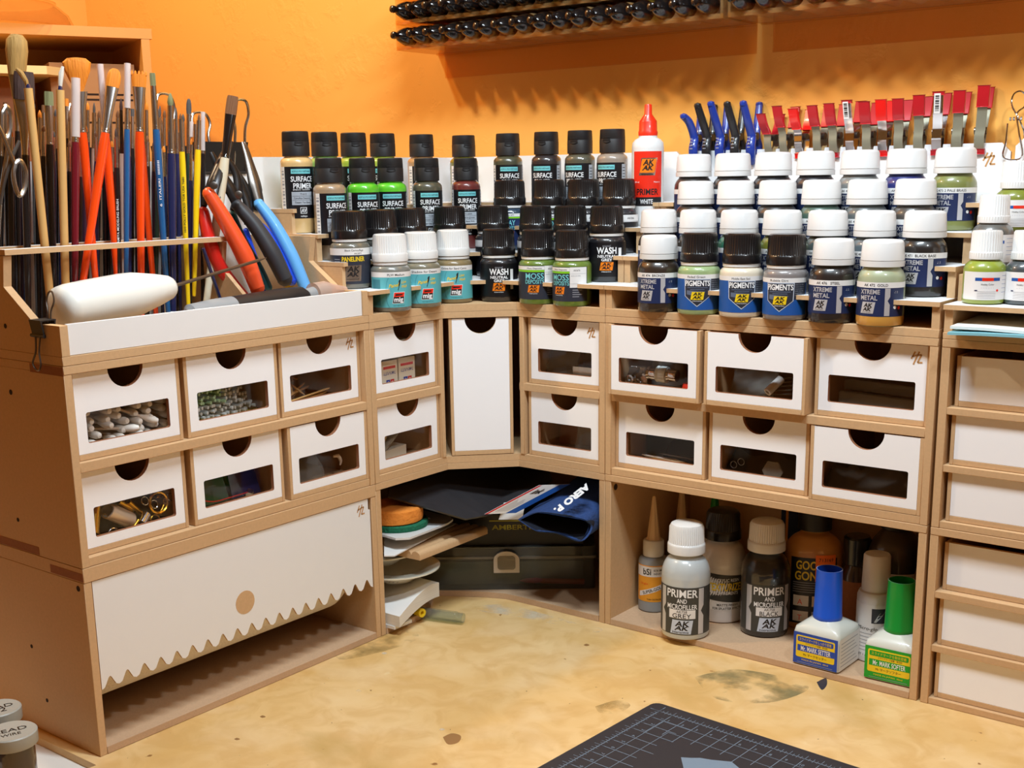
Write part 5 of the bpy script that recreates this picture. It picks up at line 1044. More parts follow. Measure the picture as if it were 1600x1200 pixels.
bag(fB, s0+1.2, 1.2, zf+.2, 4.0, 2.8, 'clear plastic bag in the top middle drawer of the right unit', seed=9)
along_thing('white_connector', 'short white plastic tube end in the top middle drawer of the right unit', 'connector', None, fB(s0+4.9, .9, zf+.9), fB(s0+5.5, 2.2, zf+1.9), lambda t, L: inst('wall', 'wcon', lambda m: m.lathe([(.36, 0), (.36, L), (.2, L), (.2, 0), (.36, 0)], 'white_plastic', 16, cap=False), t))
for i in range(5): along_thing('clear_strip', 'thin clear plastic strip in the top middle drawer of the right unit', 'strip', 'clear strips in the right unit', fB(s0+4+.3*i, 1.5+.2*i, zf+.5+.35*i), fB(s0+8, 3+.5*i, zf+.8+.3*i), lambda t, L: inst('strip', 'cstr', lambda m: m.box(-.15, -.03, 0, .15, .03, 4, 'hazy_clear'), t))
s0, s1, zf = DA(2, 0)
for z_, w_ in ((.5, 1.0), (1.5, .9)):
    b = MB(); b.prism([(0, 0), (7.0, -.25), (7.0, w_-.35), (0, w_-.1)], 0, .7, lambda a, c, q=0, z_=z_: fB(s0+1.1+a*.96, 1.4+q+z_, zf+z_+c), 'poly_bag'); tag(b.build('clear_case'), 'long clear plastic case, %s of two in the top right drawer of the right unit' % ('lower' if z_ < 1 else 'upper'), 'case')
s0, s1, zf = DA(0, 1)
b = MB(); b.prism([(0, 0), (7.6, 0), (7.6, 3.2), (0, 3.2)], 0, .1, lambda a, c, q=0: fB(s0+.3+a, 5+q, zf+.1+c), 'label_slate'); tag(b.build('slate_card'), 'dark grey card at the back of the right unit bottom left drawer', 'card')
for a, b_, m_ in (((1.5, 1.5, .7), (6.0, 1.7, .5), 'chrome'), ((2.2, 1.8, .5), (7.0, 1.9, .3), 'brass'), ((2.9, 2.3, .8), (7.3, 2.5, .6), 'dull_steel')):
    along_thing('metal_rod', '%s rod with a pointed end in the right unit bottom left drawer' % {'chrome': 'silver', 'brass': 'brass', 'dull_steel': 'dull grey'}[m_], 'rod', None, fB(s0+a[0], a[1]+.6, zf+a[2]), fB(s0+b_[0], b_[1]+.6, zf+b_[2]), lambda t, L, m_=m_: inst('rod', 'mrod'+m_, lambda m: m.lathe([(0, 0), (.14, .6), (.16, 3.6), (0, 4.5)], m_, 10), t))
fill('B', 0, 1, 'matte_black', 2.0, 3.0, 0, 'pile of black swarf in the right unit bottom left drawer', 'black_scraps', 3.2)
s0, s1, zf = DA(1, 1)
fill('B', 1, 1, top=2.0, lb='dark jumble of scraps in the right unit bottom middle drawer', d0=3.0)
along_thing('hexagon_piece', 'frosted hexagonal piece in the right unit bottom middle drawer', 'hexagon', None, fB(s0+5.2, 1.7, zf+.95), fB(s0+5.2, 1.9, zf+.95), lambda t, L: inst('plate', 'hex', lambda m: m.lathe([(.95, 0), (.95, .2)], 'hazy_clear', 6, smooth=False), t))
for x in (1.6, 2.3): b = MB(); b.tube([fB(s0+x+.3*math.cos(g), 1.6, zf+1.1+(x-1.6)*.5+.3*math.sin(g)) for g in [i*math.pi/8 for i in range(16)]], .04, 'dull_steel', 6, closed=True); tag(b.build('metal_ring'), 'dull %s ring in the right unit bottom middle drawer' % ('left' if x < 2 else 'right'), 'ring')
fill('B', 2, 1, top=2.3, lb='brown granular scraps filling the right unit bottom right drawer', d0=1.5)

# ================================================================== right cubby bottles
def bottle(name, lb, xy, prof, bodym, capf, labf, turn=0, z=.61, cat='bottle', sx=1, sy=1, extra=None):
    t = thing(name, lb, cat, (xy[0], xy[1], z), facing(xy[0], xy[1], turn)); b = MB(); b.lathe(prof, bodym, 40, cap=False, sx=sx, sy=sy); b.build('bottle_body', t)
    b = MB(); capf(b); b.build('cap', t)
    if labf: b = MB(); labf(b); b.build('label', t)
    return t
c_grey = content((190, 196, 196)); c_blk = content((24, 24, 30)); c_wht = content((232, 228, 226)); c_brn = content((92, 56, 24)); c_dk = content((52, 36, 26)); c_amb = content((196, 132, 56))
PB = [(0, .02), (1.9, 0), (2.12, .1), (2.2, .4), (2.2, 5.6)]+smoothprof([(2.2, 5.7), (2.1, 6.4), (1.8, 7.05), (1.35, 7.5), (1.25, 7.7)], 4)+[(1.25, 8.1)]
FB2 = cyl(2.2)
def primer_lab(nm):
    def f(b):
        b.rect(-3.2, .55, 3.2, 5.0, FB2, 'label_charcoal', 34, .015)
        b.text('PRIMER', .72, FB2, 'ink_white', (-.1, 4.45), w=2.9, bold=0.018, h=.03); b.text('AND', .4, FB2, 'ink_white', (-.1, 3.75), w=.9, bold=0.013, h=.03); b.text('MICROFILLER', .44, FB2, 'ink_white', (-.1, 3.2), w=2.8, bold=0.013, h=.03)
        b.rect(-1.3, 2.1, 1.15, 2.92, FB2, 'label_white', 12, .025); b.text('AK758', .24, FB2, 'ink_black', (-.1, 2.75), h=.035); b.text(nm, .42, FB2, 'ink_black', (-.1, 2.35), w=1.7, bold=0.005, h=.035)
        b.quad([(-1.15, .65), (.75, .65), (.95, 1.95), (-.95, 1.95)], FB2, 'shield_edge', 10, .025); b.text('AK', .5, FB2, 'ink_black', (-.05, 1.62), w=1.3, bold=0.023, h=.035, shear=.2); b.text('AK', .4, FB2, 'ink_black', (-.12, 1.2), w=1.25, bold=0.027, h=.035, shear=.3); b.text('interactive', .2, FB2, 'ink_black', (-.2, .82), w=1.5, bold=0.009, h=.035)
        for k in (-2.3, 1.45): b.rect(k, .6, k+.55, 2.3, FB2, 'foil_print', 4, .025); b.quad([(k, 2.3), (k+.55, 2.3), (k+.25, 2.8), (k, 2.8)], FB2, 'foil_print', 3, .025); b.quad([(k, 2.8), (k+.25, 2.8), (k+.55, 3.3), (k, 3.3)], FB2, 'foil_print', 3, .025); b.rect(k, 3.3, k+.55, 4.9, FB2, 'foil_print', 4, .025)
    return f
wcap = lambda b, mt='ribbed_white': b.lathe([(1.62, 7.75), (1.7, 7.8), (1.7, 8.5), (1.66, 8.62), (1.6, 8.7), (1.55, 10.1), (1.4, 10.38), (1.15, 10.5), (0, 10.52)], mt, ribs=48, ribd=.05, ribz=(8.7, 10.2))
q = base(1070, 1002, .6, 2.2); bottle('primer_bottle', 'big round bottle of grey primer with a white ribbed cap, front of the cubby', q.xy, PB, c_grey, wcap, primer_lab('GREY'), -6)
q = base(1193, 998, .6, 2.2); bottle('primer_bottle', 'big round bottle of black primer with a pale ribbed cap, beside the grey one', q.xy, PB, c_blk, wcap, primer_lab('BLACK'), 14)
def tex(b):
    b.rect(-3.2, 1.3, 3.2, 5.2, FB2, 'label_white', 34, .015); b.quad([(-2.2, 2.4), (1.6, 2.0), (1.9, 4.6), (-1.5, 4.9)], FB2, 'label_charcoal', 16, .035)
    b.text('ACRYLIC RESIN', .3, FB2, 'ink_white', (.2, 4.25), w=2.4, bold=0.009, h=.05); b.text('TEXTURIZER', .72, FB2, 'label_yellow', (.2, 3.6), w=3.6, bold=0.018, h=.05); b.text('FOR PIGMENTS', .3, FB2, 'ink_white', (.2, 3.0), w=2.2, bold=0.009, h=.035); b.text('MATTE FINISH', .22, FB2, 'ink_black', (.3, 1.85), w=2.0, bold=0.009, h=.035); b.text('FOR SPLATTER EFFECTS', .22, FB2, 'ink_black', (.3, 1.5), w=2.8, bold=0.009, h=.035)
q = base(1126, 975, .6, 2.2); bottle('texturizer_bottle', 'black-capped bottle of white texturizer behind the two primers', q.xy, PB, c_wht, lambda b: wcap(b, 'black_plastic'), tex, 8)
mat('nozzle_tan', (226, 196, 156), .4); mat('nozzle_green', (24, 130, 50), .4); mat('label_amber', (236, 160, 44), .45)
def glue(lb, xy, nm, noz, tipz, h=5.2):
    r = 1.42; f = cyl(r)
    def lab(b):
        b.rect(-2, 1.1, 2, 4.7, f, 'label_amber', 18, .015); b.rect(-2, 3.6, 2, 4.6, f, 'label_white', 18, .025); b.text('bSi', .6, f, 'ink_black', (-.7, 4.1), w=.8, bold=0.018, h=.035); b.text('BOB SMITH', .2, f, 'ink_black', (.5, 4.25), w=1.1, bold=0.005, h=.035); b.text('INDUSTRIES', .2, f, 'ink_black', (.5, 3.92), w=1.1, bold=0.005, h=.035)
        b.quad([(-1.6, 1.5), (1.4, 2.6), (1.4, 3.1), (-1.6, 2.0)], f, 'label_white', 12, .025); b.text('SUPER-GOLD', .3, f, 'ink_black', (-.1, 2.3), w=2.2, bold=0.009, h=.035, rot=.35); b.text('THIN ODORLESS', .16, f, 'ink_black', (0, 1.35), w=1.4, h=.035); b.text('CA glue', .18, f, 'label_red', (-1.0, 2.9), h=.035)
    t = bottle('super_glue_bottle', lb, xy, [(0, .02), (1.25, 0), (1.4, .1), (1.42, .3), (1.42, h-.3), (1.3, h), (.9, h+.15), (.9, h+.4)], 'soft_grey', lambda b: (b.lathe([(.98, h+.2), (1.0, h+.25), (1.0, h+1.6), (.92, h+1.75), (.75, h+1.8)], 'white_plastic', 24), b.lathe([(.74, h+1.8), (.62, h+2.0), (.16, tipz-.1), (.08, tipz)], noz, 16, ribs=8, ribd=.05)), lab if nm else None, 4)
    return t
q = base(1020, 958, .6, 1.42); glue('super glue bottle with an orange label and long pale nozzle, left in the cubby', q.xy, 1, 'nozzle_tan', 11.2)
glue('super glue bottle mostly hidden, only its tall pale nozzle showing at the left', (31.9+.6, -5.2), 0, 'nozzle_tan', 11.6, 4.9); glue('glue bottle with a green nozzle behind the grey primer', (35.6, -4.2), 0, 'nozzle_green', 11.9, 5.4)
# adhesive remover
mat('vinyl_sticker', (255, 120, 24), .5)
def goo(b):
    f = cyl(2.6); P = lambda a, c, h=0: Vector((2.6*math.sin(a/2.6)*1.0, -(1.5*math.cos(a/2.6)+h), c))
    b.rect(-2.3, .6, 2.3, 6.9, P, 'label_black', 20, .03); b.text('GOO', .8, P, 'label_yellow', (-.7, 6.2), w=2.0, bold=0.023, h=.05); b.text('GONE', .8, P, 'label_yellow', (-.5, 5.2), w=2.6, bold=0.023, h=.05)
    b.rect(.1, 4.7, 2.1, 7.2, P, 'vinyl_sticker', 8, .06); b.text('713169', .32, P, 'ink_black', (1.1, 6.75), w=1.4, h=.075); b.text('$ 1.89', .4, P, 'ink_black', (1.1, 5.2), w=1.6, h=.075)
    for i in range(5): b.rect(-2.0, 4.5-i*.22, 1.9-(i % 3)*.4, 4.56-i*.22, P, 'ink_grey', 12, .05)
    for x, z_, m_ in ((-1.9, 2.3, 'label_white'), (-.1, 2.3, 'bud_stick'), (-1.9, .8, 'label_white'), (-.1, .8, 'label_grey')): b.rect(x, z_, x+1.5, z_+1.0, P, m_, 5, .05)
    b.text('A', .5, P, 'label_red', (-1.2, 2.7), h=.07); b.text('T', .5, P, 'label_red', (-1.2, 1.2), h=.07)
q = (46.6, -5.6); t = bottle('adhesive_remover_bottle', 'flat bottle of amber remover with yellow GOO GONE lettering and orange price sticker', q, [(0, 0), (2.45, 0), (2.6, .15), (2.6, 7.0)]+smoothprof([(2.6, 7.2), (2.45, 7.9), (1.9, 8.6), (1.3, 9.0), (1.2, 9.2)], 4)+[(1.2, 9.6)], c_amb, lambda b: b.lathe([(1.3, 9.3), (1.5, 9.35), (1.5, 11.6), (1.35, 11.8), (0, 11.85)], 'matte_black', ribs=40, ribd=.04, ribz=(9.4, 11.5)), goo, 4)
for c in t.children:
    if c.name.startswith('bottle_body'): c.scale = (1, .58, 1)
bottle('dark_bottle', 'small dark bottle with a black cap right of the remover bottle', (50.3, -4.6), [(0, 0), (1.3, 0), (1.4, .2), (1.4, 5.4), (1.0, 6.2), (.9, 6.5)], c_dk, lambda b: b.lathe([(1.1, 6.4), (1.2, 6.5), (1.2, 8.8), (1.05, 9.0), (0, 9.0)], 'black_plastic', ribs=30, ribd=.04, ribz=(6.6, 8.7)), lambda b: b.rect(-2, .8, 2, 5.0, cyl(1.4), 'mdf_dark_edge', 16, .02))
bottle('brown_bottle', 'large round dark brown bottle at the back right of the cubby', (53.6, -4.0), [(0, 0), (2.3, 0), (2.5, .3), (2.5, 6.6)]+smoothprof([(2.5, 6.8), (2.4, 7.8), (2.0, 9.0), (1.3, 9.9), (1.1, 10.2)], 4), c_dk, lambda b: b.lathe([(1.2, 10.1), (1.4, 10.2), (1.4, 12.2), (0, 12.3)], 'matte_black', 24), lambda b: (b.rect(-3.4, 1.5, 3.4, 8.2-1.6, cyl(2.5), 'bud_stick', 30, .02)))
bottle('amber_bottle', 'amber bottle with a dull white cap at the right wall of the cubby', (57.5, -5.6), [(0, 0), (1.4, 0), (1.6, .2), (1.6, 5.6)]+smoothprof([(1.6, 5.8), (1.5, 6.8), (1.2, 7.7), (.9, 8.3), (.85, 8.7)], 4), c_brn, lambda b: b.lathe([(1.05, 8.4), (1.12, 8.5), (1.1, 10.4), (1.0, 10.5), (0, 10.5)], 'soft_grey', 24), lambda b: (b.rect(-2.4, 1, 2.4, 5.4, cyl(1.6), 'label_white', 20, .02), b.rect(-2.4, 3.8, 2.4, 5.0, cyl(1.6), 'label_red', 20, .03), b.text('MODEL', .5, cyl(1.6), 'label_red', (.2, 2.4), w=2.0, h=.04, bold=0.013)))
b = MB(); b.box(41.4, -1.6, .62, 45.8, -.6, 12.0, 'label_navy'); f = plane((41.4, -1.62, .62), (1, 0, 0), (0, 0, 1)); b.prism(rounded(.5, 5, 4.0, 10.8, .5), 0, .02, f, 'label_amber', holes=[rounded(.75, 5.25, 3.75, 10.55, .4)]); tag(b.build('navy_box'), 'navy box with a rounded yellow outline at the back of the cubby', 'box')
def gloss(b):
    f = cyl(1.5); b.rect(-2.1, .5, 2.1, 5.2, f, 'label_white', 18, .015); b.quad([(.1, 3.6), (1.5, 3.6), (1.5, 4.9), (.1, 4.9)], f, 'label_slate', 5, .025); b.quad([(.3, 3.7), (.9, 4.8), (1.5, 4.9), (.5, 3.7)], f, 'foil', 4, .035); b.text('Micro-gloss', .3, f, 'ink_black', (-.1, 3.1), w=2.1, h=.03, shear=.2)
    for i in range(6): b.rect(-.9, 2.6-i*.3, .9-(i % 2)*.3, 2.65-i*.3, f, 'ink_grey', 8, .025)
    b.text('NET 1 oz', .2, f, 'ink_black', (-.6, .7), h=.03, bold=0.005)
q = base(1362, 1037, .6, 1.5); bottle('polish_bottle', 'slim white bottle of micro-gloss polish between the blue and green lidded jars', q.xy, [(0, .02), (1.35, 0), (1.48, .1), (1.5, .3), (1.5, 5.7), (1.35, 6.1), (1.1, 6.2), (1.0, 6.3)], 'white_plastic', lambda b: b.lathe([(1.12, 6.15), (1.18, 6.2), (1.12, 9.2), (1.02, 9.35), (0, 9.38)], 'white_plastic', 32), gloss, -12)
mat('lid_blue', (24, 84, 200), .35, coat=.2); mat('lid_green', (14, 138, 48), .35, coat=.2); mat('label_mblue', (30, 72, 170), .45); mat('label_mgreen', (20, 160, 40), .45)
clear('jar_glass', (236, 238, 230), haze=.5, hazecol=(214, 214, 204))
def decal_jar(lb, L_, R_, lid, labm, name, side):
    L_, R_ = Vector((L_.x, L_.y, 0)), Vector((R_.x, R_.y, 0)); d = (R_-L_).normalized(); n = Vector((-d.y, d.x, 0)); c = (L_+R_)/2+n*2.05; rz = math.atan2(d.y, d.x); w = 2.1
    t = thing('decal_fluid_jar', lb, 'jar', (c.x, c.y, .62), rz); b = MB(); v = []
    lev = [(0, .92, 0), (.12, 1, 0), (2.9, 1, 0), (3.35, .95, 0), (3.75, .72, 1), (4.0, .52, 1)]
    rings = [[(x, y) for x, y in rounded(-w*k, -w*k, w*k, w*k, .35+(.5*q), 4)] for z, k, q in lev]; N = len(rings[0]); vs = []; fs = []
    for (z, k, q), rg in zip(lev, rings): vs += [(x, y, z) for x, y in rg]
    for j in range(len(lev)-1): fs += [(j*N+i, j*N+(i+1) % N, (j+1)*N+(i+1) % N, (j+1)*N+i) for i in range(N)]
    b.add(vs, fs, content((214, 216, 206)), True); b.add(vs[:N], [tuple(range(N))[::-1]], content((214, 216, 206))); b.add(vs[-N:], [tuple(range(N))], content((214, 216, 206))); b.build('glass_body', t, sharp=50)
    b = MB(); b.lathe([(1.18, 3.9), (1.22, 4.0), (1.22, 4.3), (1.19, 4.35), (1.08, 8.3), (1.0, 8.3), (1.0, 5.2), (0, 5.2)], lid, 36, cap=False); b.lathe([(1.0, 8.29), (1.09, 8.31)], 'label_grey', 36, cap=False); b.build('lid', t)
    f = plane((0, -w-.01, 0), (1, 0, 0), (0, 0, 1)); b = MB(); b.rect(-2.0, .15, 2.0, 2.95, f, labm, 2, .01); b.prism(rounded(-1.75, .75, 1.75, 2.7, .15), .01, .02, f, 'label_yellow'); b.prism(rounded(-1.62, 2.15, 1.62, 2.58, .1), .02, .03, f, labm); b.text('スライドマークをしっかり密着' if side else 'スライドマークを軟化密着', .2, f, 'label_yellow', (0, 2.36), w=2.9, h=.035)
    b.text('スライドマーク接着・軟化剤', .14, f, 'ink_black', (.1, 2.02), w=2.0, h=.025); b.rect(-1.62, 1.3, 1.75, 1.86, f, labm, 2, .026); b.text(name, .42, f, 'ink_white', (.05, 1.58), w=2.7, bold=0.013, h=.035); b.text('Mr.マークセッター' if side else 'Mr.マークソフター', .2, f, 'ink_black', (0, 1.02), w=2.1, h=.03)
    b.text('MADE IN JAPAN  40ml', .14, f, 'label_yellow', (0, .55), w=2.4, h=.02); b.rect(-1.6, .28, 1.6, .32, f, 'ink_grey', 2, .02); b.build('label', t)
    f2 = plane((w+.01, 0, 0), (0, 1, 0), (0, 0, 1)); b = MB(); b.rect(-2.0, .15, 1.9, 2.95, f2, 'label_white', 2, .01)
    for i in range(7): b.rect(-1.7, .5+i*.33, 1.5-(i % 3)*.3, .56+i*.33, f2, 'ink_grey', 2, .02)
    b.build('side_label', t)
decal_jar('square jar with a blue tubular lid and blue and yellow MARK SETTER label', at(1237, 1035, 2, .62), at(1310, 1054, 2, .62), 'lid_blue', 'label_mblue', 'Mr. MARK SETTER', 1)
decal_jar('square jar with a green tubular lid and green and yellow MARK SOFTER label', at(1351, 1059, 2, .62), at(1424, 1076, 2, .62), 'lid_green', 'label_mgreen', 'Mr. MARK SOFTER', 0)

# ================================================================== corner cubby contents
mat('case_smoke', (98, 98, 92), .3, coat=.4); clear('case_clear', (222, 226, 224), haze=.10, hazecol=(170, 170, 166)); mat('latch_white', (206, 196, 186), .35, coat=.3)
P0 = Vector((8.6, -20.95, 0)); DX = Vector((.797, .604, 0)); DY = Vector((-.604, .797, 0))
def K(a, d, z): return P0+DX*a+DY*d+Vector((0, 0, z))
t = thing('plastic_case', 'smoky clear plastic case with a pale snap latch lying in the corner cubby', 'case', (0, 0, 0))
def shell(b, a0, a1, d0, d1, z0, z1, m, tk=.15, bottom=True):
    fn = lambda x, y, h=0: K(x, y, h); o = rounded(a0, d0, a1, d1, .5, 3); i = rounded(a0+tk, d0+tk, a1-tk, d1-tk, .4, 3)
    b.prism(o, z0, z1, fn, m, holes=[i])
    b.prism(i, (z0 if bottom else z1-tk), (z0+tk if bottom else z1), fn, m)
b = MB(); shell(b, 0, 20.2, 0, 9, .62, 3.9, 'case_clear'); b.build('tray', t)
b = MB(); shell(b, 0, 20.2, 0, 9, 4.15, 5.1, 'case_clear', bottom=False); b.build('lid', t)
b = MB(); b.prism(rounded(-.15, -.15, 20.35, 9.15, .6, 3), 3.9, 4.15, lambda x, y, h=0: K(x, y, h), 'hazy_clear', holes=[rounded(.1, .1, 20.1, 8.9, .4, 3)]); b.build('rim', t)
b = MB(); f = lambda a, c, h=0: K(a, -.2-h, c); b.prism([(9.9, 2.55), (12.5, 2.55)]+[(11.2+1.3*math.cos(g), 3.9+.9*math.sin(g)) for g in [i*math.pi/8 for i in range(9)]], 0, .28, f, 'latch_white'); b.prism(rounded(10.3, 2.9, 12.1, 4.3, .3), .28, .36, f, 'hazy_clear'); b.build('latch', t)
mat('orange_pencil', (214, 74, 30), .4, coat=.3); mat('pink_eraser', (200, 60, 80), .5)
b = MB(); b.along(K(14.8, .9, 1.2), K(19.2, .8, 1.1), [(.05, -.8), (.28, 0), (.3, 4.3), (0, 4.32)], 'orange_pencil', 8); tag(b.build('pencil'), 'orange pencil seen through the wall of the plastic case', 'pencil')
b = MB(); b.along(K(12.4, .9, 1.25), K(15.0, .8, 1.3), [(0, 0), (.25, .8), (.3, 1.8), (.1, 2.6)], 'pink_eraser', 10); tag(b.build('pink_cap'), 'pink tapered piece beside the pencil inside the plastic case', 'piece')
b = MB(); X = [K(1, 1.2, .8), K(19, 1.2, .8), K(19, 8.4, .8), K(1, 8.4, .8)]; b.prism([(1, 1.2), (19.0, 1.2), (19.0, 8.4), (1, 8.4)], .8, 3.2, lambda x, y, h=0: K(x, y, h), 'case_smoke'); tag(b.build('dark_papers'), 'dark stack of papers filling the plastic case', 'papers')
t = thing('manual', 'thick black book with faint yellow title lying on the plastic case', 'book', (0, 0, 0))
mat('dim_yellow', (150, 140, 30), .6); b = MB(); b.prism([(1.2, .7), (19, .7), (19, 8.2), (1.2, 8.2)], 5.14, 8.3, lambda x, y, h=0: K(x, y, h), 'ink_black'); f = lambda a, c, h=0: K(a, .7-h, c); b.text('AMBERTIMATE', .5, f, 'dim_yellow', (13, 7.0), w=6.5, h=.02, bold=.02); b.rect(9.5, 7.6, 15, 7.75, f, 'dim_yellow', 2, .02); b.build('cover', t)
# dark folder
mat('folder_black', (52, 50, 52), .32, noise=.35, nscale=26, stretch=(1, 6, 1)); mat('paper_white', (228, 226, 222), .6)
def sheet(pts, th, m, name, lb, cat, grp=None, zoff=0):
    """thin board through four world points"""
    P = [Vector(p)+Vector((0, 0, zoff)) for p in pts]; n = (P[1]-P[0]).cross(P[-1]-P[0]).normalized(); n = n if n.z > 0 else -n
    b = MB(); N = len(P); vs = P+[p+n*th for p in P]; b.add(vs, [tuple(range(N))[::-1], tuple(range(N, 2*N))]+[(i, (i+1) % N, N+(i+1) % N, N+i) for i in range(N)], m); return b, P, n
fp = [at(727, 813, 2, 9.55), at(606, 778, 2, 12.0), Vector((1.5, -12.5, 13.1)), Vector((12.5, -1.6, 13.1)), at(862, 752, 2, 12.3), at(765, 806, 2, 9.6)]
b, P, n = sheet(fp, .22, 'folder_black', '', '', ''); tag(b.build('folder'), 'dark ribbed plastic folder lying slanted across the top of the corner cubby', 'folder')
def onsheet(A, B, D_):       # plane helper from corner A along AB and AD
    A, B, D_ = Vector(A), Vector(B), Vector(D_); return plane(A, B-A, D_-A), (B-A).length, (D_-A).length
A1, B1, D1 = at(757, 803, 2, 9.9), at(806, 801, 2, 9.9), at(842, 758, 2, 12.6)
f, W_, L_ = onsheet(A1, B1, D1)
t = thing('flyer', 'white printed flyer with red and blue edges lying on the dark folder', 'flyer', (0, 0, 0)); b = MB(); sl = (B1-A1).normalized().dot((D1-A1).normalized())
def F2_(a, c, h=0): return A1+(B1-A1)*a+(D1-A1)*c+(B1-A1).cross(D1-A1).normalized()*(h+.06)
b.prism([(0, 0), (1, 0), (1, 1), (0, 1)], -.03, .03, F2_, 'paper_white'); b.rect(0, 0, .1, 1, F2_, 'print_red', 2, .035); b.rect(.66, 0, 1, 1, F2_, 'label_blue', 2, .035)
for i in range(6): b.rect(.2+.07*i, .08, .22+.07*i, .5-.05*(i % 3), F2_, 'ink_grey', 2, .04)
b.text('ink', .16, F2_, 'ink_black', (.38, .78), w=.3, h=.05, bold=.03); b.build('sheet', t)
g = at(778, 806, 2, 9.3); b = MB(); b.prism([(0, 0), (2.3, 0), (2.3, 1.7), (.2, 1.7)], -.05, 0, plane(at(779, 812, 2, 9.0), DX, (0, .35, 1)), 'paper_white'); b.prism(circle(1.5, 1.15, .35, 12), 0, .01, plane(at(779, 812, 2, 9.0), DX, (0, .35, 1)), 'print_red'); tag(b.build('small_card'), 'small white card with a red mark hanging under the flyer', 'card')
# denim pouch
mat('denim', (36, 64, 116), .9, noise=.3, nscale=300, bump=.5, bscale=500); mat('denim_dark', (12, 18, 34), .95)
t = thing('denim_pouch', 'dark blue denim pouch with white block letters stuffed into the corner cubby', 'pouch', (0, 0, 0))
FR_ = [at(809, 812, 2, 9.5), at(840, 800, 2, 10.6), at(885, 806, 2, 10.9), at(914, 812, 2, 10.6), at(926, 824, 2, 9.8), at(908, 846, 2, 8.6), at(870, 834, 2, 8.7), at(838, 830, 2, 8.75)]
back = Vector((24.6, -5.5, 11.2)); cen = sum(FR_, Vector())/8; N = 40; loopF = smoothpath(FR_+[FR_[0]], 5)[:-1]; N = len(loopF); vs = []; fs = []; ST = 9
for j in range(ST):
    k = j/(ST-1)
    for i, p in enumerate(loopF):
        o = p-cen; tgt = cen*(1-k)+back*k; hgt = .9+.2*math.sin(k*3); q = tgt+Vector((o.x*(1-.1*k), o.y*(1-.1*k), o.z*(hgt+.35*k*(1 if o.z > 0 else 1)))); q.z += .12*math.sin(i*.9+j*.7)*min(1, k*3); q.z = min(q.z, 13.6); q.x = min(q.x, 29.2); vs.append(q)
for j in range(ST-1): fs += [(j*N+i, j*N+(i+1) % N, (j+1)*N+(i+1) % N, (j+1)*N+i) for i in range(N)]
b = MB(); b.add(vs, fs, 'denim', True); b.add(vs[-N:], [tuple(range(N))], 'denim'); b.build('fabric', t, sharp=80)
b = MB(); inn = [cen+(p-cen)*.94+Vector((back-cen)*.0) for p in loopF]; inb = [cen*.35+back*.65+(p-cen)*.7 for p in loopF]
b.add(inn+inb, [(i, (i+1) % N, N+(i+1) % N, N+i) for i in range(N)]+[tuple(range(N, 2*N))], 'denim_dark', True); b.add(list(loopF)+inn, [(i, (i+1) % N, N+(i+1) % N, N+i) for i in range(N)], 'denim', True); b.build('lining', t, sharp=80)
A2 = at(866, 800, 2, 11.55); b = MB(); f = plane(A2, at(930, 762, 2, 13.0)-A2, at(884, 806, 2, 11.5)-A2)
FT = plane(at(872, 806, 2, 11.5), at(915, 772, 2, 12.9)-at(872, 806, 2, 11.5), at(858, 792, 2, 11.6)-at(872, 806, 2, 11.5))
b.text('AERO P.', 1.3, FT, 'ink_white', (2.4, .9), w=4.6, bold=.06, h=.12, rot=math.pi); b.build('print', t)
# left pile
t = thing('notebook', 'thick floppy white notebook with curling pages at the bottom left of the corner cubby', 'notebook', (0, 0, 0))
mat('page_edge', (226, 220, 208), .8, noise=.12, nscale=900, stretch=(.02, .02, 1)); nb = [at(600, 946, 2, 2.6), at(640, 968, 2, 1.2), at(694, 925, 2, 3.1), at(670, 905, 2, 3.6)]
b = MB(); n_ = 12; vs = []
def nbz(k): return .62+1.2*math.sin(k*math.pi*.55)**2
for i in range(n_+1):
    k = i/n_; y = -29.1+k*6.4; z0 = .95+1.15*math.sin(min(1, k)*math.pi*.62); th = 1.5-.55*abs(k-.8)
    for x, dz in ((3.5, 0), (16.6-.7*k, 0)): vs += [(x, y, z0+dz), (x, y, z0+dz+th)]
fs = []
for i in range(n_): q = i*4; fs += [(q+1, q+3, q+7, q+5), (q, q+4, q+6, q+2)]; 
b.add(vs, fs, 'paper_white', True); b.add(vs, [(i*4+2, i*4+6, i*4+7, i*4+3) for i in range(n_)]+[(i*4, i*4+1, i*4+5, i*4+4) for i in range(n_)]+[(0, 2, 3, 1), (n_*4, n_*4+1, n_*4+3, n_*4+2)], 'page_edge'); b.build('pages', t, sharp=50)
b = MB(); b.box(3, -29.2, .62, 16.0, -26.8, .92, 'paper_white'); tag(b.build('paper_pad'), 'thin pad of papers beneath the floppy notebook', 'pad')
porc = mat('porcelain', (232, 228, 210), .15, coat=.8)
def saucer(x, y, z, r, lb, deco=True, rz=0):
    t = thing('sauce_dish', lb, 'dish', (x, y, z), rz, 'small white porcelain dishes'); b = MB(); b.lathe([(0, 0), (r*.35, 0), (r*.42, .1), (r*.62, .75), (r*.7, 1.15), (r, 1.3), (r, 1.42), (r*.68, 1.3), (r*.5, .7), (0, .2)], 'porcelain', 36); b.build('bowl', t)
    if deco:
        f = lambda a, c, h=0: Vector(((r*.66+h)*math.sin(a/r/.66), -(r*.66+h)*math.cos(a/r/.66)-.0+(.0), c)); b = MB(); g = lambda a, c, h=0: (lambda k: Vector(((k+h)*math.sin(a/k), -(k+h)*math.cos(a/k), c)))(r*(.44+.24*(c-.1)/1.0))
        for i in range(9): a = -.5+i*.13; b.line((a, .35+.3*((i*7) % 3)/3), (a+.16, .45+.35*((i*5) % 3)/3), .05, g, 'label_slate', .03)
        b.build('painted_figure', t)
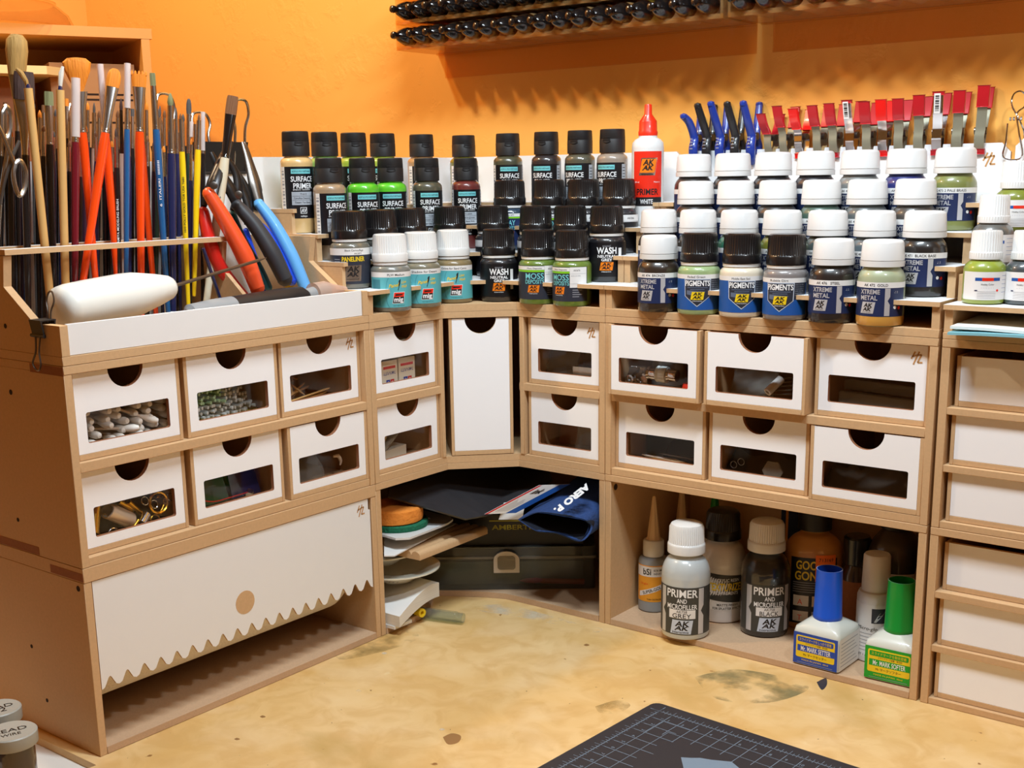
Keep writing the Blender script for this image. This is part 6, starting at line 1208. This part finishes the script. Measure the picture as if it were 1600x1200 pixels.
saucer(12.6, -25.05, 3.75, 4.2, 'white dish painted with a small dark figure, under the ribbed board', rz=.6); saucer(10.8, -25.2, 5.2, 3.9, 'plain white dish stacked on the painted dish', False)
t = thing('ribbed_board', 'pale fibreboard piece with round-edged grooves, jutting out of the corner cubby', 'board', (0, 0, 0))
A3, B3, C3 = at(656, 876, 2, 6.75), at(762, 834, 2, 6.75), at(605, 862, 2, 6.75); A3 = Vector((17.9, -27.2, 6.75)) if False else A3
d = (B3-A3).normalized(); e = Vector((-d.y, d.x, 0)); Lb = (B3-A3).length
pr = [(0, 0), (6.4, 0), (6.4, .42)]
for i in range(6):
    c = 5.85-i*1.07
    for g in range(0, 181, 30): pr.append((c+.5*math.cos(math.radians(g)), .42+.36*math.sin(math.radians(g))))
b = MB(); b.prism(pr, 0, Lb, lambda a, c, h=0: A3+e*a+d*h+Vector((0, 0, c)), 'mdf'); b.build('board', t)
PZ = 8.1
def PL(u, v, z=PZ): return at(u, v, 2, z)
b = MB(); b.prism([tuple(PL(*q).xy) for q in ((600, 862), (616, 862), (712, 812), (690, 806), (600, 830))], 7.62, 7.72, XY, 'paper_white'); tag(b.build('paper_sheet'), 'white paper sheet between the ribbed board and the palette', 'paper')
t = thing('paint_palette', 'white plastic palette with rounded corners and small holes, under the sponge', 'palette', (0, 0, 0))
PP = [tuple(PL(*q, 8.95).xy) for q in ((601, 836), (618, 841), (640, 840), (700, 817), (708, 811), (702, 806), (660, 797), (612, 792))]+[(4.5, -21.5), (4.5, -28.9)]
hol = [circle(*PL(u, v, 8.95).xy, r, 14) for u, v, r in ((668, 810, .28), (661, 823, .2), (646, 819, .45))]
b = MB(); b.prism(PP, 8.75, 8.95, XY, 'white_plastic', holes=hol); b.build('plate', t)
mat('scrub_green', (22, 108, 76), .95, noise=.4, nscale=400, bump=1.0, bscale=300); mat('sponge_orange', (232, 140, 50), .9, noise=.15, nscale=150, bump=.6, bscale=260)
C0 = at(618, 812, 2, 9.5)
b = MB(); b.lathe([(0, 0), (2.9, 0), (3.0, .2), (3.0, .5), (2.9, .6), (0, .62)], 'scrub_green', 36); tag(b.build('scouring_pad'), 'dark green scouring pad between the palette and the orange sponge', 'pad', loc=(C0.x+.05, C0.y+.15, 8.97))
b = MB(); b.lathe([(0, 0), (2.6, 0), (2.75, .12), (2.8, .5), (2.75, 1.25), (2.6, 1.42), (0, 1.5)], 'sponge_orange', 40); tag(b.build('sponge'), 'round orange sponge on top of the pile at the left of the corner cubby', 'sponge', loc=(C0.x-.05, C0.y-.1, 9.6))
along_thing('yellow_tube', 'short bright yellow tube end under the curled notebook', 'tube', None, at(640, 950, 2, 1.05), at(660, 958, 2, 1.05), lambda t, L: inst('wall', 'ytub', lambda m: m.lathe([(.42, -1), (.42, L), (.2, L), (.2, L-.4), (0, L-.4)], 'label_yellow', 20), t))
along_thing('glass_vial', 'clear glass vial lying on the board in front of the corner cubby', 'vial', None, at(657, 957, 2, .62), at(724, 966, 2, .62), lambda t, L: inst('glass', 'vial', lambda m: m.lathe([(0, 0), (.5, .02), (.55, .2), (.55, L-.7), (.48, L-.6), (.5, L-.5), (.46, L-.35), (.5, L-.2), (.48, L), (.4, L), (.42, L-.7), (.46, .3), (0, .25)], 'glass_clear', 20, cap=False), t))

# ================================================================== spring clamps on the back board
mat('clamp_blue', (26, 56, 150), .3, coat=.4); mat('clamp_black', (30, 30, 32), .35, coat=.3); mat('vinyl_red', (186, 22, 34), .35, coat=.35); mat('vinyl_bright', (236, 24, 20), .3, coat=.5); mat('painted_steel', (150, 148, 128), .45, metal=.35)
ZP = 43.7
def pclamp(i, m, lb, zt, lean):
    x = 30+CLAMP_S[i]; t = thing('spring_clamp', lb, 'clamp', (x, -.19, ZP), 0, 'plastic spring clamps on the back board')
    for s_ in (-1, 1):
        b = MB(); b.tube(smoothpath([(.05, s_*.28, -1.3), (.1, s_*.62, -.6), (.12, s_*.75, .3), (.05, s_*.45, 1.2), (-.1*0+lean*.4, s_*1.0, 2.6), (lean, s_*1.6, zt)], 5), [.3, .42, .46, .42, .40, .38, .34], m, 10, flat=.85)
        b.lathe([(0, -.3), (.3, -.2), (.36, 0), (.3, .2), (0, .3)], m, 12, c=(lean, s_*1.6, zt))
        if s_ == -1:
            f = plane((lean*.4-.2, -1.25, .3), (1, 0, 0), (0, -.05, 1))
            for k in range(4): b.rbox((.1, -1.13+.04*k*0, .2+k*.3), (.3, .06, .08), 'ink_grey', (0, 0, 0))
        b.build('handle', t)
    b = MB(); b.along((-.35, 0, 1.2), (.45, 0, 1.2), [(.34, 0), (.34, .8)], 'dull_steel', 12); b.build('spring', t)
for i, (m, zt, ln, nm) in enumerate([('clamp_blue', 3.2, -.5, 'blue plastic spring clamp with handles up, first and lowest at the left'), ('clamp_black', 4.1, -.4, 'black plastic spring clamp between the first two blue ones'), ('clamp_blue', 4.2, -.4, 'blue plastic spring clamp second from left among the blue ones'),
                                     ('clamp_black', 4.1, -.3, 'black plastic spring clamp, second black one from left'), ('clamp_blue', 4.1, -.3, 'blue plastic spring clamp nearest the red-tipped ones')]): pclamp(i, m, nm, zt, ln)
kinds = ['p', 'p', 'b', 'p', 'p', 'c', 'p', 'b', 'p', 'p', 'c', 'p', 'p']; hts = [3.0, 3.6, 3.3, 3.5, 3.6, 3.8, 3.6, 3.7, 3.7, 3.9, 4.1, 4.1, 4.4]
nmk = {'p': 'dull metal clamp with dark red tips', 'b': 'shiny metal clamp with a bright red grip', 'c': 'chromed metal clamp with a barcode sticker'}
pos = ['first', 'second', 'third', 'fourth', 'fifth', 'sixth', 'seventh', 'eighth', 'ninth', 'tenth', 'eleventh', 'twelfth', 'rightmost']
for i, (k, h) in enumerate(zip(kinds, hts)):
    x = 30+CLAMP_S[5+i]; t = thing('spring_clamp', '%s, %s of the red-tipped row from left' % (nmk[k], pos[i]), 'clamp', (x, -.19, ZP), math.radians(-14+2*i), 'red-tipped metal spring clamps on the back board')
    red = 'vinyl_bright' if k == 'b' else 'vinyl_red'; met = {'p': 'painted_steel', 'b': 'chrome', 'c': 'chrome'}[k]; ln = -.25+.04*i
    for s_ in (-1, 1):
        path = [(0, s_*.25, -.9), (0, s_*.45, -.2), (0, s_*.62, .5), (ln*.3, s_*.62, 1.3), (ln*.7, s_*1.05, (h+1.3)/2), (ln, s_*1.35, h)]; b = MB(); pts = smoothpath(path, 6)
        def strip(b, P, w, th, m):
            vs = []
            for p in P: vs += [p+Vector((-w/2, -th/2, 0)), p+Vector((w/2, -th/2, 0)), p+Vector((w/2, th/2, 0)), p+Vector((-w/2, th/2, 0))]
            fs = [(0, 1, 2, 3), tuple(range(len(vs)-4, len(vs)))[::-1]]
            for j in range(len(P)-1): fs += [(j*4+q, j*4+(q+1) % 4, j*4+4+(q+1) % 4, j*4+4+q) for q in range(4)]
            b.add(vs, fs, m)
        strip(b, pts, .78, .1, met)
        if s_ == -1 and k == 'c':
            f = plane(pts[-7]+Vector((0, -.2, 0)), (1, 0, 0), pts[-1]-pts[-7]); Ls = (pts[-1]-pts[-7]).length; b.rect(-.3, -.2, .22, Ls+.0, f, 'label_white', 1, .04)
            for q in range(9): b.rect(-.2, .0+q*Ls*.1, .12, .05+q*Ls*.1+.03*(q % 3), f, 'ink_black', 1, .05)
        b.build('arm', t, bevel=0)
        q0 = next(j for j in range(len(pts)) if pts[j].z > h-1.75); top = pts[q0:] if not (s_ == -1 and k == 'c') else pts[-2:]
        b = MB(); strip(b, top+[pts[-1]+(pts[-1]-pts[-2]).normalized()*.15], .96, .3, red); b.build('grip', t, .05)
        b = MB(); strip(b, pts[:5], .92, .3, red); b.build('jaw_tip', t, .04)
    b = MB(); b.along((-.5, 0, 1.0), (.5, 0, 1.0), [(.3, 0), (.3, 1.0)], 'dull_steel', 12); b.build('spring', t)
# wire clips on the right-hand board
for i, x in enumerate((61.4, 63.75)):
    t = thing('wire_clip', ['bare wire clip clamped on the white board near the right edge', 'bare wire clip cut off by the right picture edge'][i], 'clip', (x-1.2, -.2, 44.2), 0, 'bare wire clips on the right-hand board')
    b = MB(); b.tube(smoothpath([(-.55, -.5, 1.0), (-.6, -.45, -.4), (-.72, -.42, -1.7), (.7, -.42, -1.7), (.35, -.45, .3), (.05, -.3, 1.7), (.5, .1, 2.3), (.55, .3, 3.0), (.1, .35, 3.5), (-.4, .35, 3.4), (-.6, .3, 2.9), (-.45, .1, 2.3), (.2, -.1, 1.3), (.5, .35, .4), (.6, .4, -.6)], 6), .075, 'chrome', 7); b.build('wire', t)
    b = MB()
    for k in range(4): b.along((-.5+k*.28, -.2, 1.35), (-.36+k*.28, -.2, 1.35), [(.16, 0), (.16, .14)], 'chrome', 10)
    b.build('spring', t)

# ================================================================== envelopes in the right slot
for i, (z, u0, m, lb) in enumerate(((29.78+.02, 0, 'env_blue', 'pale blue envelope at the bottom of the slot at the right'), (30.1, 1, 'env_white', 'white envelope on top of the blue one in the slot at the right'))):
    mat('env_blue', (128, 190, 204), .5, noise=.15, nscale=20); mat('env_white', (226, 232, 230), .5)
    b = MB(); n_ = 10; vs = []
    for a in range(n_+1):
        for c in range(5):
            x = 61.2+a*2.4; y = -16.9+.5*i+c*3.4; zz = z+.12*math.sin(a*.8+i)+(.35*c/4 if i else 0); vs += [(x, y, zz), (x, y, zz+.2)]
    fs = []
    for a in range(n_):
        for c in range(4): q = (a*5+c)*2; fs += [(q+1, q+11, q+13, q+3), (q, q+2, q+12, q+10)]
        q = a*10; fs += [(q, q+10, q+11, q+1)]; q += 8; fs += [(q, q+1, q+11, q+10)]
    for c in range(4): q = c*2; fs += [(q, q+1, q+3, q+2)]; q += n_*10; fs += [(q, q+2, q+3, q+1)]
    b.add(vs, fs, m, True); tag(b.build('envelope'), lb, 'envelope')

# ================================================================== dropper bottle shelves on the wall
mat('dropper_black', (18, 14, 14), .2, coat=.7)
def wall_rack(x0, x1, lb, n, ns, tiers):
    t = thing('bottle_shelf', lb, 'shelf', (x0, 1.6, 55.0)); L = x1-x0
    b = MB(); b.box(0, -.3, -.1, L, 0, 2.7*tiers+3, 'warm_acrylic'); b.build('back_panel', t)
    for k in range(tiers):
        z = k*2.62; b = MB(); b.box(0, -6.6, z, L, -.3, z+.22, 'warm_acrylic'); b.box(0, -6.75, z, L, -6.6, z+.42, 'warm_acrylic'); b.build('tray', t)
    for x in (0, L-.25): b = MB(); b.box(x, -6.75, 0, x+.25, -.3, 2.7*tiers+2, 'warm_acrylic'); b.build('end_panel', t)
    b = MB(); b.box(1.2, -.25, -2.6, L, 0, -.1, 'warm_acrylic'); b.build('wall_strip', t)
    return t
wall_rack(-3.6, 35.8, 'clear acrylic wall shelf full of black-tipped dropper bottles, top centre', 18, 0, 3)
wall_rack(36.3, 75.7, 'second clear acrylic wall shelf with dropper bottles, cut off at the top right', 18, 0, 3)
dcols = [(150, 80, 40), (96, 60, 40), (170, 120, 70), (120, 90, 60), (90, 70, 60), (160, 140, 110), (200, 180, 150), (120, 60, 40), (80, 70, 70), (60, 90, 130), (170, 60, 50), (140, 130, 60), (190, 170, 140), (220, 200, 170), (200, 190, 170), (210, 200, 190), (190, 180, 160), (220, 210, 190)]
ORD = 'first second third fourth fifth sixth seventh eighth ninth tenth eleventh twelfth thirteenth fourteenth fifteenth sixteenth seventeenth'.split()
for k in range(3):
    for side, (xa, nn) in enumerate(((-2.25, 17), (37.6, 16))):
        for i in range(nn):
            z = 55.0+k*2.62+.22+1.12; x = xa+i*2.27
            if side == 0 and k == 2 and i > 9: pass
            c = content(dcols[(i*5+k*7+side*3) % 18]); a = Vector((x, 1.1, z+.05)); bb = Vector((x, -8.0, z-.0))
            lb = ['dropper bottle with a black tip lying in the lowest tray of the left wall shelf', 'dropper bottle with a black tip lying in the second tray of the left wall shelf', 'dropper bottle lying in the top tray of the left wall shelf'][k] if side == 0 else 'dropper bottle lying in the right-hand wall shelf'
            if side == 0 and k < 2: lb = '%s dropper bottle from left in the %s tray of the left wall shelf' % (ORD[i], ['lowest', 'second'][k])
            if side == 1: lb = '%s dropper bottle from left in the %s tray of the right-hand wall shelf' % (ORD[i], ['lowest', 'second', 'top'][k])
            if side == 0 and k == 2: lb = '%s dropper bottle from left in the top tray of the left wall shelf' % ORD[i]
            along_thing('dropper_bottle', lb, 'bottle', 'dropper bottles in the %s' % (['lowest tray of the left wall shelf', 'second tray of the left wall shelf', 'top tray of the left wall shelf'][k] if side == 0 else 'right-hand wall shelf'), a, bb,
                        lambda t, L, c=c: (inst('bottle_body', 'db'+c, lambda m: m.lathe([(0, 0), (1.0, .02), (1.1, .2), (1.1, 5.0), (.95, 5.5), (.6, 5.7)], c, 24), t), inst('cap', 'dbc', lambda m: m.lathe([(.98, 5.35), (1.0, 5.4), (.95, 6.2), (.55, 7.3), (.34, 7.5), (.34, 7.8), (.4, 8.0), (.36, 8.25), (.2, 8.35), (0, 8.36)], 'dropper_black', 24), t)))

# ================================================================== shelf unit at the far left
SP = Vector((-35.0, -13.75, 0)); SD = Vector((-.40, -.9165, 0)); SB = Vector((-.9165, .40, 0))
def SH(a, d, z): return SP+SD*a+SB*d+Vector((0, 0, z))
mat('shelf_wood', (222, 158, 76), .5, noise=.06, nscale=40)
def sbox(b, a0, a1, d0, d1, z0, z1, m): b.prism([(a0, d0), (a1, d0), (a1, d1), (a0, d1)], z0, z1, lambda x, y, h=0: SH(x, y, h), m)
t = thing('shelf_unit', 'wooden shelf unit standing behind the brushes at the top left', 'shelf', (0, 0, 0))
for nm, a in (('top_board', (-.3, 62, 0, 18, 57.95, 59.1)), ('side_panel', (0, 1.0, .05, 17.5, -.6, 57.95)), ('side_panel', (60.5, 61.5, .05, 17.5, -.6, 57.95)), ('middle_shelf', (1.0, 60.5, .5, 17.5, 38, 39)), ('back_panel', (1.0, 60.5, 17.0, 17.5, 0, 57.95))):
    b = MB(); sbox(b, *a, 'shelf_wood'); b.build(nm, t, .03)
mat('cardboard', (176, 128, 84), .8, noise=.06, nscale=60); mat('card_lit', (240, 214, 150), .5)  # shelf card is white; the lamp's warm light is put into its yellow
t = thing('cardboard_box', 'brown cardboard box on the shelf behind the orange brushes', 'box', (0, 0, 0)); b = MB(); sbox(b, 1.6, 11.2, 2.2, 14, 39.02, 55.2, 'cardboard'); b.build('box', t)
b = MB(); f = lambda a, c, h=0: SH(a, 2.2-h, c)
for z in (51.6, 51.0, 48.4): b.rect(2.0, z, 8.4, z+.22, f, 'hole_dark', 1, .02)
b.line((2.0, 55.0), (2.5, 50), .12, f, 'hole_dark', .02); b.build('seam', t)
b = MB(); b.prism([(10.2, .6), (12.0, -1.2), (40, -1.2), (40, 12), (10.2, 12)], 53.6, 54.5, lambda x, y, h=0: SH(x, y, h), 'card_lit'); tag(b.build('card_stack'), 'flat stack of pale card jutting from the shelf at the top left', 'card')
b = MB(); sbox(b, 14, 36, 3.0, 14, 39.02, 53.55, 'mdf_dark_edge'); tag(b.build('dark_box'), 'dark brown box under the pale card on the shelf', 'box')
t = thing('glass_dish', 'clear glass lidded dish on top of the shelf at the top left corner', 'dish', tuple(SH(16.0, 7.0, 59.12))); clear('dish_glass', (250, 240, 220), haze=.12, hazecol=(200, 150, 90))
b = MB(); b.lathe([(8.6, 0), (8.8, .1), (8.7, .5), (8.2, 1.6), (7.2, 2.5), (6.6, 2.8), (6.5, 2.65), (7.1, 2.3), (8.0, 1.5), (8.4, .5), (8.3, .1)], 'dish_glass', 48, cap=False); b.build('dish', t)
b = MB(); b.lathe([(6.9, 2.82), (6.9, 3.0), (5.5, 3.5), (2.0, 4.2), (1.2, 4.4), (1.3, 5.2), (0, 5.4)], 'dish_glass', 48, cap=False); b.build('lid', t)
b = MB(); b.lathe([(1.6, 0), (1.7, .1), (1.7, 11), (1.5, 11), (1.5, .2)], 'dish_glass', 24, cap=False); tag(b.build('glass_tumbler'), 'glass tumbler edge beside the glass dish, cut by the left picture edge', 'glass', loc=tuple(SH(26.6, 3.2, 59.12)))

# ================================================================== film jars bottom left
mat('lid_grey', (158, 160, 154), .45)
for i, (u, v, r) in enumerate(((17, 1142, 1.72), (-4, 1106, 1.62))):
    c = at(u, v, 2, 4.9); t = thing('lidded_pot', ['small dark pot with a grey lid marked in felt pen, at the bottom left corner', 'small dark pot with a grey lid behind the marked one at the left edge'][i], 'pot', (c.x, c.y, -.61), .3, 'small pots with grey lids')
    b = MB(); b.lathe([(0, 0), (1.4, 0), (1.45, .1), (1.45, 4.9), (1.2, 5.0)], content((36, 24, 34)), 32); b.build('pot', t)
    b = MB(); b.lathe([(r-.02, 4.6), (r, 4.65), (r, 5.45), (r-.08, 5.52), (r-.2, 5.5), (0, 5.5)], 'lid_grey', 36); b.build('lid', t)
    f = plane((0, 0, 5.51), (math.cos(.9), math.sin(.9), 0), (-math.sin(.9), math.cos(.9), 0)); b = MB(); b.text('LEAD', .55, f, 'ink_black', (0, .15), w=2.1, h=.015); b.text('WIRE', .4, f, 'ink_black', (-.1, -.6), w=1.3, h=.015) if i == 0 else b.text('2', .7, f, 'ink_black', (.3, -.5), h=.015); b.build('writing', t)

# ================================================================== cutting mat
mat('mat_black', (44, 40, 44), .6, noise=.06, nscale=400); mat('mat_line', (120, 138, 156), .6); mat('mat_red', (126, 34, 40), .6)
M0 = at(1024, 1096, 2, .3); ang = math.radians(-3.6); t = thing('cutting_mat', 'black cutting mat with blue-grey ruler grid in the bottom right foreground', 'cutting mat', (M0.x, M0.y, .005), ang)
b = MB(); o = rounded(0, -30, 45, 0, .7); b.prism(o, 0, .14, XY, 'mat_red'); b.prism(o, .14, .28, XY, 'mat_black'); b.build('mat', t)
b = MB(); f = lambda a, c, h=0: Vector((a, c, .283+h)); I = 1.27; B0 = 1.25
for k in range(0, 130):
    x = B0+k*I/4; l = .55 if k % 4 == 0 else (.36 if k % 2 == 0 else .24); 
    if x < 43: b.line((x, -B0-l*.55), (x, -B0+l), .035, f, 'mat_line')
    if x < 29: b.line((B0+l*.55, -x), (B0-l, -x), .035, f, 'mat_line')
b.line((.4, -B0), (44, -B0), .06, f, 'mat_line'); b.line((B0, -.4), (B0, -29.5), .06, f, 'mat_line')
for k in range(1, 26):
    q = B0+k*I; l = 3.9 if k % 2 else 3.3
    if q < 44: b.line((q, -B0), (q, -B0-l), .05, f, 'mat_line')
    if q < 29: b.line((B0, -q), (B0+l, -q), .05, f, 'mat_line')
    if q < 43: b.text('%d' % k, .3, f, 'mat_line', (q+.3, -B0-1.0))
    if q < 28: b.text('%d' % k, .3, f, 'mat_line', (B0+1.0, -q+.25), rot=-math.pi/2)
for dd in (1.35, 2.7): b.line((B0+dd, -B0-dd), (44, -B0-dd), .04, f, 'mat_line'); b.line((B0+dd, -B0-dd), (B0+dd, -29), .04, f, 'mat_line')
b.build('grid', t)
inv = Matrix.Rotation(-ang, 4, 'Z')
def ml(u, v): p = inv @ (at(u, v, 2, .3)-M0); return (p.x, p.y)
b = MB(); pg = [ml(1064, 1183), ml(1080, 1184), ml(1094, 1184), ml(1112, 1187), ml(1143, 1190), ml(1165, 1208), ml(1100, 1215), ml(1068, 1200)]; b.prism(pg[::-1], 0, .004, f, 'mat_line')
c0, c1 = Vector((*ml(1076, 1206), 0)), Vector((*ml(1150, 1212), 0)); dd = (c1-c0); rot = math.atan2(dd.y, dd.x); b.text('AIR', 1.3, f, 'mat_black', tuple(((c0+c1)/2).xy), w=dd.length*.8, bold=.05, h=.006, shear=.3, rot=rot); b.build('logo', t)
